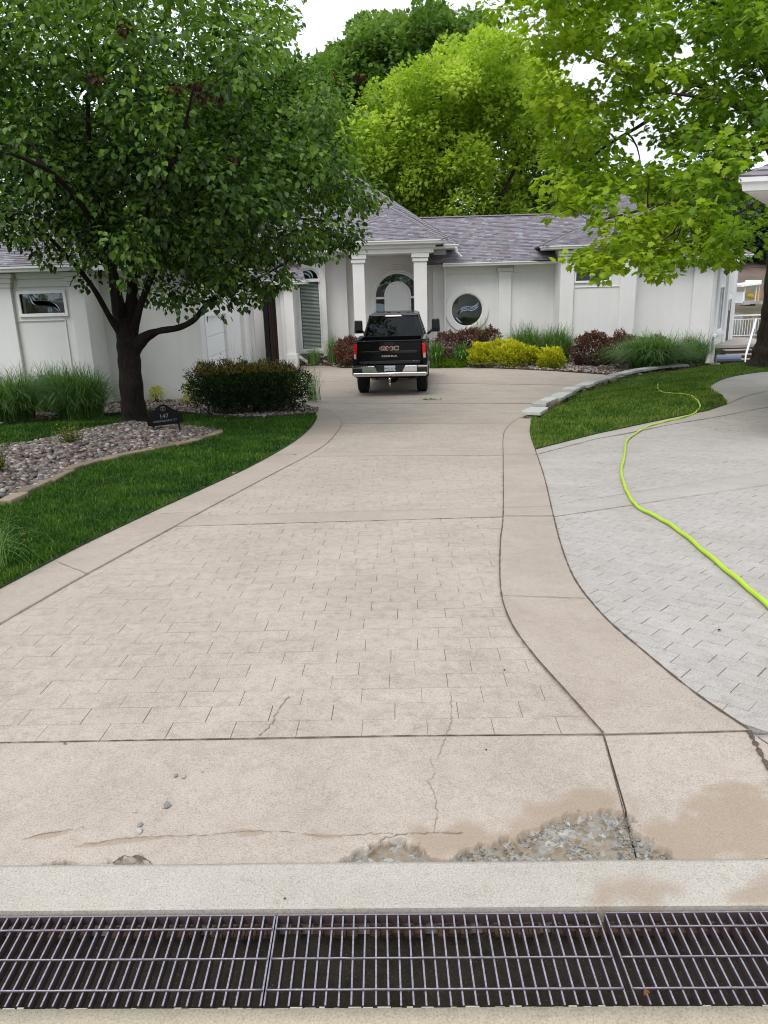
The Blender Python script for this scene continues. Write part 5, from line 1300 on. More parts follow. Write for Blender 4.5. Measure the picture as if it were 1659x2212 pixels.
def curve_pts(a, b, sag, n=6, r=None, wob=.0):
    a = np.array(a, float); b = np.array(b, float); L = np.linalg.norm(b - a); out = []
    for i in range(n + 1):
        t = i / n; p = a + (b - a) * t; p = p + np.array([0, 0, 1]) * sag * L * math.sin(math.pi * t)
        if r is not None and 0 < i < n: p = p + r.normal(0, wob * L, 3)
        out.append(p)
    return out
def tree_limbs(root, limbs, mat):
    segs = []
    for nm, pts, rs, sides in limbs:
        pts2 = smooth_line([tuple(p) for p in pts], 5); rr = np.interp(np.linspace(0, 1, len(pts2)), np.linspace(0, 1, len(rs)), rs)
        rr = rr * (1 + .04 * np.sin(np.arange(len(rr)) * 1.7))
        MB().tube(pts2, list(rr), sides).build(nm, mat, root, smooth=True, fix=False); segs += [(np.array(p), r_) for p, r_ in zip(pts2, rr)]
    return segs
def twigs(root, segs, C, mat, seed, r0=.02, minr=.0, maxn=None):
    r = np.random.default_rng(seed); S_ = np.array([p for p, _ in segs]); R_ = np.array([q for _, q in segs]); mb = MB()
    order = np.argsort([np.min(np.linalg.norm(S_ - c, axis=1)) for c in C])
    nodes = S_.copy(); nr = R_.copy()
    for i in order[:maxn]:
        c = C[i]; d = np.linalg.norm(nodes - c, axis=1) + .25 * np.maximum(0, nodes[:, 2] - c[2]); k = int(np.argmin(d)); L = d[k]
        if L < .12: continue
        pts = curve_pts(nodes[k], c, .06, 5, r, .035); ra = min(nr[k] * .7, r0 + .007 * L); rs = np.linspace(ra, .006, 6)
        mb.tube(pts, list(rs), 5, cap=False); nodes = np.vstack([nodes, pts[1:]]); nr = np.r_[nr, rs[1:]]
    return mb.build('branches', mat, root, smooth=True, fix=False, kind='stuff')
def sample_mask(poly, n, seed, holes=(), yfun=None, mind=0):
    r = np.random.default_rng(seed); xs = [p[0] for p in poly]; ys = [p[1] for p in poly]
    X = r.uniform(min(xs), max(xs), n * 6); Y = r.uniform(min(ys), max(ys), n * 6); k = in_poly(X, Y, poly)
    for h in holes: k &= ~in_poly(X, Y, h)
    X = X[k][:n]; Y = Y[k][:n]; D = yfun(X, Y, r)
    return np.array([A(a, b, c) for a, b, c in zip(X, Y, D)]), X, Y

# ------------------------------------------------------------------ pear tree on the left
PY = 15.7; pb0 = G(294, 919)
pear = thing('pear_tree', (pb0[0], pb0[1], bedz(pb0[0], pb0[1])[0] - .05), 'dark-barked broadleaf tree with glossy green leaves rising from the river rock mound', 'tree')
def a3(x, y, Y): return A(x, y, Y)
base = np.array([pb0[0], pb0[1], float(bedz(pb0[0], pb0[1])[0]) - .1])
T1 = [base, base + np.array([0, 0, .22]), a3(286, 860, PY), a3(280, 790, PY), a3(277, 745, PY), a3(272, 700, PY)]
limbs = [('trunk', T1, [.36, .27, .235, .22, .225, .20], 14),
         ('limb', [a3(276, 735, PY), a3(258, 670, PY), a3(242, 590, PY - .1), a3(225, 500, PY - .3), a3(200, 400, PY - .6), a3(190, 250, PY - 1.0), a3(200, 60, PY - 1.2)], [0.170, 0.145, 0.074, 0.062, 0.053, 0.037, 0.019], 10),
         ('limb', [a3(280, 730, PY), a3(285, 660, PY + .1), a3(288, 560, PY + .2), a3(300, 440, PY + .3), a3(330, 300, PY + .3), a3(350, 120, PY + .1)], [0.150, 0.130, 0.068, 0.056, 0.040, 0.019], 10),
         ('limb', [a3(283, 735, PY), a3(300, 670, PY - .1), a3(330, 590, PY - .3), a3(370, 500, PY - .6), a3(430, 400, PY - 1.0), a3(500, 280, PY - 1.3)], [0.130, 0.068, 0.059, 0.050, 0.034, 0.019], 10),
         ('limb', [a3(284, 765, PY), a3(305, 735, PY - .05), a3(340, 716, PY - .2), a3(385, 708, PY - .4), a3(420, 690, PY - .5), a3(450, 655, PY - .6), a3(500, 625, PY - .7), a3(560, 600, PY - .7), a3(630, 560, PY - .6)], [0.150, 0.130, 0.065, 0.062, 0.053, 0.046, 0.034, 0.022, 0.011], 10),
         ('limb', [a3(268, 735, PY), a3(240, 690, PY - .3), a3(200, 620, PY - .8), a3(150, 560, PY - 1.4), a3(90, 500, PY - 2.0), a3(20, 470, PY - 2.6), a3(-60, 400, PY - 3)], [0.074, 0.059, 0.046, 0.037, 0.031, 0.025, 0.015], 9),
         ('limb', [a3(262, 690, PY), a3(250, 600, PY - 1.0), a3(200, 480, PY - 2.6), a3(120, 380, PY - 4), a3(20, 330, PY - 5.0)], [0.068, 0.062, 0.050, 0.037, 0.019], 9),
         ('limb', [a3(335, 580, PY - .2), a3(420, 520, PY + .4), a3(520, 450, PY + .8), a3(640, 380, PY + 1.0), a3(720, 330, PY + 1.2)], [0.050, 0.043, 0.034, 0.022, 0.012], 8),
         ('limb', [a3(390, 480, PY - .6), a3(500, 470, PY - .9), a3(620, 470, PY - .8), a3(720, 480, PY - .5)], [0.037, 0.031, 0.022, 0.011], 8),
         ('limb', [a3(240, 580, PY), a3(300, 480, PY - 2), a3(380, 330, PY - 4), a3(420, 180, PY - 5.2)], [0.056, 0.046, 0.031, 0.012], 8)]
segs = tree_limbs(pear, limbs, M_bark)
PM = [(-260, -160), (640, -160), (645, 20), (645, 85), (600, 100), (580, 125), (605, 155), (650, 180), (690, 160), (755, 170), (795, 215), (780, 265), (735, 300), (755, 335), (812, 425), (800, 448), (752, 462), (768, 510), (735, 570), (700, 545), (640, 540), (625, 600), (620, 625), (590, 610), (560, 690), (540, 660), (470, 655), (400, 650), (350, 690), (310, 640), (240, 560), (225, 600), (180, 560), (200, 640), (160, 580), (130, 575), (60, 560), (40, 530), (0, 505), (-260, 480)]
def pdepth(x, y, r):
    rx = (x - 300) / 520; t = r.normal(0, 1, len(x)); half = 3.9 * np.sqrt(np.clip(1.1 - rx ** 2, .12, 1))
    low = np.clip((y - 300) / 300, 0, 1)
    near = np.clip(PY + .1 + np.clip(t, -1.6, 1.5) * half * .62 - (1 - low) * .6, 9.5, 19.3)
    return np.where(y > 520, np.clip(near, PY - 3.0, 18.8), near)
holes_p = [[(560, 150), (610, 160), (640, 230), (600, 250), (570, 215)], [(40, 60), (90, 50), (100, 90), (50, 100)], [(235, 20), (270, 10), (275, 45), (240, 50)], [(20, 210), (60, 200), (60, 235), (25, 245)], [(625, 55), (662, 40), (668, 100), (612, 118), (600, 108)], [(430, 268), (500, 262), (505, 290), (455, 300)], [(700, 20), (900, 20), (900, 160), (700, 160)]]
C, X_, Y_ = sample_mask(PM, 760, 31, holes_p, pdepth)
C2, X2_, Y2_ = sample_mask([(330, 330), (560, 300), (760, 310), (815, 425), (760, 470), (770, 510), (720, 545), (640, 545), (610, 600), (560, 650), (430, 640), (310, 560)], 110, 33, (), lambda x, y, r: PY - .6 + r.normal(0, 1.3, len(x)))
C3, X3_, Y3_ = sample_mask([(60, 250), (300, 200), (640, 230), (700, 400), (620, 540), (470, 610), (330, 590), (200, 530), (60, 470)], 230, 35, (), lambda x, y, r: np.clip(PY + 1.2 + r.normal(0, 1.0, len(x)), 12, 18.6))
C = np.vstack([C, C2, C3]); X_ = np.r_[X_, X2_, X3_]; Y_ = np.r_[Y_, Y2_, Y3_]
Rad = np.random.default_rng(2).uniform(.30, .62, len(C)); Rad[(X_ > 560)] *= .8; Rad[(Y_ > 540)] *= .72
cnt = (72 * (Rad / .45) ** 2).astype(int)
tb = np.clip(.20 + .42 * (1 - np.clip(Y_ / 560, 0, 1)) + .14 * (X_ > 560), 0, 1); tb[-len(C3):] = .12  # painted light: highlights at top and right, shaded interior as dark leaf tint
twigs(pear, segs, C, M_bark, 3)
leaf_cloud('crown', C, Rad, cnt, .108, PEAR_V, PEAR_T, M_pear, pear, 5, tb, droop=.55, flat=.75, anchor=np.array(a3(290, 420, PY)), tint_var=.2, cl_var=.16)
# hanging brown seed clusters
M_dead = leafmat('brown_dead_leaf', [(.03, .015, .008), (.08, .04, .02)], .15, .7, .2)
dc_ = np.array([a3(x, y, Y) for x, y, Y in ((728, 172, 15), (775, 165, 15.2), (432, 205, 11.5), (425, 185, 11.6), (208, 168, 11), (378, 188, 11.2), (505, 345, 12.5), (690, 500, 15), (470, 210, 12), (270, 60, 11))])
leaf_cloud('dead_leaves', dc_, np.full(len(dc_), .09), np.full(len(dc_), 20), .08, PEAR_V, PEAR_T, M_dead, pear, 9, np.full(len(dc_), .5), droop=1.4)

# ------------------------------------------------------------------ maple on the right
mb0 = G(1668, 792); MY = float(mb0[1])
mz = float(T(mb0[0], mb0[1]))
mx0 = fX(1672, 790, MY)
maple = thing('maple_tree', (mx0, MY, mz), 'large maple with rough thick trunk and bright lobed leaves at the right edge', 'tree')
base = np.array([mx0 + .0, MY, mz - .15])
T2 = [base, base + np.array([0, 0, .25]), a3(1680, 740, MY), a3(1687, 680, MY), a3(1692, 600, MY), a3(1700, 480, MY), a3(1715, 350, MY), a3(1720, 150, MY), a3(1720, -100, MY)]
limbs = [('trunk', T2, [.98, .72, .60, .53, .48, .45, .40, .32, .2], 22),
         ('limb', [a3(1700, 420, MY), a3(1665, 300, MY - 1.5), a3(1640, 280, MY - 3), a3(1600, 235, MY - 5), a3(1540, 215, MY - 6), a3(1440, 200, MY - 6.5)], [0.150, 0.108, 0.084, 0.066, 0.042, 0.018], 10),
         ('limb', [a3(1700, 450, MY), a3(1660, 320, MY - 3), a3(1600, 345, MY - 5), a3(1560, 400, MY - 6.5), a3(1500, 470, MY - 7.5), a3(1430, 520, MY - 8)], [0.120, 0.078, 0.060, 0.048, 0.030, 0.015], 10),
         ('limb', [a3(1705, 400, MY), a3(1620, 250, MY - 1), a3(1500, 180, MY - 1), a3(1350, 150, MY - 1), a3(1200, 90, MY - 1)], [0.120, 0.096, 0.072, 0.042, 0.018], 10),
         ('limb', [a3(1600, 345, MY - 5), a3(1500, 420, MY - 6), a3(1400, 450, MY - 6.2), a3(1280, 480, MY - 6)], [0.048, 0.042, 0.030, 0.012], 8),
         ('limb', [a3(1500, 180, MY - 1), a3(1400, 260, MY - 1.5), a3(1290, 330, MY - 1.8), a3(1220, 420, MY - 2)], [0.060, 0.048, 0.036, 0.018], 8),
         ('limb', [a3(1715, 300, MY), a3(1640, 120, MY - 3), a3(1560, 20, MY - 5), a3(1450, -60, MY - 6)], [0.120, 0.084, 0.048, 0.024], 8),
         ('limb', [a3(1700, 470, MY), a3(1640, 440, MY - 1), a3(1590, 470, MY - 2.5), a3(1570, 540, MY - 3.5)], [0.072, 0.054, 0.030, 0.012], 8)]
segs = tree_limbs(maple, limbs, M_bark2)
MM = [(1090, -120), (1080, 15), (1110, 45), (1140, 40), (1160, 100), (1185, 150), (1160, 200), (1170, 290), (1205, 330), (1180, 400), (1205, 450), (1265, 435), (1290, 480), (1270, 535), (1275, 575), (1300, 605), (1330, 590), (1345, 530), (1400, 560), (1440, 600), (1470, 560), (1500, 545), (1570, 578), (1600, 530), (1570, 480), (1575, 420), (1600, 330), (1659, 300), (1850, 300), (1850, -120)]
MH = [[(1188, 112), (1230, 118), (1300, 105), (1320, 150), (1290, 178), (1230, 165), (1195, 170)], [(1352, 318), (1372, 290), (1440, 300), (1440, 330), (1400, 372), (1335, 378)], [(1095, 55), (1150, 50), (1150, 130), (1100, 130)],
      [(1590, 255), (1659, 270), (1659, 320), (1590, 330)], [(1310, 35), (1350, 30), (1350, 55), (1310, 60)], [(1150, 455), (1215, 470), (1270, 450), (1270, 520), (1150, 540)], [(1430, 120), (1460, 115), (1460, 140), (1430, 145)]]
def mdepth(x, y, r):
    d = MY - 3.2 + r.normal(0, 2.0, len(x)); lowc = np.clip((y - 330) / 150, 0, 1)
    d = d * (1 - lowc) + (MY - 6.2 + r.normal(0, 1.2, len(x))) * lowc
    d = np.where(x > 1560, np.minimum(d, MY - 2), d)
    return np.clip(d, 11.5, 25)
C, X_, Y_ = sample_mask(MM, 400, 41, MH, mdepth)
ex = [(1640, 300, 13.5), (1600, 330, 13.2), (1560, 370, 13), (1530, 410, 13), (1500, 450, 12.8), (1580, 300, 13.4), (1620, 380, 13.2), (1640, 250, 13.5), (1550, 440, 13), (1600, 410, 13.2), (1480, 400, 13), (1510, 350, 13.2), (1290, 590, 15), (1310, 570, 15), (1270, 560, 15.2), (1430, 590, 14.8), (1450, 570, 14.8), (1410, 575, 15), (1500, 552, 14.6), (1240, 560, 15.5), (1580, 505, 14.5), (1545, 560, 14.5), (1340, 520, 15), (1380, 545, 15), (1650, 385, 15), (1640, 430, 17), (1648, 470, 17)]
C = np.vstack([C, [A(*e) for e in ex]]); X_ = np.r_[X_, [e[0] for e in ex]]; Y_ = np.r_[Y_, [e[1] for e in ex]]
Rad = np.random.default_rng(3).uniform(.30, .66, len(C)); Rad[-len(ex):] = .36
cnt = (66 * (Rad / .5) ** 2).astype(int)
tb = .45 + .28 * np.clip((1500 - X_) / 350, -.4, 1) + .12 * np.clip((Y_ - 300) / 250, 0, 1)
twigs(maple, segs, C, M_bark2, 4, r0=.022)
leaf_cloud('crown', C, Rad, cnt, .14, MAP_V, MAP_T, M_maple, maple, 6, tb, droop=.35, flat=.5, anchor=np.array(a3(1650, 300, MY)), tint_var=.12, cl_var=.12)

# ------------------------------------------------------------------ trees behind the house
def back_tree(name, label, poly, holes, Y, dY, n, rad_, per, size, mat, trunk, seed, tintf, tv=OAK_V, tf=OAK_T, group='trees behind the house', zb=-1.6, bark=None):
    x, y0 = trunk[0], trunk[1]; b0 = A(x, y0, Y); b0[2] = zb if Y < 42 else -6.0
    root = thing(name, tuple(b0), label, 'tree', group)
    def df(X, Yp, r): return Y + np.clip(r.normal(0, .5, len(X)), -1, 1) * dY
    C, X_, Y_ = sample_mask(poly, n, seed, holes, df); r = np.random.default_rng(seed)
    Rd = r.uniform(*rad_, len(C)); cnt = (per * (Rd / np.mean(rad_)) ** 2).astype(int)
    mid = A(trunk[2], trunk[3], Y); top = A(trunk[2], min(p[1] for p in poly) + 40, Y)
    L = [('trunk', [b0, (b0 + mid) / 2 + r.normal(0, .2, 3), mid, (mid + top) / 2 + r.normal(0, .3, 3), top], [.55, .45, .35, .2, .06], 10)]
    for k in range(6):
        t = .25 + .1 * k; s_ = b0 + (top - b0) * t; e = C[int(r.integers(len(C)))]; L.append(('limb', [s_, (s_ + e) / 2 + np.array([0, 0, .4]), e], [.2, .12, .04], 7))
    segs = tree_limbs(root, L, bark or M_bark); twigs(root, segs, C, bark or M_bark, seed, r0=.04, maxn=260)
    leaf_cloud('crown', C, Rd, cnt, size, tv, tf, mat, root, seed + 1, tintf(X_, Y_), droop=-.1, flat=.8, anchor=np.array(mid), tint_var=.17, cl_var=.2)
    return root
back_tree('background_tree', 'tall rounded dark green tree behind the yellow-green one', [(640, 200), (690, 150), (755, 120), (765, 70), (850, 45), (905, 36), (960, 38), (1030, 62), (1060, 100), (1060, 330), (900, 430), (650, 440), (620, 350)],
          [[(745, 215), (815, 195), (800, 235), (760, 250)]], 62, 4.0, 420, (.9, 1.7), 190, .42, M_oakD, (880, 560, 880, 300), 51, lambda x, y: .5 + .25 * np.clip((200 - y) / 150, -1, 1))
back_tree('background_tree', 'broad yellow-green tree rising over the right wing of the roof', [(745, 300), (790, 250), (800, 200), (860, 160), (950, 150), (970, 90), (1040, 68), (1100, 95), (1150, 130), (1200, 160), (1210, 300), (1120, 330), (1110, 400), (1130, 480), (820, 485), (790, 400), (740, 350)],
          [[(1060, 340), (1120, 250), (1120, 330), (1080, 400)]], 47, 4.5, 300, (.55, 1.25), 150, .25, M_oakY, (960, 560, 960, 330), 53, lambda x, y: .45 + .3 * np.clip((300 - y) / 200, -1, 1))
back_tree('background_tree', 'mid green tree with dark limbs between the yellow-green tree and the maple', [(1085, 200), (1160, 170), (1240, 240), (1290, 300), (1300, 470), (1090, 480), (1075, 330)],
          [[(1085, 290), (1130, 300), (1120, 350), (1090, 360)]], 52, 3.5, 120, (.7, 1.3), 120, .28, M_oakD, (1130, 560, 1120, 400), 55, lambda x, y: .6 + 0 * x)
back_tree('background_tree', 'green tree showing above the roof behind the pear tree', [(520, 140), (640, 120), (700, 160), (740, 250), (700, 400), (480, 470), (350, 440), (380, 250)],
          [], 56, 4, 200, (.8, 1.5), 110, .33, M_oakD, (560, 560, 560, 330), 57, lambda x, y: .5 + 0 * x)
back_tree('background_tree', 'green tree behind the left garage roof', [(-200, 200), (0, 180), (150, 200), (260, 300), (300, 480), (-200, 500)],
          [], 45, 4, 150, (.8, 1.5), 100, .30, M_oakD, (60, 600, 60, 350), 59, lambda x, y: .5 + 0 * x)
# far treeline on the bank
r_ = np.random.default_rng(77)
def treeline(name, label, n, xr, Yr, hr, size, tintb, seed, count):
    r = np.random.default_rng(seed); TX = r.uniform(*xr, n); TY = r.uniform(*Yr, n)
    zb = np.interp(TY, HY, HZ) - 1.5; h = r.uniform(*hr, n); Cs = []; Rs = []; tb_ = []
    for x, y, z, hh in zip(TX, TY, zb, h):
        w_ = hh * .36; t0 = r.normal(tintb, .15)
        for _ in range(count):
            u = unit(r.normal(size=3)); q = r.random() ** .4
            Cs.append((x + u[0] * q * w_, y + u[1] * q * w_, z + hh * .55 + u[2] * q * hh * .45)); Rs.append(hh * .12 * r.uniform(.7, 1.3)); tb_.append(t0)
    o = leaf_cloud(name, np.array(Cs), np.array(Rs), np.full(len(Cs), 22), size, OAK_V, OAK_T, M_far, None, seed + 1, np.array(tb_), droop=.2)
    tag(o, label, 'trees'); return o
treeline('far_trees', 'green wood tinted pale for haze on the far bank of the lake', 120, (40, 170), (228, 262), (20, 29), 1.7, .5, 71, 50)
treeline('far_trees_left', 'low wood tinted pale for haze along the far bank behind the house', 70, (-200, 40), (228, 262), (12, 18), 1.9, .4, 73, 18).name = 'far_trees.001'

# ------------------------------------------------------------------ shrubs and ornamental grasses
def shrub(name, label, cat, mat, ells, n, size, seed, tintf, group=None, stems=14, tv=SM_V, tf=SM_T, stem_mat=None, shoots=0, up=.3, shell=.22, lump=.12, open_=0.0, basez=None):
    """ells: list of (center xyz, radii xyz)"""
    c0 = ells[0][0]; bz = basez if basez is not None else min(c[2] - r_[2] for c, r_ in ells)
    root = thing(name, (c0[0], c0[1], bz), label, cat, group); r = np.random.default_rng(seed)
    vol = np.array([e[1][0] * e[1][2] for e in ells]); P = []; U = []; 
    for (c, rr), k in zip(ells, (vol / vol.sum() * n).astype(int)):
        u = unit(r.normal(size=(k, 3))); u[:, 2] = np.where(u[:, 2] < -.75, -u[:, 2], u[:, 2])
        lumpv = 1 + .5 * lump * np.sin(u[:, 0] * 17 + u[:, 2] * 13) + lump * np.sin(u[:, 0] * 7 + c[0] * 3) * np.sin(u[:, 1] * 6 + 1) + lump * .8 * np.sin(u[:, 2] * 9 + c[1] * 5 + u[:, 0] * 5)
        q = r.random(k) ** shell * lumpv + (r.random(k) < .06) * r.uniform(0, .16, k)
        P.append(np.array(c) + u * q[:, None] * np.array(rr)); U.append(u)
    P = np.vstack(P); U = np.vstack(U); k = P[:, 2] > bz + .01 + open_ * r.random(len(P)); P = P[k]; U = U[k]
    d = unit(U * .7 + r.normal(size=P.shape) * .5 + np.array([0, 0, up])); nn = unit(U + r.normal(size=P.shape) * .5 + np.array([0, 0, .3]))
    V, Fc = place(tv, tf, P, frames(d, nn), size * r.uniform(.6, 1.35, len(P)))
    zt = max(c[2] + rr[2] for c, rr in ells); t = np.clip(tintf((P[:, 2] - bz) / (zt - bz), r.random(len(P)), P) + .35 * (vnoise(P[:, 0] * 1.0 + P[:, 2] * .7, P[:, 1] + P[:, 2] * .9, 9, seed % 50) - .5), 0, 1)
    np_mesh('foliage', V, Fc, mat, root, tint=np.repeat(t, len(tf)), kind='stuff')
    mb = MB()
    for i in range(stems):
        c, rr = ells[int(r.integers(len(ells)))]; a = r.uniform(0, 2 * math.pi); q = r.uniform(.2, .9)
        b = (c[0] + .35 * rr[0] * r.normal(), c[1] + .3 * rr[1] * r.normal(), bz - .03); e = (c[0] + math.cos(a) * rr[0] * q, c[1] + math.sin(a) * rr[1] * q, c[2] + rr[2] * r.uniform(-.1, .6))
        mb.tube(curve_pts(b, e, .05, 4, r, .04), [.012, .010, .008, .006, .004], 4, cap=False)
    for i in range(shoots):
        c, rr = ells[int(r.integers(len(ells)))]; a = r.uniform(0, 2 * math.pi); q = r.uniform(0, .85)
        b = np.array((c[0] + math.cos(a) * rr[0] * q, c[1] + math.sin(a) * rr[1] * q, c[2] + rr[2] * math.sqrt(max(0, 1 - q * q)) * .9)); e = b + np.array([math.cos(a) * .08, math.sin(a) * .05, r.uniform(.06, .2)])
        mb.tube([b, (b + e) / 2, e], [.004, .003, .002], 3, cap=False)
    mb.build('stems', stem_mat or M_twig, root, smooth=True, fix=False); return root
def ell(p0, p1, yt, yb, Y, dep=.9, lift=.0):
    """ellipsoid whose outline spans columns p0..p1 and rows yt..yb seen at distance Y"""
    x0, x1 = fX(p0, yb, Y), fX(p1, yb, Y); z0, z1 = fZ((p0 + p1) / 2, yb, Y), fZ((p0 + p1) / 2, yt, Y)
    return (((x0 + x1) / 2, Y + .1, (z0 + z1) / 2 + lift), ((x1 - x0) / 2, (x1 - x0) / 2 * dep, (z1 - z0) / 2 + .02))
def orn(label, p0, p1, yb, yt, Y=None, n=420, seed=1, wd=.006, droop=1.0, tint=.45, group='clumps of ornamental grass', rb=.12, name='ornamental_grass', lean=(0, 0), col=None):
    c = G((p0 + p1) / 2, yb) if Y is None else A((p0 + p1) / 2, yb, Y)
    Y = float(c[1]); z0 = float(T(c[0], Y)) + .02
    if yt is None: h = .8
    else: h = fZ((p0 + p1) / 2, yt, Y) - z0
    R_ = (fX(p1, yt, Y) - fX(p0, yt, Y)) / 2; h = max(h, .15)
    root = thing(name, (c[0], Y, z0), label, 'grass clump', group); r = np.random.default_rng(seed)
    a = r.uniform(0, 2 * math.pi, n); q = r.random(n) ** .6; L = h * r.uniform(.6, 1.3, n); out = R_ * r.uniform(.15, 1.0, n) ** .8
    ax = r.uniform(0, 2 * math.pi, n); rb_ = np.maximum(rb, R_ * .42) * q; out = out * 1.3; wd = wd * 1.4
    K = 6; V = []; dirx, diry = np.cos(a), np.sin(a)
    for k in range(K):
        t = k / (K - 1); zz = L * (np.sin(t * 1.75) * 1.0 if False else (t * 1.55 - droop * .62 * t ** 3 * (out / R_)))
        zz = L * np.clip(1.22 * t - droop * .52 * (t ** 2.8) * (.2 + 1.15 * out / R_), -.2, 2)
        hor = out * t ** 1.7
        x = c[0] + np.cos(ax) * rb_ + dirx * hor + lean[0] * t; y = Y + np.sin(ax) * rb_ + diry * hor * .9 + lean[1] * t; z = z0 + np.maximum(zz, .01)
        w_ = wd * (1 - .85 * t ** 1.6) * (.8 + .2 * (Y / 20)); V.append(np.stack([x - diry * w_, y + dirx * w_, z], -1)); V.append(np.stack([x + diry * w_, y - dirx * w_, z], -1))
    V = np.stack(V, 1); i = np.arange(n)[:, None] * (2 * K); Fq = np.concatenate([i + np.array([2 * k, 2 * k + 1, 2 * k + 3, 2 * k + 2]) for k in range(K - 1)])
    ti = np.clip(r.normal(tint, .24, n), 0, 1)
    np_mesh('blades', V.reshape(-1, 3), Fq, col or M_orn, root, tint=np.tile(ti, K - 1), kind='stuff'); return root

hY = 17.75
hx0, hx1 = fX(404, 860, hY), fX(674, 860, hY); hz = float(T(-3.5, 17.6)); hzt = fZ(540, 790, hY)
hcz = (hzt + hz + .15) / 2; hrz = (hzt - hz - .1) / 2
W_ = hx1 - hx0
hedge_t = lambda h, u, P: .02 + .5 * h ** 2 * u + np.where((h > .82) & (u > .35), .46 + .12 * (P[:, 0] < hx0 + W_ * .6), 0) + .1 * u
shrub('hedge_shrub', 'clipped dark evergreen shrub with orange-tipped new growth at the drive corner', 'shrub', M_hedge,
      [((hx0 + W_ * .20, hY, hcz + .03), (W_ * .20, .6, hrz)), ((hx0 + W_ * .36, hY + .05, hcz + .04), (W_ * .2, .68, hrz)), ((hx0 + W_ * .52, hY + .1, hcz), (W_ * .22, .72, hrz)), ((hx0 + W_ * .68, hY + .05, hcz + .01), (W_ * .2, .68, hrz)), ((hx0 + W_ * .82, hY, hcz - .03), (W_ * .18, .6, hrz)),
       ((hx0 + W_ * .5, hY, hz + .32), (W_ * .40, .55, .36))], 46000, .046, 61, hedge_t, stems=90, shoots=500, shell=.32, lump=.19, open_=.05, basez=hz)
orn('thin grass drooping from behind the right end of the dark evergreen shrub', 640, 715, 868, 780, n=90, seed=62, wd=.003, tint=.7, rb=.2)
orn('feathery grass standing behind the clipped dark evergreen shrub', 470, 610, 812, 742, Y=20.6, n=230, seed=63, wd=.003, tint=.75, rb=.5)
shrub('yellow_shrub', 'small yellow-leaved shrub by the garage wall, nearer the pear trunk', 'shrub', M_gold, [ell(322, 353, 838, 866, 20.9, .8)], 900, .035, 64, lambda h, u, P: .35 + .5 * u, stems=8, group='small yellow shrubs by the garage wall')
shrub('yellow_shrub', 'small yellow-leaved shrub half hidden by the dark evergreen shrub', 'shrub', M_gold, [ell(398, 428, 826, 860, 20.3, .8), ell(388, 420, 858, 872, 20.2, .8)], 1300, .035, 65, lambda h, u, P: .35 + .5 * u, stems=8, group='small yellow shrubs by the garage wall')
orn('long green ornamental grass clump at the left frame edge by the garage wall', -110, 150, 912, 800, n=2200, seed=66, wd=.006, rb=.55, tint=.5)
orn('long green ornamental grass clump just left of the pear trunk', 80, 275, 904, 794, n=2400, seed=67, wd=.006, rb=.5, tint=.52)
orn('long green ornamental grass clump between the other two before the garage wall', 30, 210, 890, 790, n=1400, seed=68, wd=.006, rb=.35, tint=.45)
orn('arching grass blades entering at the left edge of the lawn near the camera', -150, 92, 1236, 1085, n=230, seed=69, wd=.0022, rb=.10, tint=.6, droop=1.25)
def twiggy(label, p0, p1, yt, yb, n, seed, group=None):
    c = G((p0 + p1) / 2, yb); Y = float(c[1]); z0 = float(bedz(c[0], Y)[0]); x0, x1 = fX(p0, yb, Y), fX(p1, yb, Y); h = fZ((p0 + p1) / 2, yt, Y) - z0
    root = thing('rock_bed_shrub', (c[0], Y, z0), label, 'shrub', group); r = np.random.default_rng(seed); mb = MB(); LP = []; R_ = (x1 - x0) / 2
    for i in range(26):
        a = r.uniform(0, 2 * math.pi); o_ = R_ * r.uniform(.2, 1); e = np.array([c[0] + math.cos(a) * o_, Y + math.sin(a) * o_ * .8, z0 + h * r.uniform(.45, 1.0)]); pts = curve_pts((c[0], Y, z0 - .02), e, -.05, 6, r, .04)
        mb.tube(pts, [.008, .007, .006, .005, .004, .003, .002], 4, cap=False)
        for k in range(n // 26): t = r.integers(2, 7); LP.append(np.array(pts[t]) + r.normal(0, .025, 3))
    mb.build('stems', M_twig, root, smooth=True, fix=False); LP = np.array(LP); V, Fc = place(SM_V, SM_T, LP, frames(unit(r.normal(size=LP.shape) + [0, 0, .4]), unit(r.normal(size=LP.shape) + [0, 0, .8])), .03 * r.uniform(.6, 1.3, len(LP)))
    np_mesh('foliage', V, Fc, M_hedge, root, tint=np.repeat(np.clip(r.normal(.62, .2, len(LP)), 0, 1), 2), kind='stuff')
twiggy('open twiggy shrub growing among the river rocks left of the address plaque', 116, 196, 920, 984, 800, 70, 'shrubs in the rock bed')
twiggy('small twiggy shrub at the left frame edge among the river rocks', -25, 32, 965, 1045, 500, 71, 'shrubs in the rock bed')

gold_t = lambda h, u, P: -.12 + .62 * u + .55 * h  # shading put into the tint: leaves darken towards the shrub's foot
gY = 29.6
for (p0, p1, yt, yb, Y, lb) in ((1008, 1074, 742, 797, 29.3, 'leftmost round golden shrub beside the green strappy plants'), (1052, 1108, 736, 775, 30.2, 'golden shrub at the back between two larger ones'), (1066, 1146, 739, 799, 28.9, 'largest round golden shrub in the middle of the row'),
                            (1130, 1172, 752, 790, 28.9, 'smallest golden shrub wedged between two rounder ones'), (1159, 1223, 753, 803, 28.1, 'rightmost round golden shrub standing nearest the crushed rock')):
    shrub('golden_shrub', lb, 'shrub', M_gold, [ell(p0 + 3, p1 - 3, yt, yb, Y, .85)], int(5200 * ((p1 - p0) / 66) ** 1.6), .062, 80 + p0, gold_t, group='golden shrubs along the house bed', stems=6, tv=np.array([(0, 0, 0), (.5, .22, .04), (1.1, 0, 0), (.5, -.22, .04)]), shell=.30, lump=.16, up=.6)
barb_t = lambda h, u, P: .10 + .35 * u + .60 * h * u
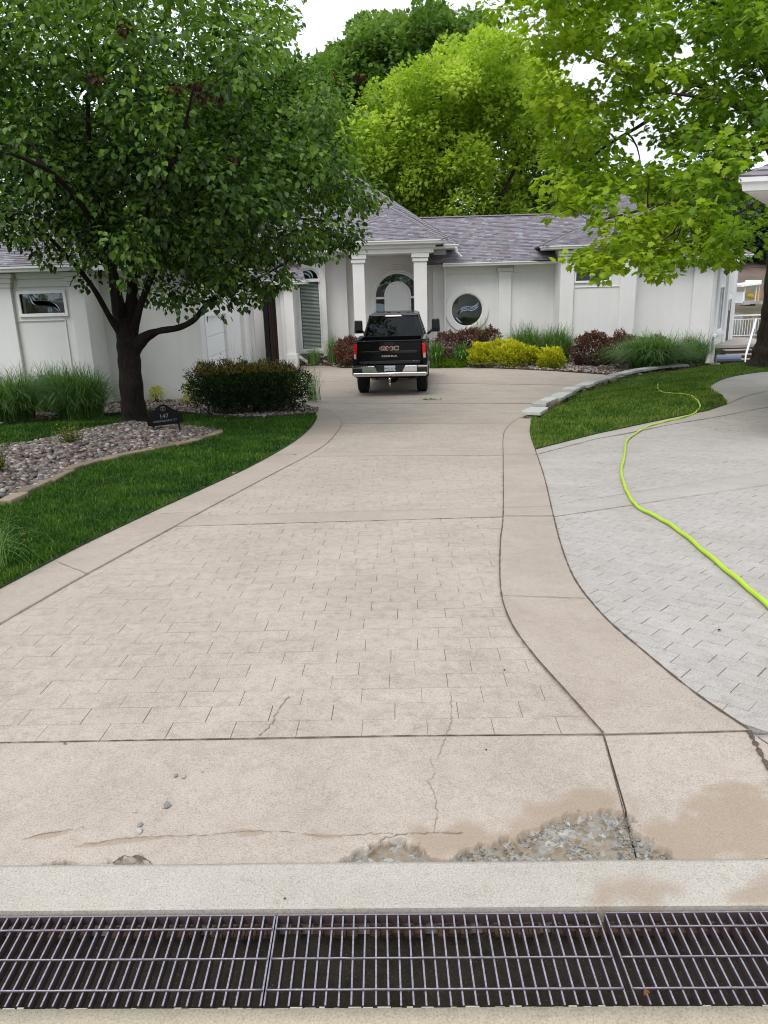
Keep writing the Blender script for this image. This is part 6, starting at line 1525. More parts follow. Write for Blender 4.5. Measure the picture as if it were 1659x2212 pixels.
def barb(lb, es, n, seed, sh=40, tf_=barb_t): shrub('barberry_shrub', lb, 'shrub', M_barb, es, int(n * .7), .062, seed, tf_, group='purple barberry shrubs', stems=16, shoots=sh, shell=.2, lump=.13)
barb('wide purple barberry below the round window, behind the golden shrubs', [ell(932, 1010, 718, 788, 30.6, .8), ell(985, 1042, 712, 775, 30.9, .8), ell(1028, 1084, 711, 770, 31.0, .8)], 17000, 91, 110)
barb('purple barberry right of the rightmost golden shrub', [ell(1234, 1320, 722, 802, 28.6, .8)], 12000, 92)
barb('purple barberry between its neighbour and the tall grass clump', [ell(1296, 1384, 722, 802, 28.8, .8), ell(1365, 1450, 730, 780, 29.6, .8)], 16000, 93)
barb('rounded barberry with orange and green leaves left of the truck', [ell(724, 788, 731, 788, 30.9, .8)], 9000, 94, 20, lambda h, u, P: .35 + .6 * u)
orn('big pale green grass clump behind the stone edging of the right lawn', 1306, 1500, 812, 722, Y=26.9, n=3200, seed=101, wd=.008, rb=.5, tint=.62)
orn('wispy grass clump before the corner of the house, right of the big clump', 1420, 1562, 792, 718, Y=28.2, n=1300, seed=102, wd=.005, rb=.4, tint=.45)
orn('tall loose grass clump behind the golden shrubs, left half', 1072, 1200, 790, 704, Y=30.6, n=1900, seed=103, wd=.006, rb=.4, tint=.5)
orn('tall loose grass clump behind the rightmost golden shrub', 1140, 1262, 792, 706, Y=30.3, n=1900, seed=104, wd=.006, rb=.4, tint=.5)
orn('grass clump rising behind the barberry beside the round window', 1000, 1075, 770, 692, Y=31.5, n=500, seed=105, wd=.005, rb=.25, tint=.5)
orn('airy grass clump before the arched window, left of the barberry', 692, 752, 776, 718, Y=31.5, n=360, seed=106, wd=.004, rb=.2, tint=.7)
orn('small tawny grass tuft under the arched window', 652, 704, 776, 742, Y=31.4, n=240, seed=107, wd=.004, rb=.18, tint=.75)
for (a, b, yb, yt, Y, lb, sd_) in ((920, 962, 795, 738, 29.8, 'strappy green perennial right against the truck', 108), (972, 1022, 793, 740, 29.9, 'strappy green perennial left of the golden shrubs', 109)):
    orn(lb, a, b, yb, yt, Y=Y, n=330, seed=sd_, wd=.016, rb=.22, tint=.42, group='strappy green perennials', name='perennial_plant', col=M_grass if False else M_orn)
shrub('ground_cover', 'low bright green ground cover along the drive edge right of the truck', 'ground cover', M_maple, [ell(925, 975, 776, 796, 29.7, .5), ell(960, 1012, 778, 796, 29.6, .5)], 3500, .05, 110, lambda h, u, P: .2 + .4 * u, stems=4)

# ------------------------------------------------------------------ pickup truck
TX, TYr = fX(842.5, 800, 21.5), 21.5
truck = thing('pickup_truck', (TX, TYr, float(T(TX, 22.9)) + .09), 'black crew cab pickup truck with a chrome rear bumper parked facing the porch', 'truck', rot=(rad(.0), 0, rad(-4.3)))
M_blk, n_, b_ = newmat('black_car_paint'); b_.inputs['Base Color'].default_value = (.003, .003, .004, 1); b_.inputs['Roughness'].default_value = .35; b_.inputs['Coat Weight'].default_value = .45; b_.inputs['Coat Roughness'].default_value = .03; b_.inputs['Specular IOR Level'].default_value = .1
M_chr, n_, b_ = newmat('chrome'); b_.inputs['Base Color'].default_value = (.72, .72, .71, 1); b_.inputs['Metallic'].default_value = 1; b_.inputs['Roughness'].default_value = .12
M_tyre = plain('tyre_rubber', (.012, .012, .012), .85, bumpy=.3, scale=80); M_plas = plain('black_plastic', (.010, .010, .011), .6); M_red = plain('red_lens', (.45, .006, .008), .12, coat=1); M_lens = plain('clear_lens', (.55, .38, .38), .15, coat=1)
M_cglass = glassmat('tinted_car_glass', alpha=.10, ior=1.42); M_bed = plain('bed_liner', (.010, .010, .011), .8, bumpy=.5, scale=90); M_badge = plain('badge_red', (.22, .01, .015), .3); M_plate = plain('plate_white', (.62, .66, .70), .5)
M_brass = plain('worn_brass', (.30, .20, .10), .4, metal=.8); M_ink = plain('plate_ink', (.02, .025, .06), .6); M_seat = plain('seat_cloth', (.018, .018, .020), .9)
def tb_(name, x0, x1, y0, y1, z0, z1, mat, parent=truck, bev=.01):
    return MB().box(x0, x1, y0, y1, z0, z1).build(name, mat, parent, world=False, bevel=bev)
def side_profile(s_):
    """bed side and rear wing in one panel, seen in the YZ plane, with the wheel arch cut out"""
    arch = arc(1.28, .46, .53, -8, 188, 18)
    out = [(.06, .60), (.75, .52)] + arch[::-1] + [(2.15, .50), (2.15, 1.42), (2.12, 1.45), (.10, 1.46), (.05, 1.42), (.03, 1.0)]
    mb = MB(); f0 = lambda a, b: (s_ * (1.035 - .05 * max(0, (b - 1.2) / .33) - .02 * max(0, (.9 - b))), a, b); f1 = lambda a, b: (s_ * .90, a, b)
    pts = [Vector(p) for p in out]; n = len(out); vo, eo, fo, *_ = geometry.delaunay_2d_cdt(pts, [(i, (i + 1) % n) for i in range(n)], [], 1, 1e-6)
    for f_ in (f0, f1): mb.add([f_(v.x, v.y) for v in vo], [tuple(f) for f in fo])
    mb.add([f0(*p) for p in out] + [f1(*p) for p in out], [(i, (i + 1) % n, n + (i + 1) % n, n + i) for i in range(n)])
    return mb
for s_ in (-1, 1):
    q = side_profile(s_).build('bed_side', M_blk, truck, world=False)
    tb_('bed_rail_cap', *sorted((s_ * .85, s_ * .99)), .10, 2.12, 1.461, 1.485, M_blk, q, .008)
    fl = MB(); rr0 = .53
    A0 = arc(1.28, .46, .53, -5, 185, 18); A1 = arc(1.28, .46, .60, -5, 185, 18); n = len(A0)
    fl.add([(s_ * 1.03, a, b) for a, b in A0] + [(s_ * 1.055, a, b) for a, b in A1] + [(s_ * 1.0, a, b) for a, b in A1] + [(s_ * .98, a, b) for a, b in A0],
           [(i, i + 1, n + i + 1, n + i) for i in range(n - 1)] + [(n + i, n + i + 1, 2 * n + i + 1, 2 * n + i) for i in range(n - 1)] + [(i, i + 1, 3 * n + i + 1, 3 * n + i) for i in range(n - 1)])
    fl.build('wheel_arch', M_blk, q, world=False)
tb_('bed_floor', -.90, .90, .10, 2.15, .88, .93, M_bed, truck, 0); tb_('bed_front', -.90, .90, 2.10, 2.15, .93, 1.46, M_blk, truck, .01)
for s_ in (-1, 1): tb_('wheel_well', *sorted((s_ * .62, s_ * .899)), .85, 1.7, .93, 1.15, M_bed, truck, .04)
# tailgate
tg = tb_('tailgate', -.875, .875, .02, .09, .86, 1.435, M_blk, truck, .018)
tb_('tailgate_cap', -.88, .88, .0, .13, 1.438, 1.468, M_blk, tg, .010)
cr = MB().hexa([(-.74, .004, 1.13), (.74, .004, 1.13), (.70, .02, 1.13), (-.70, .02, 1.13), (-.76, .015, 1.19), (.76, .015, 1.19), (.74, .021, 1.19), (-.74, .021, 1.19)]); cr.build('crease', M_blk, tg, world=False, bevel=.003)
st_ = MB().hexa([(-.80, -.01, .84), (.80, -.01, .84), (.80, .03, .84), (-.80, .03, .84), (-.36, .006, .965), (.36, .006, .965), (.36, .03, .965), (-.36, .03, .965)])
st_ = MB().hexa([(-.84, -.006, .842), (.84, -.006, .842), (.84, .022, .842), (-.84, .022, .842), (-.84, .008, .92), (.84, .008, .92), (.84, .022, .92), (-.84, .022, .92)]); st_.build('lower_step', M_blk, tg, world=False, bevel=.004)
tb_('handle', -.135, .135, .008, .03, 1.345, 1.42, M_plas, tg, .012); tb_('camera_bar', -.11, .11, .002, .012, 1.395, 1.41, M_plas, tg, .002)
def text(body, size, mat, parent, loc, ext=.003, off=0.0, xs=1.0, rot=(rad(90), 0, 0), name='letters', center=True, sp=1.0):
    cu = bpy.data.curves.new('t', 'FONT'); cu.body = body; cu.size = size; cu.extrude = ext; cu.offset = off; cu.align_x = 'CENTER' if center else 'LEFT'; cu.space_character = sp; cu.resolution_u = 3
    to = bpy.data.objects.new('t', cu); COL.objects.link(to); me = bpy.data.meshes.new_from_object(to); bpy.data.objects.remove(to); bpy.data.curves.remove(cu)
    me.name = name; me.materials.clear(); o = link(name, me, mat, parent); o.location = loc; o.rotation_euler = rot; o.scale = (xs, 1, 1); return o
text('GMC', .150, M_chr, tg, (-.01, .013, 1.212), .008, .010, 1.55, sp=1.05); text('GMC', .150, M_badge, tg, (-.01, .004, 1.212), .002, .001, 1.55, sp=1.05)
text('SIERRA', .062, M_chr, tg, (-.01, .016, 1.03), .005, .0035, 2.0, sp=1.15); text('SLE', .042, M_chr, tg, (.70, .012, .895), .004, .0025, 1.9, sp=1.1)
for s_ in (-1, 1):
    tl = MB(); x0, x1 = s_ * .885, s_ * 1.03
    tl.hexa([(x0 + s_ * .03, .0, .98), (x1 - s_ * .02, .05, .96), (x1 - s_ * .02, .28, .98), (x0 + s_ * .03, .28, .98), (x0, -.005, 1.38), (x1 - s_ * .03, .03, 1.40), (x1 - s_ * .03, .32, 1.40), (x0, .32, 1.38)])
    L_ = tl.build('taillight', M_red, truck, world=False, bevel=.018)
    for k in range(3): tb_('lamp_cell', *sorted((s_ * .905, s_ * .985)), -.012, -.0, 1.28 - k * .08, 1.345 - k * .08, plain('deep_red_lens', (.75, .012, .01), .15) if (k == 0 and s_ == -1) else bpy.data.materials['deep_red_lens'], L_, .006)
    tb_('reverse_lens', *sorted((s_ * .925, s_ * .99)), -.010, .004, .99, 1.13, M_lens, L_, .006)
    # rear post between lamp and tailgate
    tb_('bed_corner', *sorted((s_ * .878, s_ * 1.0)), .06, .16, .86, 1.435, M_blk, truck, .02)
# bumper
bm_ = MB(); bm_.hexa([(-1.0, -.13, .51), (1.0, -.13, .51), (1.0, .1, .50), (-1.0, .1, .50), (-1.02, -.16, .615), (1.02, -.16, .615), (1.02, .1, .615), (-1.02, .1, .615)])
bp = bm_.build('rear_bumper', M_chr, truck, world=False, bevel=.022, segs=3)
for s_ in (-1, 1):
    m = MB(); x = lambda v: s_ * v
    m.hexa([(x(.335), -.15, .625), (x(.76), -.15, .625), (x(.76), .05, .625), (x(.335), .05, .625), (x(.42), -.14, .80), (x(.76), -.14, .80), (x(.76), .05, .80), (x(.42), .05, .80)]); m.build('bumper_face', M_chr, bp, world=False, bevel=.015)
    tb_('bumper_face', *sorted((x(.761), x(1.035))), -.125, .1, .742, .80, M_chr, bp, .012)
    tb_('corner_step', *sorted((x(.765), x(1.03))), -.11, .15, .60, .74, M_plas, bp, .02); tb_('bumper_end', *sorted((x(1.0), x(1.045))), -.05, .35, .54, .79, M_chr, bp, .015)
    tb_('bumper_top_pad', *sorted((x(.42), x(1.0))), -.12, .06, .801, .815, M_plas, bp, .004)
tb_('plate_recess', -.40, .40, -.05, .02, .62, .81, M_plas, bp, .01)
pt = tb_('licence_plate', -.152, .152, -.066, -.052, .645, .797, M_plate, truck, .003); tb_('plate_frame_strip', -.12, .12, -.069, -.066, .645, .664, M_ink, pt, 0)
text('7WG W24', .098, M_ink, pt, (0, -.067, .682), .001, .0015, .74, sp=1.0); text('o', .04, M_ink, pt, (.004, -.067, .70), .001, .001, .6)
# hitch
tb_('receiver', -.05, .05, -.12, .3, .43, .51, M_plas); hb = tb_('ball_mount', -.028, .028, -.30, -.05, .40, .46, M_brass); tb_('shank', -.032, .032, -.24, -.19, .25, .46, M_brass, hb, .01)
MB().lathe([(.018, 0), (.018, .04), (.036, .06), (.042, .085), (.03, .115), (.0, .125)], (0, -.25, .36), 'z', 14).build('hitch_ball', M_chr, hb, world=False, smooth=True)
MB().lathe([(.03, 0), (.036, .02), (.02, .05)], (0, -.22, .30), 'z', 12).build('lower_ball', M_chr, hb, world=False, smooth=True)
MB().tube([(-.2, .3, .52), (.2, .3, .50)], .035, 8).build('crossmember', M_plas, truck, world=False); MB().tube([(.72, .05, .47), (.72, .5, .47)], .045, 14).build('exhaust', M_plas, truck, world=False, smooth=True)
MB().box(-.55, .55, .2, 5.3, .45, .62).build('chassis', M_plas, truck, world=False); MB().tube([(-.8, 1.28, .37), (.8, 1.28, .37)], .07, 10).lathe([(.10, -.14), (.19, -.05), (.19, .05), (.10, .14)], (0, 1.28, .37), 'y', 14).build('rear_axle', M_plas, truck, world=False, smooth=True)
for s_ in (-.45, .5): tb_('shock_absorber', s_ - .03, s_ + .03, 1.1, 1.16, .30, .62, M_plas)
# wheels
for y in (1.28, 5.0):
    for s_ in (-1, 1):
        wname = MB().lathe([(.26, -.15), (.375, -.155), (.42, -.13), (.438, -.07), (.442, 0), (.438, .07), (.42, .13), (.375, .155), (.26, .15)], (s_ * .86, y, .352), 'x', 40)
        W2 = wname.build('wheel', M_tyre, truck, world=False, smooth=True)
        tr_ = MB()
        for k in range(48):
            a = 2 * math.pi * k / 48
            for xo in (-.095, -.03, .035, .10):
                a2 = a + (.06 if xo in (-.03, .10) else 0); c, s2 = math.cos(a2), math.sin(a2); r0, r1 = .432, .450; t = .035
                P = [(s_ * .86 + xo + dx, y + r * c - dt * s2, .352 + r * s2 + dt * c) for r in (r0, r1) for dx, dt in ((-.024, -.017), (.024, -.017), (.024, .017), (-.024, .017))]
                tr_.hexa(P)
        tr_.build('tread', M_tyre, W2, world=False, kind='stuff')
        MB().lathe([(.05, .0), (.07, .10), (.22, .08), (.245, .13), (.262, .14), (.262, -.1)] if s_ > 0 else [(.05, 0), (.07, -.10), (.22, -.08), (.245, -.13), (.262, -.14), (.262, .1)], (s_ * .86, y, .352), 'x', 28).build('rim', M_chr, W2, world=False, smooth=False)
# cab
def loft(name, secs, mat, parent=truck, bev=.03, smooth=False):
    mb = MB(); n = len(secs[0]); mb.add([p for s in secs for p in s], [tuple(range(n - 1, -1, -1)), tuple(range((len(secs) - 1) * n, len(secs) * n))] + [(i * n + k, i * n + (k + 1) % n, (i + 1) * n + (k + 1) % n, (i + 1) * n + k) for i in range(len(secs) - 1) for k in range(n)])
    return mb.build(name, mat, parent, world=False, bevel=bev, segs=3)
cab = loft('cab_body', [[(-1.0, 2.17, .5), (1.0, 2.17, .5), (1.0, 4.75, .5), (-1.0, 4.75, .5)], [(-1.03, 2.17, .9), (1.03, 2.17, .9), (1.03, 4.75, .9), (-1.03, 4.75, .9)], [(-.99, 2.17, 1.36), (.99, 2.17, 1.36), (.99, 4.75, 1.34), (-.99, 4.75, 1.34)]], M_blk, bev=.04)
# open greenhouse: pillars, roof and glass
gb = [(-.955, 2.18, 1.362), (.955, 2.18, 1.362), (.955, 4.70, 1.345), (-.955, 4.70, 1.345)]; gt = [(-.74, 2.42, 2.03), (.74, 2.42, 2.03), (.74, 3.95, 2.05), (-.74, 3.95, 2.05)]
def pillar(pb, pt_, wx, wy, nm='pillar'):
    (x, y, z), (X2, Y2, Z2) = pb, pt_
    MB().hexa([(x, y, z), (x + wx, y, z), (x + wx, y + wy, z), (x, y + wy, z), (X2, Y2, Z2), (X2 + wx * .8, Y2, Z2), (X2 + wx * .8, Y2 + wy, Z2), (X2, Y2 + wy, Z2)]).build(nm, M_blk, cab, world=False, bevel=.01)
for s_ in (-1, 1):
    pillar((s_ * .955, 2.18, 1.36), (s_ * .74, 2.42, 2.03), -s_ * .07, .30); pillar((s_ * .965, 3.22, 1.36), (s_ * .745, 3.28, 2.03), -s_ * .05, .12); pillar((s_ * .955, 4.62, 1.34), (s_ * .74, 3.85, 2.04), -s_ * .06, .10)
    m = MB().add([(s_ * .94, 2.45, 1.38), (s_ * .94, 4.62, 1.36), (s_ * .735, 3.92, 2.03), (s_ * .735, 2.65, 2.03)], [(0, 1, 2, 3)]); m.build('side_glass', M_cglass, cab, world=False)
    tb_('window_trim', *sorted((s_ * .975, s_ * .995)), 2.3, 4.6, 1.352, 1.375, M_chr, cab, .004)
    dr_ = tb_('door_handle', *sorted((s_ * 1.0, s_ * 1.035)), 3.05, 3.25, 1.17, 1.21, M_blk, cab, .01); tb_('door_handle', *sorted((s_ * 1.0, s_ * 1.035)), 4.1, 4.3, 1.17, 1.21, M_blk, cab, .01)
    tb_('running_board', *sorted((s_ * .93, s_ * 1.07)), 2.2, 4.5, .42, .47, M_chr if s_ > 0 else M_plas, truck, .02)
MB().add([(-.90, 2.195, 1.38), (.90, 2.195, 1.38), (.70, 2.40, 2.0), (-.70, 2.40, 2.0)], [(0, 1, 2, 3)]).build('rear_window', M_cglass, cab, world=False)
MB().hexa([(-.89, 2.18, 1.36), (.89, 2.18, 1.36), (.89, 2.22, 1.36), (-.89, 2.22, 1.36), (-.875, 2.19, 1.40), (.875, 2.19, 1.40), (.875, 2.23, 1.40), (-.875, 2.23, 1.40)]).build('window_frame', M_plas, cab, world=False)
MB().add([(-.90, 4.68, 1.36), (.90, 4.68, 1.36), (.70, 3.95, 2.04), (-.70, 3.95, 2.04)], [(0, 1, 2, 3)]).build('windshield', M_cglass, cab, world=False)
roof = loft('cab_roof', [[(-.76, 2.36, 2.01), (.76, 2.36, 2.01), (.76, 4.0, 2.03), (-.76, 4.0, 2.03)], [(-.73, 2.38, 2.07), (.73, 2.38, 2.07), (.73, 3.97, 2.085), (-.73, 3.97, 2.085)], [(-.62, 2.50, 2.11), (.62, 2.50, 2.11), (.62, 3.85, 2.13), (-.62, 3.85, 2.13)]], M_blk, bev=.03)
for x in (-.45, -.15, .15, .45): tb_('roof_rib', x - .05, x + .05, 2.6, 3.75, 2.112, 2.135, M_blk, roof, .012)
MB().hexa([(-.26, 2.335, 2.01), (.26, 2.335, 2.01), (.26, 2.42, 2.01), (-.26, 2.42, 2.01), (-.23, 2.36, 2.06), (.23, 2.36, 2.06), (.23, 2.44, 2.06), (-.23, 2.44, 2.06)]).build('third_brake_light', M_lens, roof, world=False, bevel=.012)
for x in (-.45, .45): st2 = tb_('seat', x - .26, x + .26, 3.55, 3.72, 1.0, 1.62, M_seat, cab, .05); tb_('headrest', x - .12, x + .12, 3.57, 3.68, 1.63, 1.80, M_seat, st2, .04)
tb_('rear_seat', -.75, .75, 2.45, 2.62, .9, 1.52, M_seat, cab, .05); tb_('dashboard', -.85, .85, 4.35, 4.65, 1.2, 1.42, M_plas, cab, .05)
hood = loft('hood', [[(-1.0, 4.76, .6), (1.0, 4.76, .6), (1.0, 6.1, .6), (-1.0, 6.1, .6)], [(-1.03, 4.76, 1.1), (1.03, 4.76, 1.1), (1.02, 6.12, 1.1), (-1.02, 6.12, 1.1)], [(-.93, 4.76, 1.36), (.93, 4.76, 1.36), (.88, 6.0, 1.32), (-.88, 6.0, 1.32)]], M_blk, bev=.05)
tb_('grille', -.7, .7, 6.12, 6.16, .75, 1.2, M_chr, hood, .02)
for s_ in (-1, 1): tb_('headlight', *sorted((s_ * .72, s_ * 1.0)), 6.05, 6.15, .9, 1.15, M_lens, hood, .03)
tb_('front_bumper', -1.0, 1.0, 6.13, 6.3, .45, .72, M_chr, truck, .04)
for s_ in (-1, 1):
    mr = MB().hexa([(s_ * 1.13, 4.22, 1.42), (s_ * 1.40, 4.20, 1.42), (s_ * 1.40, 4.36, 1.44), (s_ * 1.13, 4.38, 1.44), (s_ * 1.13, 4.22, 1.84), (s_ * 1.38, 4.20, 1.85), (s_ * 1.38, 4.34, 1.82), (s_ * 1.13, 4.36, 1.82)]).build('side_mirror', M_plas, truck, world=False, bevel=.035, segs=3)
    tb_('mirror_glass', *sorted((s_ * 1.155, s_ * 1.325)), 4.19, 4.205, 1.53, 1.81, M_darkd, mr, .006); tb_('convex_mirror_glass', *sorted((s_ * 1.155, s_ * 1.325)), 4.19, 4.205, 1.45, 1.51, M_cglass, mr, .004)
    MB().tube([(s_ * .99, 4.32, 1.36), (s_ * 1.16, 4.30, 1.50)], .04, 8).build('mirror_arm', M_plas, mr, world=False, smooth=True)
MB().tube([(.98, 4.9, 1.35), (.99, 4.95, 1.75), (1.0, 5.0, 2.12)], .004, 5).build('antenna', M_plas, truck, world=False)

# ------------------------------------------------------------------ hose
HP = [(1421, 832), (1421, 840), (1428, 848), (1450, 852), (1482, 854), (1500, 862), (1511, 875), (1508, 888), (1480, 900), (1440, 910), (1400, 921), (1372, 937), (1354, 952), (1350, 975), (1347, 995), (1342, 1015), (1348, 1045), (1360, 1072), (1380, 1096), (1430, 1122), (1475, 1152), (1530, 1198), (1590, 1248), (1659, 1308), (1740, 1380), (1830, 1450)]
hp = smooth_line([tuple(G(*p, .02)) for p in HP], 8)
hpts = [(x, y, float(T(x, y)) + .020 + (.022 if in_poly(np.array([x]), np.array([y]), LAWN_R)[0] else .0) + .004 * math.sin(i * .9)) for i, (x, y, z) in enumerate(hp)]
hose = thing('garden_hose', hpts[0], 'lime green garden hose snaking over the right lawn and grey paving', 'hose')
MB().tube(hpts, .0145, 12).build('hose_tube', M_hose, hose, smooth=True)
MB().tube([hpts[0], tuple(np.array(hpts[0]) + .06 * unit(np.array(hpts[0]) - np.array(hpts[1])))], .019, 10).build('hose_coupling', M_galv, hose, smooth=True)
hp2 = [tuple(G(*p, .03)) for p in ((1385, 806), (1400, 804), (1420, 801))]
hp3 = smooth_line([(p[0], p[1], p[2] + .02) for p in hp2], 4)

# ------------------------------------------------------------------ address plaque
s0 = G(392, 948); sY = float(s0[1]); sa = G(334, 940)
gs = bedz(s0[0], s0[1])[0]
plq = thing('address_plaque', (float(A(361, 930, sY)[0]), sY, gs), 'black address plaque on two stakes in the river rocks beside the pear trunk', 'sign', rot=(0, rad(-4.2), rad(8)))
M_sign = plain('black_cast_metal', (.004, .004, .005), .6, spec=.15); M_sil = plain('pewter_lettering', (.15, .15, .16), .5)
sw_ = 1662 / sY; wS = 76 / sw_; zb_ = .15; hS = .21; k_ = wS / 2
out = [(-k_, zb_), (k_, zb_), (k_, zb_ + .16), (k_ * .80, zb_ + .17), (k_ * .80, zb_ + .215), (k_ * .62, zb_ + .23), (k_ * .52, zb_ + .245), (k_ * .42, zb_ + .275), (k_ * .28, zb_ + .315), (k_ * .10, zb_ + .34), (-k_ * .10, zb_ + .34), (-k_ * .28, zb_ + .315), (-k_ * .42, zb_ + .275), (-k_ * .52, zb_ + .245), (-k_ * .62, zb_ + .23), (-k_ * .80, zb_ + .215), (-k_ * .80, zb_ + .17), (-k_, zb_ + .16)]
pl_ = MB().poly_extrude(out, lambda a, b: (a, -.01, b), lambda a, b: (a, .01, b)).build('plaque', M_sign, plq, world=False, bevel=.003)
band_l = MB()
for (a, b) in zip(out, out[1:] + out[:1]): band_l.tube([(a[0] * .94, -.012, zb_ + .01 + (a[1] - zb_) * .95), (b[0] * .94, -.012, zb_ + .01 + (b[1] - zb_) * .95)], .0015, 4)
band_l.build('rim_line', M_sign, pl_, world=False)
text('147', .105, M_sil, pl_, (-.005, -.011, zb_ + .105), .002, .0, 1.0); text('GREENSBORO CT', .045, M_sil, pl_, (0, -.011, zb_ + .045), .002, .0, 1.12)
text('Z', .075, M_sil, pl_, (0, -.011, zb_ + .245), .002, .0, 1.0)
rg_ = MB()
K = 20; rg_.tube([(.043 * math.cos(2 * math.pi * i / K), -.012, zb_ + .27 + .043 * math.sin(2 * math.pi * i / K)) for i in range(K + 1)], .0022, 5); rg_.build('monogram_ring', M_sil, pl_, world=False)
for s_ in (-.72, .72): MB().box(s_ * k_ - .012, s_ * k_ + .012, .011, .025, -.15, zb_ + .06).build('stake', M_sign, plq, world=False)
MB().box(-k_ * .8, k_ * .8, -.02, .011, zb_ - .012, zb_ + .004).build('support_bar', M_sign, plq, world=False)

# path lamp
pz_ = G(658, 893); lp_ = thing('path_lamp', tuple(pz_), 'small black path lamp with a clear lantern at the end of the dark evergreen shrub', 'lamp')
MB().tube([(0, 0, -.05), (0, 0, .16)], .01, 6).build('stake', M_sign, lp_, world=False); MB().lathe([(.028, .16), (.045, .26)], (0, 0, 0), 'z', 10).build('lantern_glass', plain('frosted_lamp_glass', (.45, .45, .42), .3), lp_, world=False)
MB().lathe([(.07, .26), (.07, .272), (.03, .295), (.01, .30)], (0, 0, 0), 'z', 14).build('cap', M_sign, lp_, world=False)
for k in range(6):
    a = k * math.pi / 3; MB().tube([(.03 * math.cos(a), .03 * math.sin(a), .155), (.05 * math.cos(a), .05 * math.sin(a), .262)], .003, 4).build('cage_bar', M_sign, lp_, world=False)

# loose stones, leaves and twigs on the concrete
def pebble(label, px, py, s, seed, mat=None, grp='concrete crumbs on the apron'):
    r = np.random.default_rng(seed); V0, F0 = ico(2); V = V0 * (1 + r.normal(0, .10, (len(V0), 1))) * np.array([1.2, .8, .55]) * s; p = G(px, py)
    a = r.uniform(0, 6); V = np.column_stack([V[:, 0] * math.cos(a) - V[:, 1] * math.sin(a), V[:, 0] * math.sin(a) + V[:, 1] * math.cos(a), V[:, 2]]) + np.array([p[0], p[1], p[2] + s * .42])
    o = np_mesh('loose_stone', V - np.array(p), F0, mat or M_crumb); o.location = p; tag(o, label, 'stone', grp)
M_crumb = tintmat('concrete_crumb', [(0, (.22, .21, .2)), (1, (.42, .4, .37))], .9, src='obj', nscale=120)
pebble('left of the two small crumbs lying side by side on the apron', 380, 1677, .009, 1); pebble('right of the two small crumbs lying side by side on the apron', 397, 1679, .010, 2)
pebble('largest grey crumb between the small pair and the stacked pair', 361, 1742, .014, 3); pebble('small crumb touching the largest one on its left', 354, 1745, .007, 4)
pebble('upper crumb of the stacked pair on the left of the apron', 303, 1784, .010, 5); pebble('lower crumb of the stacked pair on the left of the apron', 302, 1797, .011, 6)
pebble('tiny crumb right of the paired crumbs', 437, 1668, .006, 7); pebble('white speck of stone on the left of the apron', 291, 1755, .006, 8)
# aggregate showing in the broken concrete
def aggregate():
    r = np.random.default_rng(90); P = []
    for poly, n in zip(SPALL, (950, 70, 40)):
        xs = [p[0] for p in poly]; ys = [p[1] for p in poly]; X = r.uniform(min(xs), max(xs), n * 5); Y = r.uniform(min(ys), max(ys), n * 5); k = in_poly(X, Y, poly); P.append(np.column_stack([X[k][:n], Y[k][:n]]))
    P = np.vstack(P); N = len(P); V0, F0 = ico(1); s = r.gamma(2.2, .0012, N) + .0014; V = V0[None] * (1 + r.normal(0, .16, (N, len(V0), 1))) * (s[:, None, None]) * np.stack([r.uniform(.8, 1.5, N), r.uniform(.6, 1.1, N), r.uniform(.45, .8, N)], -1)[:, None]
    a = r.uniform(0, 6.3, N)[:, None]; X2 = V[..., 0] * np.cos(a) - V[..., 1] * np.sin(a); Y2 = V[..., 0] * np.sin(a) + V[..., 1] * np.cos(a)
    z = T(P[:, 0], P[:, 1]) - .0215; W = np.stack([X2 + P[:, 0:1], Y2 + P[:, 1:2], V[..., 2] + z[:, None]], -1).reshape(-1, 3)
    o = np_mesh('exposed_aggregate', W, (np.arange(N)[:, None, None] * len(V0) + F0[None]).reshape(-1, 3), tintmat('aggregate_stone', [(0, (.12, .115, .11)), (.35, (.21, .205, .20)), (.75, (.27, .22, .16)), (.93, (.30, .29, .27)), (1, (.42, .41, .38))], .85, nscale=150), tint=np.repeat(r.random(N), len(F0)), kind='stuff')
    tag(o, 'grey and tan aggregate bared in the broken concrete beside the drain', 'gravel')
aggregate()
M_dry = leafmat('dry_leaf', [(.05, .02, .008), (.16, .06, .015), (.30, .13, .03)], .15, .7, .2)
def leaf_thing(label, px, py, s, seed, tint, mat=None, dz=.006):
    r = np.random.default_rng(seed); p = G(px, py); R_ = frames(unit(np.array([[r.normal(), r.normal(), .1]])), unit(np.array([[.2 * r.normal(), .2 * r.normal(), 1]])))
    V, Fc = place(PEAR_V * np.array([1, 1, 1.6]), PEAR_T, np.zeros((1, 3)), R_, np.array([s])); V[:, 2] += dz
    o = np_mesh('fallen_leaf', V, Fc, mat or M_dry, tint=np.full(len(Fc), tint)); o.location = p; tag(o, label, 'leaf', 'fallen leaves')
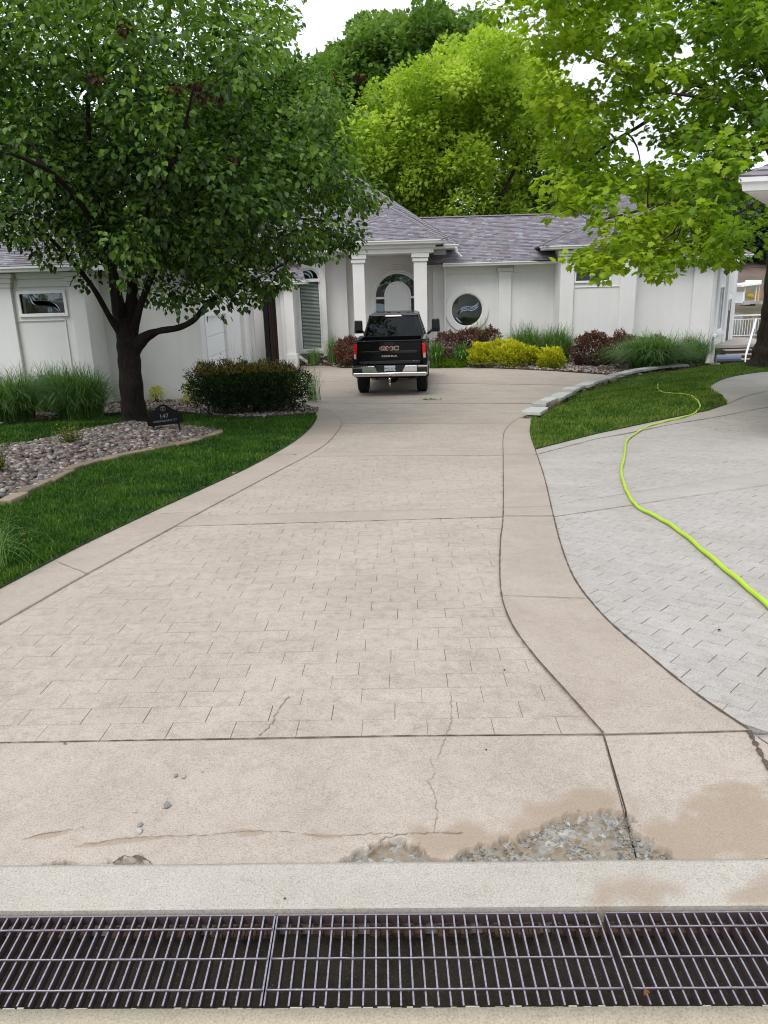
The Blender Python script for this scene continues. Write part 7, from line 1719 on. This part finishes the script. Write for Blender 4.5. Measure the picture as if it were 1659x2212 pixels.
leaf_thing('small orange leaf on the apron near the left frame edge', 138, 1611, .016, 1, .9); leaf_thing('dark leaf near the middle of the apron right side', 1049, 1621, .010, 2, .0)
leaf_thing('dark curled leaf on the stamped paving before the right border', 1087, 1448, .014, 3, .2); leaf_thing('black curled leaf on the grey herringbone paving', 1558, 1363, .022, 4, 0)
leaf_thing('dark leaf on the stamped paving below the left border curve', 640, 983, .06, 5, .2); leaf_thing('tan dead leaf on the left lawn', 224, 1052, .07, 6, .9, dz=.05); leaf_thing('pale leaf on the left lawn below the pear tree', 505, 1033, .06, 7, 1, dz=.05)
leaf_thing('pink-brown leaf among the grass near the left frame edge', 60, 1165, .05, 8, .8, dz=.05); leaf_thing('brown leaf on the concrete curb', 619, 1948, .010, 9, .3, dz=.01); leaf_thing('red leaf caught in the right drain grate', 1402, 2143, .02, 10, .6, dz=.004)
leaf_thing('brown leaf on the middle of the right lawn', 1326, 901, .07, 11, .5, dz=.05); leaf_thing('dark leaf on the lower part of the right lawn', 1216, 919, .06, 12, .1, dz=.05)
sp_ = G(927, 864); r_ = np.random.default_rng(4); LPp = np.array(sp_) + r_.normal(0, 1, (26, 3)) * np.array([.14, .10, 0]) + np.array([0, 0, .02])
sprig = thing('leaf_sprig', tuple(sp_), 'small green leafy sprig lying on the drive behind the truck', 'sprig')
V, Fc = place(PEAR_V, PEAR_T, LPp, frames(unit(r_.normal(size=(26, 3)) * [1, 1, .2]), unit(r_.normal(size=(26, 3)) * .3 + [0, 0, 1])), np.full(26, .07)); np_mesh('leaves', V, Fc, M_orn, sprig, tint=np.full(len(Fc), .5), kind='stuff')

treeline_n = leaf_cloud('street_trees', *(lambda r: (lambda C_: (C_, np.full(len(C_), 1.9), np.full(len(C_), 60)))(np.column_stack([r.uniform(-70, 70, 420), r.uniform(-46, -34, 420), 1.5 + r.random(420) * 8.5])))(np.random.default_rng(5)), .55, OAK_V, OAK_T, M_oakD, None, 97, np.full(420, .45))
tag(treeline_n, 'green trees across the street, seen mirrored in the window panes', 'trees')
